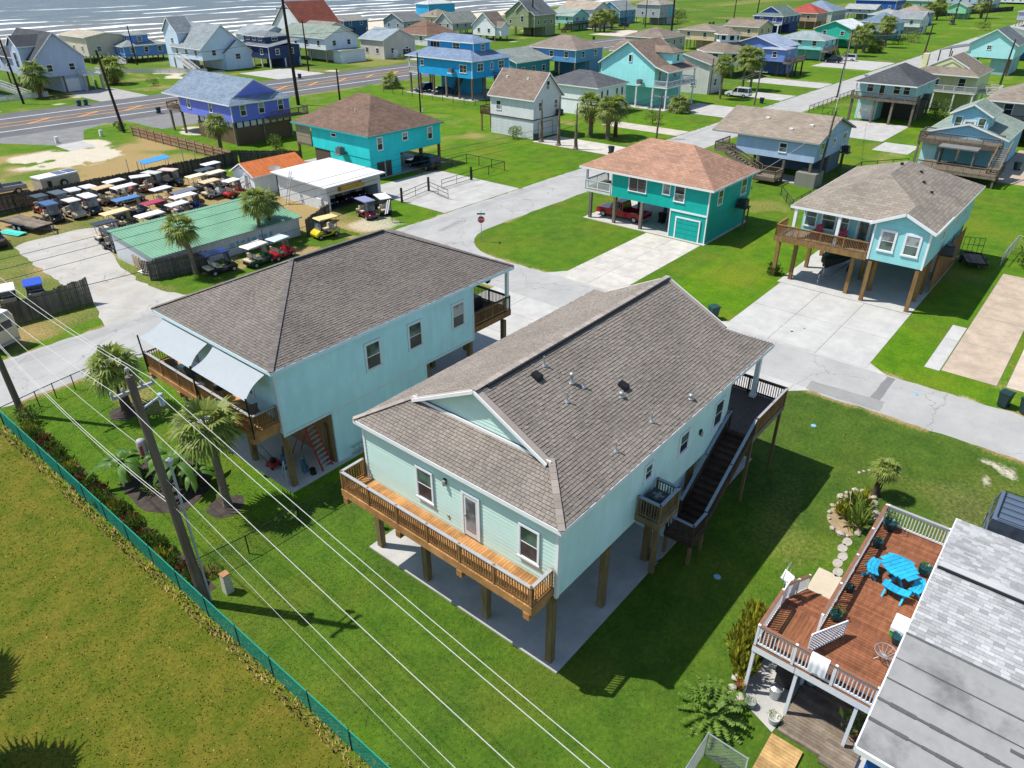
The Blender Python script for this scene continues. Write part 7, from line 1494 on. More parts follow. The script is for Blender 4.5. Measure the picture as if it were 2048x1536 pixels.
def ladder(name, label, a, b, w, mat, rungm, n, group='ladders', spread=None):
    t = thing(name, label, 'ladder', (a[0], a[1], 0), group); A, B = Vector(a), Vector(b); d = (B-A).normalized(); s = Vector((w[0], w[1], 0))*.5
    for sg in (1, -1): build(MB().bar(A+s*sg*1.15, B+s*sg*.85, .04, .09), 'side_rail', mat, t)
    for i in range(1, n): p = A.lerp(B, i/n); k = 1.15-.3*i/n; build(MB().bar(p-s*k, p+s*k, .1, .04), 'rung', rungm, t)
    if spread is not None:
        Cc = Vector(spread)
        for sg in (1, -1): build(MB().bar(Cc+s*sg*1.2, B+s*sg*.8, .03, .05), 'rear_leg', mat, t)
REDF = plain('red_fibreglass', (.35, .03, .03), .5, .1); ALU = plain('aluminium', (.55, .56, .57), .35, .08, 3, .5)
ladder('step_ladder', 'tall red stepladder under the sky blue house', (18.3, 28.5, .07), (17.9, 29.2, 3.25), (.62, .1), REDF, ALU, 11, spread=(18.0, 31, .07))
ladder('extension_ladder', 'aluminium ladder on its side against sky blue wall', (20.0, 28.2, .38), (23.2, 28.2, .5), (0, 0), ALU, ALU, 2) if False else None
t = thing('extension_ladder', 'aluminium ladder lying on its side against sky blue wall', 'ladder', (20, 28.25, 0), 'ladders')
for z in (.28, .72): build(MB().bar((19.9, 28.25, z), (24.2, 28.25, z), .05, .08), 'side_rail', ALU, t)
for k in range(13): build(MB().bar((20.1+k*.33, 28.25, .28), (20.1+k*.33, 28.25, .72), .035, .035), 'rung', ALU, t)
ladder('small_step_ladder', 'small aluminium stepladder beside the corner post', (16.3, 29.1, .07), (16.4, 29.4, 1.3), (.42, 0), ALU, ALU, 4, spread=(16.45, 29.8, .07))
ladder('shop_ladder', 'tall ladder leaning on the workshop roof', (47.2, 73.2, 0), (48.3, 73.2, 3.7), (0, .45), ALU, ALU, 12)
def old_shed():
    t = thing('rusty_roof_shed', 'small white shed with orange rusted metal gable roof', 'shed', (46.6, 78.6, 0)); x0, x1, y0, y1 = 46.8, 54.2, 78.8, 83.2; W = S('white_shed_siding', '#dfe4e6', .85)
    build(MB().box(x0, y0, 0, x1, y1, 2.45), 'wall', W, t); RU = plain('orange_rust_metal', (.52, .15, .04), .6, .22, 1.2); DK = plain('rust_painted_shade', (.16, .07, .05), .7, .2)  # rear slope gets a darker copy, shade put into the rust colour
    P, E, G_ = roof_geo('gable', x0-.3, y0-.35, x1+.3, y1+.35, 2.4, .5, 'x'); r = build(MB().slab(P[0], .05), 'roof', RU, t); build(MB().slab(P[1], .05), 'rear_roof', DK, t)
    for i in range(14): x = x0-.25+i*(x1-x0+.5)/13; build(MB().bar((x, y0-.35, 2.425), (x, (y0+y1)/2, 3.7), .04, .04), 'roof_rib', RU, r)
    build(MB().extr([(y0, 2.44), ((y0+y1)/2, 3.5), (y1, 2.44)], 'x', x0, x0+.1), 'gable_wall', W, t); fb = MB()
    for a, b in (E[0], E[2], E[3]): fb.bar(Vector(a)-Vector((0, 0, .07)), Vector(b)-Vector((0, 0, .07)), .05, .14)
    build(fb, 'fascia', WHITE, t); door(t, 'x', 80.3, .55, .85, 1.9, x0, WHITE2, WHITE, GLASSB); build(MB().box(x0-.9, 79.7, 0, x0-.02, 80.9, .5).bar((x0-.9, 79.7, 1.3), (x0, 79.7, 1.5), .05, .08).bar((x0-.9, 80.9, 1.3), (x0, 80.9, 1.5), .05, .08).box(x0-.92, 79.67, .5, x0-.86, 79.73, 1.3).box(x0-.92, 80.87, .5, x0-.86, 80.93, 1.3), 'steps', OLDWOOD, t)
    build(MB().tube([(x0-.02, 81, 3.1), (x0-.3, 81, 3.05)], .05, 6), 'lamp', BLACK, t)
old_shed()
def dish(x, y, z):
    t = thing('satellite_dish', 'grey satellite dish on stand behind workshop', 'dish', (x, y, 0)); build(MB().tube([(x, y, 0), (x, y, z)], .05, 7), 'mast', STEEL, t); n = 14; V = [(x, y, z+.05)]+[(x+.75*math.cos(2*math.pi*k/n), y+.75*math.sin(2*math.pi*k/n)*.8, z+.25+.12*math.sin(2*math.pi*k/n)) for k in range(n)]; build(MB().add(V, [(0, k+1, (k+1) % n+1) for k in range(n)]), 'reflector', plain('dish_grey', (.24, .26, .25), .6, .1), t)
dish(49.2, 77.8, 2.9)
t = thing('pallet', 'wooden pallet leaning on the shed corner', 'pallet', (26.0, 66.4, 0), 'pallets')
for k in range(6): build(MB().bar((26.15, 65.8, .15+k*.2), (26.15, 67.0, .15+k*.2), .03, .1), 'slat', FRAIL, t)
for y in (65.85, 66.4, 66.95): build(MB().bar((26.22, y, .02), (26.22, y, 1.25), .06, .09), 'runner', FRAIL, t)
t = thing('pallet', 'grey pallets leaning in a row before the shed', 'pallet', (25.8, 64, 0), 'pallets')
for k in range(9): build(MB().bar((25.75+.06*k, 64.6-.17*k, .02), (25.9+.06*k, 64.6-.17*k, 1.4), .03, .1), 'slat', OLDWOOD, t)
for z in (.3, 1.1): build(MB().bar((25.78, 64.7, z), (26.3, 63.1, z), .05, .08), 'runner', OLDWOOD, t)
t = thing('plank_pile', 'pale boards lying along the shed wall', 'boards', (26, 65.4, 0))
for k in range(4): build(MB().bar((25.8+.12*k, 65.7, .06+.03*k), (26.1+.12*k, 63.6, .06+.03*k), .12, .03), 'board', WHITE2, t)

# ================================================================== GOLF CARTS
SEATC = plain('cream_vinyl', (.55, .47, .36), .5, .1); SEATW = plain('white_vinyl', (.62, .62, .6), .5, .08); CARTB = plain('cart_black_plastic', (.02, .02, .022), .5, .2); HUB = plain('hub_metal', (.42, .42, .43), .4, .1, 5, .4)
def wheel_parts(parent, x, y, r, w, rim=HUB):
    ty = build(MB().tube([(x, y-w/2, r), (x, y-w*.42, r), (x, y+w*.42, r), (x, y+w/2, r)], [r*.82, r, r, r*.82], 16), 'wheel', RUBBER, parent)
    build(MB().tube([(x, y-w/2-.012, r), (x, y+w/2+.012, r)], r*.56, 12), 'rim', rim, ty)
def make_cart(kind):
    """front toward +x; kind: 2 two-seat, 4 four-seat, 6 long, 'u' bed"""
    L = {2: 0, 4: 0, 6: .85, 'u': 0}[kind]; t = thing('golf_cart', 'x', 'golf cart', (0, 0, 0)); P = paint('cart_paint', (.03, .03, .035))
    body = MB()   # nose, floor, rear body from side profiles
    body.extr([(.62, .28), (1.22, .3), (1.25, .5), (1.12, .68), (.78, .86), (.68, .84), (.62, .6)], 'y', -.56, .56)
    body.extr([(-1.12-L, .3), (-.35-L, .3), (-.3-L, .5), (-.38-L, .66), (-1.1-L, .62), (-1.18-L, .5)], 'y', -.56, .56)
    for s in (-1, 1):
        body.box(-.35-L, s*.5-.06, .26, .65, s*.5+.06, .34)
        body.extr([(.55, .5), (.68, .62), (1.05, .62), (1.16, .5), (1.16, .58), (1.05, .69), (.66, .69), (.52, .56)], 'y', s*.56-.04, s*.56+.04)
    build(body, 'body', P, t); build(MB().box(-1.1-L, -.5, .2, 1.15, .5, .3), 'chassis', CARTB, t)
    for x in (.85, -.78-L):
        for s in (-.52, .52): wheel_parts(t, x, s, .24, .2)
    rows = [-.2]+([-.95] if kind == 4 else [])+([-1.05, -1.75] if kind == 6 else [])
    for i, x in enumerate(rows):
        sb = MB().box(x-.32, -.5, .6, x+.18, .5, .74); dx = -.34 if not (kind == 4 and i == 1) else .3
        sb.extr([(x+dx-.05, .78), (x+dx+.05, .74), (x+dx-.02, 1.16), (x+dx-.12, 1.16)], 'y', -.48, .48); build(sb, 'seat', SEATC, t); build(MB().box(x-.3, -.48, .3, x+.16, .48, .6), 'seat_base', CARTB, t)
    if kind == 'u': build(MB().box(-1.25, -.55, .62, -.55, .55, .66).box(-1.25, -.55, .66, -.55, -.5, .9).box(-1.25, .5, .66, -.55, .55, .9).box(-1.25, -.5, .66, -1.2, .5, .9), 'cargo_bed', SEATC, t)
    x1 = 1.0; x0 = -.75-L if kind != 4 else -1.15; st = MB()
    for s in (-.5, .5): st.tube([(.72, s, .8), (.55, s, 1.84)], .022, 6).tube([(x0+.25, s, .7), (x0+.15, s, 1.84)], .022, 6)
    build(st, 'roof_strut', CARTB, t)
    rf = MB(); xa, xb, y = x0-.12, .8, .6
    rf.extr([(xa, 1.84), (xa+.06, 1.9), (xb-.1, 1.93), (xb, 1.86), (xb-.02, 1.83), (xa+.04, 1.82)], 'y', -y, y); build(rf, 'roof', plain('cart_roof_white', (.72, .73, .75), .4, .06), t)
    build(MB().add([(.74, -.5, .88), (.74, .5, .88), (.6, .5, 1.8), (.6, -.5, 1.8), (.76, -.5, .88), (.76, .5, .88), (.62, .5, 1.8), (.62, -.5, 1.8)], [(0, 1, 2, 3), (7, 6, 5, 4), (0, 4, 5, 1), (2, 6, 7, 3)]), 'windshield', glass('cart_windshield', (.12, .14, .15), .1), t)
    build(MB().tube([(.6, .25, .8), (.35, .25, 1.0)], .02, 6).tube([(.33+.0*k, .25+.17*math.cos(k*.63), 1.0+.17*math.sin(k*.63)) for k in range(11)], .018, 5), 'steering_wheel', CARTB, t)
    for s in (-.38, .38): build(MB().tube([(1.2, s, .56), (1.245, s, .55)], .07, 9), 'headlight', WHITE, t)
    return t
PROTO = {k: make_cart(k) for k in (2, 4, 6, 'u')}
first = set()
def cart(x, y, rz, kind, body, roof, label, seat=None):
    mats = {'body': paint('cart_'+body, srgb(body, .8)), 'roof': plain('cartroof_'+roof, srgb(roof, .8), .4, .06), 'seat': seat or SEATC}
    copy_tree(PROTO[kind], (x, y, 0), rz, label, group='golf carts of the shop', mats=mats, scale=(1.12, 1.12, 1.05))
X_, Y_ = 0.0, R(90)
for a in [(27.7, 91.4, -1.5, 2, '#8a2020', '#39424d', 'cart with solar panel roof at back left of yard'), (29.6, 91.0, -1.5, 4, '#2b2b2b', '#4d5a60', 'dark cart with grey roof against yard fence'), (31.2, 91.2, -1.6, 2, '#b02222', '#e6e6ea', 'red cart with white roof along back fence'), (32.9, 91.2, -1.5, 2, '#26262a', '#ececef', 'black cart with white roof along back fence'),
  (31.2, 87.2, -1.55, 4, '#141c38', '#f2f2f6', 'navy cart with square white roof in second row'), (29.3, 87.0, -1.5, 'u', '#c6b79a', '#e3dfd4', 'beige utility cart with cargo bed in second row'), (27.2, 87.4, -1.55, 4, '#1b1b1e', '#3d5f8f', 'black off road cart with blue roof'), (34.2, 89.6, .15, 4, '#c9b48f', '#d6b98a', 'beige cart with tan roof mid yard'), (36.3, 91.4, .1, 4, '#c9c2b0', '#f2f2f4', 'cream cart with white roof by back fence'), (36.2, 88.2, .1, 6, '#cfc6b0', '#f0eef2', 'cream long cart with white roof mid yard'), (34.0, 83.0, .05, 6, '#2a4a78', '#4d7fb5', 'long cart with pale blue roof'), (30.9, 79.0, .1, 6, '#202024', '#e6cf9a', 'long cart with tan roof near shed corner'), (28.3, 76.2, 0, 4, '#18181b', '#2b3140', 'black cart with dark roof beside shed end'),
  (38.8, 91.2, 2.9, 4, '#c0583a', '#efeff2', 'orange cart with white roof by back fence'), (40.9, 91.6, -1.2, 4, '#26262a', '#cfd0c6', 'dark cart with grey white roof by back fence'), (42.9, 91.4, -1.1, 4, '#1e1e20', '#e3c6b6', 'black cart with pinkish roof by back fence'), (38.2, 84.0, .1, 4, '#c98a4a', '#ececf2', 'tan cart with white roof mid yard'), (38.6, 79.2, .05, 6, '#1f3f8a', '#f2f2f5', 'long blue cart with white roof behind shed'), (39.6, 80.9, .05, 6, '#23252b', '#6f7480', 'long dark cart with grey roof behind shed'), (34.9, 79.3, .1, 4, '#2b2130', '#b0284a', 'cart with crimson roof behind shed'), (36.3, 76.8, .1, 4, '#c2452a', '#dfe2ea', 'orange seat cart with white roof behind shed'), (32.8, 75.4, .05, 6, '#1c1c20', '#f4f2f7', 'long cart with white roof touching shed edge'),
  (48.3, 90.5, .1, 4, '#26262a', '#f2f0f4', 'cart with white roof at yard corner'), (46.2, 88.2, .1, 4, '#26262a', '#3b4350', 'cart with dark roof near yard corner'), (43.8, 86.2, .1, 4, '#2e3a4a', '#eee2c2', 'cart with cream roof before rusty roof shed'), (43.6, 82.7, .1, 4, '#dfe2e2', '#dcc69a', 'white cart with tan roof before rusty roof shed'), (46.3, 86.0, .1, 4, '#d9d5cc', '#ecdcc6', 'pale cart with cream roof beside rusty roof shed'), (45.2, 81.0, .15, 2, '#b02020', '#f2efef', 'red cart with white roof beside rusty roof shed'),
  (30.7, 59.9, -.08, 4, '#161a26', '#1c2f7a', 'black cart with navy roof on grass before green shed'), (34.1, 59.0, .12, 4, '#0f4a34', '#efe9df', 'green cart with cream roof before green shed'), (36.4, 58.9, .12, 2, '#c0102a', '#cfe3e6', 'red cart with pale roof before green shed'), (43.0, 60.6, 3.05, 4, '#e6cf10', '#e8d08a', 'bright yellow cart with tan roof by workshop'), (50.0, 62.3, -1.75, 4, '#6a1030', '#8f93b8', 'maroon cart with solar roof before workshop'), (52.2, 62.2, 1.2, 4, '#20202a', '#f2eee2', 'dark cart with white roof before workshop'),
  (15.3, 65.4, 1.3, 2, '#20242a', '#eceef2', 'cart with white roof behind picket fence'), (17.2, 65.0, 1.3, 2, '#1c2a5a', '#1f4fc0', 'cart with bright blue roof behind picket fence'), (27.3, 73.3, -1.5, 2, '#1a2238', '#26303c', 'seat only cart by shed end'), (50.0, 69.3, -1.57, 4, '#1a1a1c', '#3a3d44', 'cart in shade inside workshop left bay'), (52.3, 69.5, -1.57, 4, '#2a2030', '#52586a', 'cart in shade inside workshop middle bay'), (54.4, 69.6, -1.57, 2, '#141a18', '#2f3f42', 'cart in shade inside workshop right bay')]:
    cart(*a)
for o in PROTO.values():
    for c in list(o.children):
        for g in list(c.children): bpy.data.objects.remove(g)
        bpy.data.objects.remove(c)
    bpy.data.objects.remove(o)

# ================================================================== VEHICLES
CARGL = glass('car_glass', (.012, .015, .02), .04)
def car(kind, x, y, rz, col, label, cat, L=4.8, W=1.9, Hh=1.75, name=None, extra_=None):
    t = thing(name or 'parked_'+kind, label, cat, (0, 0, 0), 'parked vehicles'); pm = paint('car_'+col, srgb(col, .8)); h = L/2
    if kind == 'pickup':
        prof = [(-h, .5), (-h, 1.02), (-.35, 1.05), (.95, 1.1), (h-.15, 1.02), (h, .85), (h, .45)]; cab = [(-.42, 1.04), (-.28, Hh), (.75, Hh+.02), (1.35, 1.06)]
    elif kind == 'sedan':
        prof = [(-h, .45), (-h, .85), (-1.5, .98), (1.0, .95), (h-.2, .78), (h, .6), (h, .4)]; cab = [(-1.75, .94), (-1.0, 1.42), (.3, 1.44), (1.15, .92)]
    else:
        prof = [(-h, .45), (-h-.02, .95), (-h+.15, 1.05), (1.0, 1.05), (h-.2, .95), (h, .75), (h, .42)]; cab = [(-h+.05, 1.02), (-h+.3, Hh-.05), (-h+.7, Hh), (.4, Hh), (1.15, 1.04)]
    b = MB(); n = len(prof)
    def loft(m, pf, y0, y1, inset):   # rounded sides: narrower at top
        zz = [p[1] for p in pf]; zmin, zmax = min(zz), max(zz); V = []
        for sg in (-1, 1):
            for (px, pz) in pf: V.append((px, sg*(y1-inset*(pz-zmin)/(zmax-zmin+1e-6)), pz))
        k = len(pf); m.add(V, [tuple(range(k)), tuple(reversed(range(k, 2*k)))]+[(i, k+i, k+(i+1) % k, (i+1) % k) for i in range(k)])
    loft(b, prof, 0, W/2, .05)
    if kind == 'pickup':   # open bed: floor sunk, walls kept
        b2 = MB(); loft(b2, [(-h, .5), (-h, .75), (-.4, .75), (-.4, 1.05), (.95, 1.1), (h-.15, 1.02), (h, .85), (h, .45)], 0, W/2, .05); b = b2
        for s in (-1, 1): b.box(-h, s*W/2-.09 if s > 0 else s*W/2, .7, -.4, s*W/2 if s > 0 else s*W/2+.09, 1.07)
        b.box(-h, -W/2+.09, .7, -h+.08, W/2-.09, 1.05)
    bd = build(b, 'body', pm, t); g = MB(); loft(g, cab, 0, W/2-.06, .17); build(g, 'windows', CARGL, t)
    r = MB(); xs = [c[0] for c in cab[1:-1]]; zt = Hh if kind != 'sedan' else 1.44; ri = W/2-.2; r.extr([(min(xs)-.03, zt-.05), (min(xs)+.05, zt+.035), (max(xs)-.05, zt+.04), (max(xs)+.05, zt-.04)], 'y', -ri, ri)
    for s in (-1, 1):
        for i in (0, len(cab)-2): p, q = cab[i], cab[i+1]; r.bar((p[0], s*(W/2-.065), p[1]), (q[0], s*(W/2-.22), q[1]), .07, .07)
        r.bar((-.1, s*(W/2-.06), 1.02), (-.12, s*(W/2-.2), zt), .09, .05)
    build(r, 'cabin_roof', pm, t)
    R0 = .38 if kind != 'sedan' else .33
    for px in (h-.95, -h+1.0):
        for s in (-1, 1): wheel_parts(t, px, s*(W/2-.1), R0, .24, HUB if kind != 'suv' or col != '#1b2027' else BLACK)
    for s in (-1, 1):
        build(MB().box(h-.08, s*.62-.2, .72, h+.02, s*.62+.2, .86), 'headlight', WHITE, t); build(MB().box(-h-.03, s*.78-.1, .78, -h+.03, s*.78+.1, 1.0), 'tail_light', plain('tail_red', (.4, .01, .01), .3, .1), t); build(MB().box(.85, s*(W/2+.02)-.08, 1.02, 1.05, s*(W/2+.02)+.08, 1.18), 'mirror', pm, t)
    build(MB().box(h-.05, -W/2+.1, .38, h+.05, W/2-.1, .55).box(-h-.06, -W/2+.1, .42, -h+.04, W/2-.1, .58), 'bumper', HUB if kind == 'pickup' else CARTB, t)
    if extra_ == 'rack':
        m = MB()
        for s in (-1, 1): m.tube([(-h+.4, s*.6, Hh+.12), (.35, s*.6, Hh+.12)], .025, 6)
        for k in range(6): m.tube([(-h+.4+k*.5, -.6, Hh+.13), (-h+.4+k*.5, .6, Hh+.13)], .02, 6)
        build(m, 'roof_rack', BLACK, t)
    t.location = (x, y, 0); t.rotation_euler = (0, 0, rz); return t
car('pickup', 68.0, 40.4, R(90), '#b01030', 'red pickup truck parked under teal corner house', 'pickup', 5.9, 2.05, 1.9)
car('suv', 69.6, 73.6, R(92), '#15151a', 'black SUV under turquoise house', 'SUV', 5.0, 2.0, 1.85); car('suv', 66.9, 79, R(90), '#c9ced2', 'silver SUV deep under turquoise house', 'SUV')
car('suv', 117.6, 122.4, R(180), '#1f2f5f', 'dark blue SUV parked at far end under bright blue house', 'SUV'); car('sedan', 118.0, 117.4, R(180), '#50555c', 'grey sedan under bright blue house', 'car', 4.7, 1.85, 1.44)
car('suv', 155.0, 66.6, R(92), '#e6e8ea', 'white SUV on drive beside street light pole', 'SUV', 5.2, 2.1, 1.9); car('suv', 229.0, 72.0, R(95), '#20262e', 'dark SUV on parking pad before aqua stilt house', 'SUV', 5, 2, 1.8); car('suv', 237, 70.5, R(95), '#e8eaec', 'white SUV on parking pad near palms', 'SUV', 5, 2, 1.8); car('suv', 235.5, 75.2, R(8), '#3a1f30', 'dark maroon car behind the white SUV', 'SUV', 5, 2, 1.8)
car('pickup', 416, 80.5, R(190), '#1f4038', 'dark green pickup far up the street', 'pickup', 6, 2.1, 1.9); car('suv', 35.0, -1.55, R(180), '#5f6f84', 'grey blue SUV with roof rack behind deck house', 'SUV', 4.9, 1.95, 1.85, extra_='rack')
car('pickup', 27.2, 103.2, R(175), '#8f9398', 'silver pickup behind yard fence at left edge', 'pickup', 5.8, 2.0, 1.85); car('sedan', 138.6, 9.5, R(180), '#aab4c0', 'silver car under dark porch house', 'car', 4.7, 1.85, 1.44); car('suv', 290, 76, R(10), '#2b2f45', 'dark car before light blue house', 'SUV', 5, 2, 1.75); car('suv', 303.0, 187.5, R(90), '#2a2d33', 'dark car under cornflower beach house', 'SUV')
car('sedan', 20.2, 84.0, R(80), '#2b3038', 'dark car at left edge of the shop yard', 'car', 4.7, 1.85, 1.44)
def motorhome():
    t = thing('motorhome', 'old cream and tan motorhome at the left street edge', 'motorhome', (0, 0, 0)); P = plain('motorhome_cream', (.6, .5, .35), .5, .08); W = 2.3
    build(MB().extr([(-3, .5), (-3.05, 2.5), (-2.7, 2.85), (2.2, 2.85), (2.9, 2.3), (3.1, 1.6), (3.1, .5)], 'y', -W/2, W/2), 'body', P, t); build(MB().box(-2.9, -W/2+.12, 2.83, 2.1, W/2-.12, 2.92), 'roof', plain('motorhome_roof', (.7, .71, .74), .5, .08), t)
    for s in (-1, 1):
        build(MB().box(-2.95, s*(W/2+.005)-.01, 1.1, 3.0, s*(W/2+.005)+.01, 1.25).box(-2.95, s*(W/2+.005)-.01, .85, 3.0, s*(W/2+.005)+.01, .93), 'stripe', plain('orange_brown_stripe', (.4, .13, .03), .5), t)
        for a, b in ((-2.4, -1.2), (-.6, .6), (1.4, 2.3)): build(MB().box(a, s*(W/2+.01)-.012, 1.6, b, s*(W/2+.01)+.012, 2.2), 'window', CARGL, t)
    build(MB().box(3.06, -.9, 1.5, 3.12, .9, 2.1), 'windscreen', CARGL, t); build(MB().box(-3.09, -.8, 1.65, -3.04, .8, 2.25), 'rear_window', CARGL, t); build(MB().box(-3.2, -1, .45, -3.05, 1, .6), 'bumper', HUB, t); build(MB().box(-1.2, -.4, 2.92, -.5, .3, 3.15), 'roof_vent', WHITE2, t)
    for x in (-1.9, 2.0):
        for s in (-1, 1): wheel_parts(t, x, s*(W/2-.15), .4, .28)
    t.location = (11.5, 60.6, 0); t.rotation_euler = (0, 0, R(112)); t.scale = (.92, .92, .92)
motorhome()
def camper():
    t = thing('camper_trailer', 'tan camper trailer with solar panels behind the yard fence', 'camper', (0, 0, 0)); L, W = 4.6, 2.0
    build(MB().extr([(-L/2, .5), (-L/2, 2.2), (L/2-.2, 2.3), (L/2, 2.0), (L/2, .5)], 'y', -W/2, W/2), 'body', plain('camper_tan', (.42, .37, .28), .6, .1), t); build(MB().box(-L/2-.05, -W/2-.05, 2.2, L/2, W/2+.05, 2.36), 'roof', plain('camper_white', (.7, .71, .73), .5, .05), t)
    for x in (-.1, 1.2): build(MB().box(x, -.75, 2.37, x+1.1, .75, 2.41), 'solar_panel', glass('solar_glass', (.02, .04, .09), .1), t)
    build(MB().box(-1.6, -W/2-.03, 1.0, -1.1, -W/2, 1.9), 'door', CARTB, t); wh = build(MB().tube([(.3, -W/2-.16, 1.35), (.3, -W/2, 1.35)], .45, 16), 'spare_wheel', RUBBER, t); build(MB().tube([(.3, -W/2-.18, 1.35), (.3, -W/2, 1.35)], .26, 12), 'rim', HUB, wh)
    for s in (-1, 1): wheel_parts(t, 0, s*(W/2-.1), .36, .24)
    t.location = (32.3, 98.6, 0); t.rotation_euler = (0, 0, R(8))
camper()
def flatbed():
    t = thing('flatbed_trailer', 'wooden deck flatbed trailer with tandem wheels in the shop yard', 'trailer', (0, 0, 0)); fr = MB().box(-3, -1.1, .55, 3, -1.0, .7).box(-3, 1.0, .55, 3, 1.1, .7).box(-3, -1.1, .55, -2.9, 1.1, .7).box(2.9, -1.1, .55, 3, 1.1, .7).bar((2.9, -.9, .55), (4.4, 0, .5), .1, .12).bar((2.9, .9, .55), (4.4, 0, .5), .1, .12)
    build(fr, 'frame', BLACK, t); me = unit_box('plank', 5.7, .19, .04, OLDWOOD)
    for k in range(10): place(me, 'plank', t, (0, -.9+k*.2, .69))
    for x in (-.9, 0): 
        for s in (-1, 1): wheel_parts(t, x+.6, s*1.2, .36, .24)
    build(MB().box(-.9, -1.36, .78, 1.3, -1.06, .82).box(-.9, 1.06, .78, 1.3, 1.36, .82), 'fender', BLACK, t); build(MB().tube([(4.2, 0, 0), (4.2, 0, .9)], .05, 7), 'jack', STEEL, t); build(MB().bar((-3, -1.05, .7), (-3, -1.05, 1.6), .05, .05).bar((-3, 1.05, .7), (-3, 1.05, 1.6), .05, .05).bar((-3, -1.05, 1.6), (-3, 1.05, 1.6), .05, .05), 'tail_gate', BLACK, t)
    t.location = (24.5, 87.0, 0); t.rotation_euler = (0, 0, R(-78))
flatbed()
t = thing('blue_plastic_panels', 'turquoise plastic panels lying beside flatbed trailer', 'panels', (22.6, 86.5, 0))
for k in range(3): build(MB().bar((22.0+.2*k, 87.6, .08+.05*k), (22.9+.2*k, 84.8, .1+.05*k), .6, .05), 'panel', plain('turquoise_plastic', (.08, .55, .48), .5, .05), t)
t = thing('blue_tarp_cover', 'bright blue canopy top showing over the yard fence', 'canopy', (43.6, 96.5, 0)); build(MB().slab([(41.8, 95.6, 2.2), (45.4, 95.6, 2.4), (45.4, 97, 2.6), (41.8, 97, 2.4)], .05), 'cover', plain('blue_tarp', (.03, .25, .6), .6, .08), t); posts(t, [(42, 96), (45.2, 96), (42, 96.8), (45.2, 96.8)], 2.2, .05, STEEL)
for i, (x, y, h) in enumerate(((39.6, 95.2, 3.3), (41.0, 95.6, 2.7), (47.0, 95.4, 3.3), (48.6, 95.3, 3.0))): tag(build(MB().tube([(x, y, 0), (x, y, h)], .05, 6), 'steel_post', STEEL), ['steel post left of the blue canopy', 'short steel post touching the blue canopy', 'steel post right of the blue canopy', 'thin steel post further right of the blue canopy'][i], 'post', 'steel posts behind yard fence')
def boat():
    t = thing('covered_boat', 'black covered boat on trailer under pale aqua house', 'boat', (0, 0, 0)); n = 9; V = []; L = 6.2
    for i in range(n):
        f = i/(n-1); w = 1.15*(1-f**3)**.6+.02; x = -L/2+L*f; zt = 1.75+.25*f; V += [(x, -w, 1.25+.3*f), (x, -w*.92, zt), (x, 0, zt+.28), (x, w*.92, zt), (x, w, 1.25+.3*f), (x, 0, .65+.55*f*f)]
    F = [(i*6+k, (i+1)*6+k, (i+1)*6+(k+1) % 6, i*6+(k+1) % 6) for i in range(n-1) for k in range(6)]+[(5, 4, 3, 2, 1, 0)]
    build(MB().add(V, F), 'cover', plain('black_boat_cover', (.018, .019, .022), .6, .2), t, True); build(MB().bar((-2.8, -.8, .5), (2.4, -.5, .5), .08, .1).bar((-2.8, .8, .5), (2.4, .5, .5), .08, .1).bar((2.4, -.5, .5), (4.3, 0, .5), .08, .1).bar((2.4, .5, .5), (4.3, 0, .5), .08, .1), 'trailer_frame', STEEL, t)
    for s in (-1, 1): wheel_parts(t, -.8, s*1.1, .34, .22)
    build(MB().tube([(4.1, 0, .05), (4.1, 0, 1.0)], .045, 7), 'jack', STEEL, t); build(MB().tube([(3.0, 0, .55), (3.0, 0, 1.5)], .05, 6), 'winch_post', STEEL, t)
    t.location = (66.6, 17.0, 0); t.rotation_euler = (0, 0, R(180))
boat()
def util_trailer():
    t = thing('utility_trailer', 'small black utility trailer with mesh gate beside pale aqua house', 'trailer', (0, 0, 0)); build(MB().box(-1.6, -.9, .5, 1.6, -.82, .65).box(-1.6, .82, .5, 1.6, .9, .65).box(-1.6, -.9, .5, -1.52, .9, .65).box(1.52, -.9, .5, 1.6, .9, .65).box(-1.6, -.9, .46, 1.6, .9, .5).bar((1.6, 0, .5), (2.8, 0, .45), .08, .1), 'frame', BLACK, t)
    m = MB()
    for k in range(5): m.bar((-1.62, -.85+k*.425, .55), (-1.75, -.85+k*.425, 2.0), .04, .04)
    for z in (.6, 1.3, 2.0): m.bar((-1.62-.09*(z-.55), -.88, z), (-1.62-.09*(z-.55), .88, z), .04, .04)
    build(m, 'ramp_gate', BLACK, t); me = unit_box('plank', 3.0, .26, .03, OLDWOOD)
    for k in range(6): place(me, 'plank', t, (0, -.68+k*.272, .505))
    for s in (-1, 1): wheel_parts(t, -.2, s*1.02, .32, .2)
    t.location = (77.0, 7.6, 0); t.rotation_euler = (0, 0, R(200))
util_trailer()

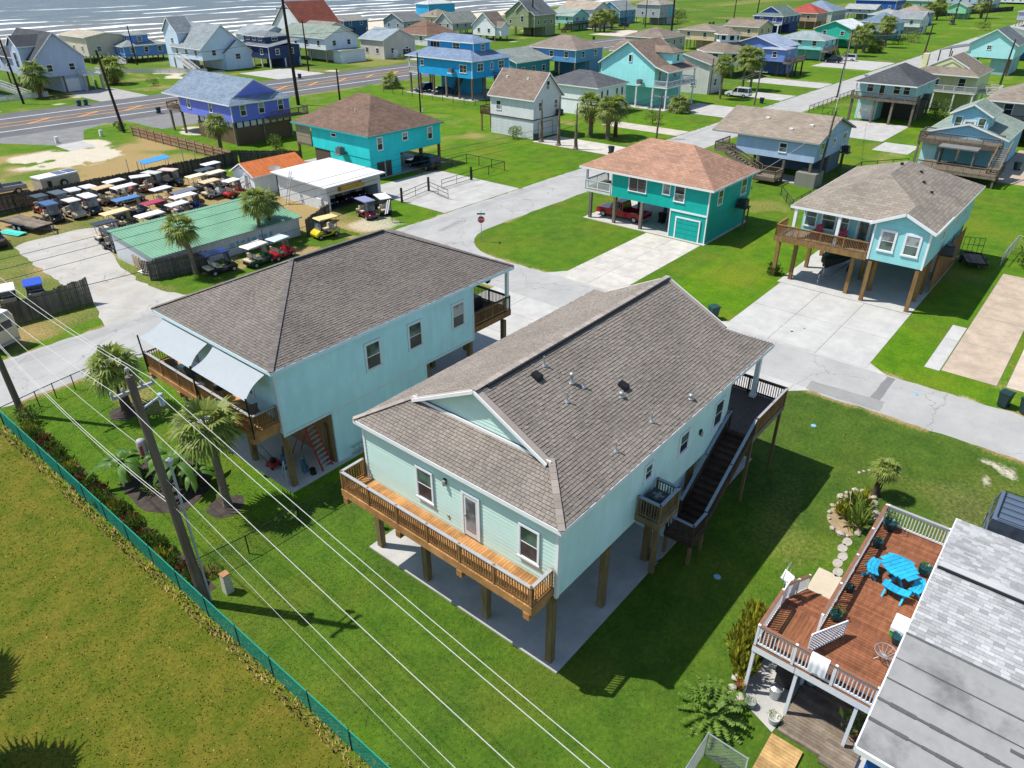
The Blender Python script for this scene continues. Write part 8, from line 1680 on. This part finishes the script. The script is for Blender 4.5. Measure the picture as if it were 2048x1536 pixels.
# ================================================================== BINS, SIGNS, BOXES
def make_bin(loc, rz, col, label):
    t = thing('wheelie_bin', label, 'trash bin', (0, 0, 0), 'wheeled trash bins'); m = plain('bin_'+col, srgb(col, .8), .5, .1); V = []
    for z, a, b in ((.08, .24, .26), (1.0, .31, .36)): V += [(-b, -a, z), (b, -a, z), (b, a, z), (-b, a, z)]
    build(MB().add(V, [(3, 2, 1, 0), (4, 5, 6, 7), (0, 1, 5, 4), (1, 2, 6, 5), (2, 3, 7, 6), (3, 0, 4, 7)]), 'bin_body', m, t)
    build(MB().extr([(-.42, 1.0), (-.42, 1.06), (-.1, 1.14), (.38, 1.06), (.38, 1.0)], 'y', -.34, .34), 'lid', m, t); build(MB().tube([(-.42, -.25, 1.0), (-.42, .25, 1.0)], .025, 6), 'handle', m, t)
    for s in (-1, 1): build(MB().tube([(-.28, s*.27-.03, .12), (-.28, s*.27+.03, .12)], .12, 10), 'wheel', RUBBER, t)
    t.location = loc; t.rotation_euler = (0, 0, rz)
for a in [((50.2, 20.9), '#1f4a46', 'dark green trash bin behind mint house ridge by driveway'), ((49.9, .75), '#1d3b3a', 'left trash bin of the pair at street edge'), ((49.8, -.5), '#1d3b3a', 'right trash bin of the pair at street edge'), ((93.6, 72.7), '#24403a', 'bin beside the cottage garage'), ((93.4, 58.4), '#1f3a38', 'bin at the end of cottage drive'), ((69.2, 36.2), '#14181c', 'black bin under the teal house'), ((60.9, 160.8), '#1f5a62', 'left teal bin across the highway'), ((62.1, 160.6), '#1f5a62', 'right teal bin across the highway'), ((67.0, 141.4), '#1f4450', 'bin on near highway shoulder'), ((112.3, 160.2), '#1c3a66', 'blue bin on far highway shoulder'), ((123.9, 138.6), '#1c3a5a', 'bin by the chain fence on highway shoulder'), ((150.3, 59.4), '#1d2c44', 'bin by weathered street light pole'), ((120.6, 10.6), '#234a40', 'green bin on drive at right edge'), ((275.9, 163.6), '#14181c', 'bin on shoulder before the thick pole'), ((244, 163.4), '#14181c', 'bin by brown stair house drive'), ((340.3, 164.8), '#15191d', 'first far highway bin'), ((344.3, 164.9), '#15191d', 'second far highway bin'), ((359.7, 165.6), '#15191d', 'third far highway bin')]:
    make_bin((*a[0], .012), random.uniform(-.4, .4)+(2.6 if a[0][1] < 25 else 0), a[1], a[2])
def txt(s, size, mat, parent, loc, rot, name='lettering'):
    cu = bpy.data.curves.new(name, 'FONT'); cu.body = s; cu.size = size; cu.align_x = 'CENTER'; cu.align_y = 'CENTER'; cu.extrude = .002; cu.materials.append(mat); f = bpy.data.objects.new(name, cu); C.objects.link(f); dg = bpy.context.evaluated_depsgraph_get(); me = bpy.data.meshes.new_from_object(f.evaluated_get(dg)); bpy.data.objects.remove(f); o = bpy.data.objects.new(name, me); C.objects.link(o); o.parent = parent; o.location = loc; o.rotation_euler = rot; return o
RED = plain('sign_red', (.45, .015, .03), .4, .05); SGREEN = plain('sign_green', (.01, .22, .14), .4, .05)
def stop_sign(x, y, rz, label, s=1.0, blades=True):
    t = thing('stop_sign', label, 'road sign', (0, 0, 0), 'stop signs'); build(MB().box(-.03, -.03, 0, .03, .03, 2.75*s), 'sign_post', STEEL, t); o = [(.38*math.cos(R(22.5+45*k)), .38*math.sin(R(22.5+45*k))) for k in range(8)]
    p = build(MB().extr([(a, 2.3*s+b) for a, b in o], 'x', -.05, -.035), 'sign_plate', WHITE, t); build(MB().extr([(a*.92, 2.3*s+b*.92) for a, b in o], 'x', -.056, -.05), 'red_face', RED, p); txt('STOP', .27, WHITE, p, (-.06, 0, 2.3*s), (R(90), 0, R(-90)))
    if blades: build(MB().box(-.015, -.42, 2.78, .015, .42, 2.95), 'street_blade', SGREEN, t); build(MB().box(-.42, -.015, 2.97, .42, .015, 3.14), 'street_blade', SGREEN, t)
    t.location = (x, y, 0); t.rotation_euler = (0, 0, rz)
stop_sign(52.1, 47.2, R(40), 'red stop sign with green street blades on corner lawn'); stop_sign(246, 52, R(20), 'far stop sign at the next corner', 1.25, False)
t = thing('speed_sign', 'white speed limit sign beside highway', 'road sign', (82, 137, 0)); build(MB().box(81.97, 136.97, 0, 82.03, 137.03, 2.6), 'sign_post', STEEL, t); p = build(MB().box(81.93, 136.6, 1.75, 81.96, 137.4, 2.75), 'sign_plate', WHITE, t); build(MB().box(81.92, 136.75, 1.9, 81.93, 137.25, 2.15).box(81.92, 136.75, 2.3, 81.93, 137.25, 2.38).box(81.92, 136.75, 2.5, 81.93, 137.25, 2.58), 'sign_marks', CARTB, p)
for x, y, lab in ((114.6, 47.5, 'green street blades on a post by grey blue house'), (180, 48.8, 'green street blades further up street')):
    t = thing('street_name_sign', lab, 'road sign', (x, y, 0), 'street name signs'); build(MB().tube([(x, y, 0), (x, y, 3.4)], .04, 6), 'sign_post', STEEL, t); build(MB().box(x-.5, y-.02, 3.0, x+.5, y+.02, 3.2), 'street_blade', SGREEN, t); build(MB().box(x-.02, y-.5, 3.22, x+.02, y+.5, 3.42), 'street_blade', SGREEN, t)
for (x, y, s, h, mt, lab, nm) in [(9.75, 24.6, .38, 1.05, plain('pedestal_beige', (.5, .48, .38), .6, .12), 'pale utility pedestal with rusty top beside pole', 'utility_pedestal'), (16.9, 22.5, .22, .55, WHITE2, 'small white meter box by the rear deck corner', 'meter_box'), (44.0, 128.8, .5, .9, WHITE2, 'white marker box beside sandy apron', 'marker_box'), (50.8, 128.8, .5, .9, WHITE2, 'second white marker box on highway verge', 'marker_box')]:
    t = thing(nm, lab, 'utility box', (x, y, 0)); build(MB().add([(x-s/2, y-s/2, 0), (x+s/2, y-s/2, 0), (x+s/2, y+s/2, 0), (x-s/2, y+s/2, 0), (x-s*.42, y-s*.42, h), (x+s*.42, y-s*.42, h), (x+s*.42, y+s*.42, h), (x-s*.42, y+s*.42, h)], [(3, 2, 1, 0), (4, 5, 6, 7), (0, 1, 5, 4), (1, 2, 6, 5), (2, 3, 7, 6), (3, 0, 4, 7)]), 'housing', mt, t); build(MB().box(x-s*.46, y-s*.46, h, x+s*.46, y+s*.46, h+.04), 'cap', plain('rusty_cap', (.35, .17, .08), .8, .3, 6) if s == .38 else mt, t)
BLUEV = plain('pale_blue_lid', (.2, .38, .5), .5, .1)
for x, y, lab in ((40.0, 9.2, 'round pale blue utility lid in front lawn'), (48.0, 5.4, 'pale blue utility lid by the verge across street'), (24.6, 8.1, 'small dark blue cap in the shaded lawn')): tag(build(MB().lathe([(.17, 0), (.16, .03), (.08, .045)], 12, (x, y, 0)), 'utility_lid', BLUEV), lab, 'utility lid', 'lawn utility lids')  # shallow round utility lids lying in the lawn
for i in range(7): tag(place(RK[i % 4], 'path_stone', None, (36.9+.28*i, 5.6-.24*i+random.uniform(-.08, .08), .03), (0, 0, i), (.11, .09, .07)), 'small white stone in the short row on lawn', 'stone', 'white stones on the lawn')
t = thing('drain_box', 'grey grate set in the field near the green fence', 'drain', (1.2, 13.5, 0)); build(MB().box(.95, 13.3, 0, 1.45, 13.75, .05), 'frame', concrete('drain_concrete', (.25, .25, .2), .2), t); build(MB().box(1.0, 13.35, .051, 1.4, 13.7, .055), 'grate', BLACK, t)

# ================================================================== DECK FURNITURE AND POTS
AZURE = piece('azure_paint', (.02, .36, .62), .12, .5, grain=(3, 3, 3), spec=.4)
def picnic():
    t = thing('picnic_table', 'oval bright blue slatted table on the red brown deck', 'table', (26.3, 1.55, 2.72)); z = 2.72
    n = 8; a_, b_ = .74, .6
    for i in range(n):
        u = -a_+2*a_*(i+.5)/n; h = b_*math.sqrt(max(.02, 1-(u/a_)**2)); d = Vector((.5, .86, 0)); e = Vector((.86, -.5, 0)); c = Vector((26.3, 1.55, z+.74))
        build(MB().bar(c+d*u-e*h, c+d*u+e*h, 2*a_/n-.015, .035), 'top_slat', AZURE, t)
    build(MB().bar((25.9, 1.75, z), (26.5, 1.3, z+.7), .08, .12).bar((26.7, 1.35, z), (26.1, 1.8, z+.7), .08, .12).bar((26.0, 1.2, z), (26.5, 1.8, z+.7), .08, .12).bar((26.6, 1.9, z), (26.1, 1.3, z+.7), .08, .12), 'leg_frame', AZURE, t)
picnic()
def bench(cx, cy, ang, label):
    t = thing('curved_bench', label, 'bench', (cx, cy, 2.72), 'curved benches round the blue table'); z = 2.72; n = 5; e = Vector((math.cos(ang), math.sin(ang), 0)); f = Vector((-math.sin(ang), math.cos(ang), 0)); c = Vector((cx, cy, z+.43))
    for k in range(3):
        pts = [c+e*(.5*(2*i/n-1))+f*(-.14+.14*k-.12*(2*i/n-1)**2) for i in range(n+1)]; m = MB()
        for p, q in zip(pts[:-1], pts[1:]): m.bar(p, q+(q-p)*.02, .125, .035)
        build(m, 'seat_slat', AZURE, t)
    for s in (-1, 1): build(MB().bar(c+e*.34*s-f*.28-Vector((0, 0, .43)), c+e*.34*s+f*.1, .07, .07).bar(c+e*.34*s+f*.28-Vector((0, 0, .43)), c+e*.34*s-f*.1, .07, .07), 'leg', AZURE, t)
bench(26.1, 2.45, R(5), 'curved blue bench nearest the railing'); bench(25.3, 1.35, R(85), 'curved blue bench on near side of the table'); bench(26.1, .68, R(180), 'curved blue bench beside the shingle edge'); bench(27.2, 1.65, R(-90), 'curved blue bench on far side of the table')
def pot(x, y, z, r, h, col, label, plant=None, s=.3, n=120, lf=.16):
    t = thing('plant_pot', label, 'plant pot', (x, y, z), 'potted plants'); build(MB().lathe([(r*.7, 0), (r*.95, h*.55), (r, h*.92), (r*1.06, h), (r*.88, h), (r*.85, h*.9), (0.01, h*.88)], 14, (x, y, z)), 'pot', plain('pot_'+col, srgb(col, .8), .35, .12), t, True)
    if plant: place(bush_mesh(2, n, lf, plant, plant.name, .6, 1.6), 'foliage', t, (x, y, z+h*.85), (0, 0, x*3), (s, s, s))
pot(29.4, 2.65, 2.72, .28, .45, '#12464d', 'large teal pot at the far deck corner', BGREEN, .5); pot(27.9, 2.72, 2.72, .2, .34, '#164c60', 'blue pot second from the far corner along railing', BLIGHT, .22); pot(24.5, 2.8, 2.72, .17, .3, '#12303c', 'small dark blue pot midway along railing', BGREEN, .2); pot(22.7, 2.75, 2.72, .22, .36, '#1d5a58', 'teal pot nearest the lattice panel', BGREEN, .36); pot(27.4, .75, 2.72, .25, .45, '#0f4a50', 'teal pot beside shingle edge', BLIGHT, .25); pot(23.0, .62, 2.72, .22, .4, '#0f4a50', 'teal pot beside membrane roof edge')
pot(19.75, 4.75, .02, .22, .36, '#8f4a2e', 'terracotta pot at foot of white post', BYEL, .35); pot(19.2, 4.15, .02, .2, .3, '#9aa39c', 'grey urn on the patio strip', BGREEN, .2); pot(19.1, 3.2, .02, .22, .34, '#c9cdc6', 'pale urn beside white post with spiky plant', BYEL, .28); pot(21.6, 2.7, .15, .27, .4, '#9fbfc6', 'pale blue pot under deck', BGREEN, .25); pot(20.3, .75, .24, .2, .3, '#a8583c', 'terracotta pot with broad leaves by boardwalk', BLIGHT, .6, 70, .45); pot(18.9, 4.55, .02, .13, .22, '#b3a9a0', 'small clay pot near edging rocks'); pot(62.6, 14.2, 4.02, .2, .3, '#6f3a2a', 'potted plant on pale aqua deck', BGREEN, .35)
def lattice():
    t = thing('lattice_panel', 'white lattice screen across the red brown deck', 'screen', (20.5, 3.0, 2.72)); A, B = Vector((20.45, 3.0, 2.75)), Vector((22.15, 2.25, 2.75)); L = (B-A).length; d = (B-A)/L; h = .95; n = 15; up = Vector((0, 0, 1))
    build(MB().bar(A, B, .05, .06).bar(A+up*h*1.0, B+up*h*.75, .05, .06).bar(A, A+up*h, .05, .06).bar(B, B+up*h*.75, .05, .06), 'frame', WHITEP, t)
    for sg in (1, -1):
        for i in range(-8, n+1):
            u0 = i*L/n; u1 = u0+h*.9
            z0 = 0 if u0 >= 0 else -u0; u0 = max(0, u0); z1 = h*.9 if u1 <= L else h*.9-(u1-L); u1 = min(L, u1)
            if z1-z0 < .08: continue
            p, q = (A+d*u0+up*z0, A+d*u1+up*z1) if sg == 1 else (A+d*(L-u0)+up*z0, A+d*(L-u1)+up*z1); zc = lambda v: min(v.z, 2.75+h*(1-.25*((v-A).dot(d))/L)); q = Vector((q.x, q.y, zc(q))); build(MB().bar(p, q, .012, .045), 'lattice_strip', WHITEP, t)
lattice()
t = thing('cooler', 'white and green cooler box on deck at roof edge', 'cooler', (23.6, .75, 2.72)); build(MB().box(23.2, .45, 2.74, 24.0, .95, 3.02), 'box', plain('cooler_green', (.06, .5, .05), .4, .05), t); build(MB().box(23.17, .42, 3.02, 24.03, .98, 3.2), 'lid', WHITE, t)
t = thing('beach_towel', 'white towel hanging over the deck railing', 'towel', (19.6, 2.4, 3)); V = []; nn = 12
for j, (dx, z) in enumerate(((.1, 3.35), (.09, 3.72), (0, 3.745), (-.1, 3.72), (-.13, 3.3), (-.12, 2.95))):
    for i in range(nn+1): f = i/nn; V.append((19.66+dx+.015*math.sin(f*19)*(1 if j > 3 else .3), 2.1+.62*f, z-.03*math.sin(f*9) if j > 3 else z))
build(MB().add(V, [(j*(nn+1)+i, j*(nn+1)+i+1, (j+1)*(nn+1)+i+1, (j+1)*(nn+1)+i) for j in range(5) for i in range(nn)]), 'cloth', plain('towel_white', (.74, .75, .77), .9, .05), t, True)
t = thing('wire_chair', 'round wire chair on deck beside membrane roof', 'chair', (21.9, .75, 2.72)); m = MB()
for k in range(12): a = k*math.pi/6; m.tube([(21.9+.36*math.cos(a), .8+.36*math.sin(a), 3.2), (21.9+.2*math.cos(a), .8+.2*math.sin(a), 3.0), (21.9, .8, 2.98)], .012, 5)
m.tube([(21.9+.36*math.cos(k*math.pi/8), .8+.36*math.sin(k*math.pi/8), 3.2) for k in range(17)], .016, 5); build(m, 'wire_seat', STEEL, t)
for k in range(3): a = k*2.1; build(MB().tube([(21.9, .8, 3.0), (21.9+.3*math.cos(a), .8+.3*math.sin(a), 2.73)], .014, 5), 'leg', STEEL, t)
def hoop_chair():
    t = thing('garden_hoop', 'white curved garden chair with metal hoop on the lawn by steps', 'garden chair', (26.2, 5.5, 0)); build(MB().tube([(26.2+.55*math.cos(R(k*15)), 5.55, .62+.55*math.sin(R(k*15))) for k in range(24)], .02, 6), 'hoop', STEEL, t); V = [(25.65+.22*i, 5.2+.25*j, .35+.12*abs(i-1.5)+.1*j) for j in range(3) for i in range(4)]; build(MB().add(V, [(j*4+i, j*4+i+1, (j+1)*4+i+1, (j+1)*4+i) for j in range(2) for i in range(3)]), 'shell_seat', WHITEP, t); build(MB().tube([(25.8, 5.3, 0), (25.9, 5.4, .4)], .025, 6).tube([(26.5, 5.3, 0), (26.4, 5.4, .4)], .025, 6), 'leg', WHITEP, t)
hoop_chair()
t = thing('barbecue_grill', 'covered dark grill with silver bin under the deck', 'grill', (20.8, 3.6, 0)); build(MB().box(20.7, 3.2, .7, 21.6, 3.9, 1.1), 'lid', BLACK, t); build(MB().box(20.75, 3.25, .1, 21.55, 3.85, .7), 'cabinet', CARTB, t); build(MB().lathe([(.2, 0), (.23, .5), (.24, .52), (.1, .6)], 14, (20.2, 3.6, .02)), 'metal_can', STEEL, t)
def patio_chair(x, y, z, rz, label, mat=BLACK, fab=None):
    t = thing('patio_chair', label, 'chair', (0, 0, 0), 'patio chairs'); fr = MB()
    for s in (-.27, .27): fr.tube([(.28, s, 0), (.25, s, .6), (-.2, s, .62)], .018, 6).tube([(-.3, s, 0), (-.12, s, .42), (-.34, s, 1.0)], .018, 6).tube([(-.15, s, .4), (.28, s, .44)], .018, 6)
    fr.tube([(-.34, -.27, 1.0), (-.34, .27, 1.0)], .018, 6); build(fr, 'frame', mat, t); fb = fab or plain('sling_grey', (.16, .15, .14), .7, .15); build(MB().add([(.28, -.25, .44), (.28, .25, .44), (-.14, .25, .4), (-.14, -.25, .4), (-.34, .25, .98), (-.34, -.25, .98)], [(0, 1, 2, 3), (3, 2, 4, 5)]), 'sling', fb, t); t.location = (x, y, z); t.rotation_euler = (0, 0, rz)
patio_chair(15.3, 29.9, 4.26, R(80), 'black patio chair at the near end of sky blue deck'); patio_chair(15.4, 35.6, 4.26, R(-60), 'black patio chair by the glass table on sky blue deck'); patio_chair(15.2, 37.6, 4.26, R(60), 'black patio chair at far end of sky blue deck')
t = thing('patio_table', 'small dark glass patio table on sky blue deck', 'table', (15.2, 36.6, 4.25)); build(MB().lathe([(.38, .66), (.4, .68), (.38, .7)], 18, (15.2, 36.6, 4.25)), 'table_top', GLASSB, t)
for k in range(3): a = k*2.1; build(MB().tube([(15.2+.3*math.cos(a), 36.6+.3*math.sin(a), 4.26), (15.2+.25*math.cos(a), 36.6+.25*math.sin(a), 4.92)], .02, 6), 'leg', BLACK, t)
t = thing('kettle_grill', 'black lidded grill on sky blue deck', 'grill', (15.4, 33.0, 4.25)); build(MB().lathe([(.05, .45), (.26, .55), (.32, .72), (.26, .9), (.05, .98)], 16, (15.4, 33.0, 4.25)), 'kettle', BLACK, t, True)
for k in range(3): a = k*2.1; build(MB().tube([(15.4+.3*math.cos(a), 33+.3*math.sin(a), 4.26), (15.4+.1*math.cos(a), 33+.1*math.sin(a), 4.8)], .015, 5), 'leg', BLACK, t)
for y, lab in ((37.9, 'white cushion at the far end of the sky blue deck'), (35.0, 'white cushion on deck floor under the first sail')): tag(build(MB().box(15.0, y-.25, 4.28, 15.5, y+.25, 4.42), 'seat_cushion', WHITE2), lab, 'cushion', 'deck cushions')
def adirondack(x, y, z, rz, label):
    t = thing('slatted_chair', label, 'chair', (0, 0, 0), 'red porch chairs'); m = plain('crimson_plastic', (.4, .02, .07), .5, .08)
    for k in range(5): build(MB().bar((-.05, -.24+.12*k, .35), (-.42, -.24+.12*k, 1.0+.05*(2-abs(k-2))), .1, .025), 'back_slat', m, t); build(MB().bar((.35, -.24+.12*k, .42), (-.1, -.24+.12*k, .33), .1, .025), 'seat_slat', m, t)
    for s in (-.34, .34): build(MB().bar((.42, s, .6), (-.35, s, .6), .12, .03).bar((.36, s, 0), (.36, s, .6), .06, .04).bar((-.5, s, 0), (.36, s, .4), .04, .08), 'arm', m, t)
    t.location = (x, y, z); t.rotation_euler = (0, 0, rz)
adirondack(62.8, 18.0, 4.01, R(180), 'crimson slatted chair near porch column of pale aqua house'); adirondack(62.8, 16.0, 4.01, R(180), 'crimson slatted chair beside the front door of pale aqua house')
t = thing('covered_grill', 'black covered grill on front deck of sky blue house', 'grill', (32.2, 30.2, 4.25)); build(MB().extr([(-.0+31.7, 4.26), (31.7, 5.0), (32.0, 5.35), (32.7, 5.3), (32.9, 5.0), (32.9, 4.26)], 'y', 29.8, 30.5), 'cover', BLACK, t)
t = thing('hanging_basket', 'hanging plant basket on sky blue house porch', 'plant pot', (34.0, 30.4, 5.6)); build(MB().lathe([(.05, 0), (.2, .12), (.24, .26)], 12, (34.05, 30.4, 5.6)), 'basket', CARTB, t); build(MB().tube([(34.05, 30.4, 7.2), (34.05, 30.4, 6.1)], .01, 4).tube([(34.05, 30.4, 6.1), (34.25, 30.4, 5.85)], .01, 4).tube([(34.05, 30.4, 6.1), (33.85, 30.4, 5.85)], .01, 4), 'hanger', BLACK, t); place(bush_mesh(1, 120, .16, BGREEN, 'bush_green', .4, 1.4), 'foliage', t, (34.05, 30.4, 5.8), None, (.3, .3, .3))
t = thing('lawn_mower', 'black push mower under the sky blue house', 'lawn mower', (16.5, 31.0, 0)); build(MB().box(16.2, 30.7, .15, 16.8, 31.25, .35), 'deck_cover', REDF, t); build(MB().lathe([(.16, 0), (.17, .18), (.1, .24)], 10, (16.5, 31, .35)), 'engine', BLACK, t); build(MB().tube([(16.3, 31.2, .3), (16.1, 32.0, 1.0), (16.5, 32.0, 1.0), (16.7, 31.2, .3)], .018, 6), 'handle', BLACK, t)
for x in (16.22, 16.78):
    for y in (30.75, 31.2): build(MB().tube([(x-.03, y, .1), (x+.03, y, .1)], .1, 9), 'wheel', RUBBER, t)
for i, (x, y, c, lab) in enumerate(((16.9, 30.3, (.03, .1, .2), 'blue plastic drum under the sky blue house'), (17.4, 30.9, (.05, .05, .06), 'dark plastic drum under the sky blue house'))): tag(build(MB().lathe([(.26, 0), (.28, .2), (.28, .7), (.24, .85), (.22, .86)], 14, (x, y, .07)), 'storage_drum', plain('drum%d' % i, c, .5, .15)), lab, 'drum', 'storage drums')
t = thing('lumber_stack', 'treated posts leaning against storage wall under sky blue house', 'lumber', (18.8, 28.75, 0))
for k in range(4): build(MB().bar((18.55+.08*k, 28.75+.05*k, .08), (18.75+.06*k, 28.85+.06*k, 2.6-.3*(k % 2)), .12, .12), 'timber', POSTW, t)
t = thing('hand_cart', 'blue wheeled bag cart by the red stepladder', 'cart', (17.2, 28.8, 0)); build(MB().box(16.95, 28.7, .35, 17.2, 28.95, 1.1), 'bag', plain('cart_blue', (.05, .14, .22), .6, .2), t); build(MB().tube([(17.2, 28.6, .25), (17.0, 28.7, 1.3)], .02, 6).tube([(17.4, 28.9, .25), (17.2, 28.95, 1.3)], .02, 6), 'frame', BLACK, t)
for s in (0, .3): build(MB().tube([(17.4+s*.5, 28.55+s, .2), (17.43+s*.5, 28.6+s, .2)], .17, 12), 'wheel', RUBBER, t)
t = thing('purple_flag', 'purple and white striped flag on a pole before workshop', 'flag', (50.3, 59.2, 0)); build(MB().tube([(50.6, 58.9, 0), (50.6, 58.9, 2.6)], .03, 6), 'flag_pole', BLACK, t); V = [(50.6-.1*j+.06*math.sin(i), 58.9+.12*i, 2.5-.28*j-.05*i) for j in range(6) for i in range(5)]
for k in range(4): build(MB().add([V[j*5+i] for j in range(6) for i in (k, k+1)], [(2*j, 2*j+1, 2*j+3, 2*j+2) for j in range(5)]), 'flag_stripe', plain('flag_purple', (.16, .08, .3), .8, .1) if k % 2 == 0 else WHITE2, t)
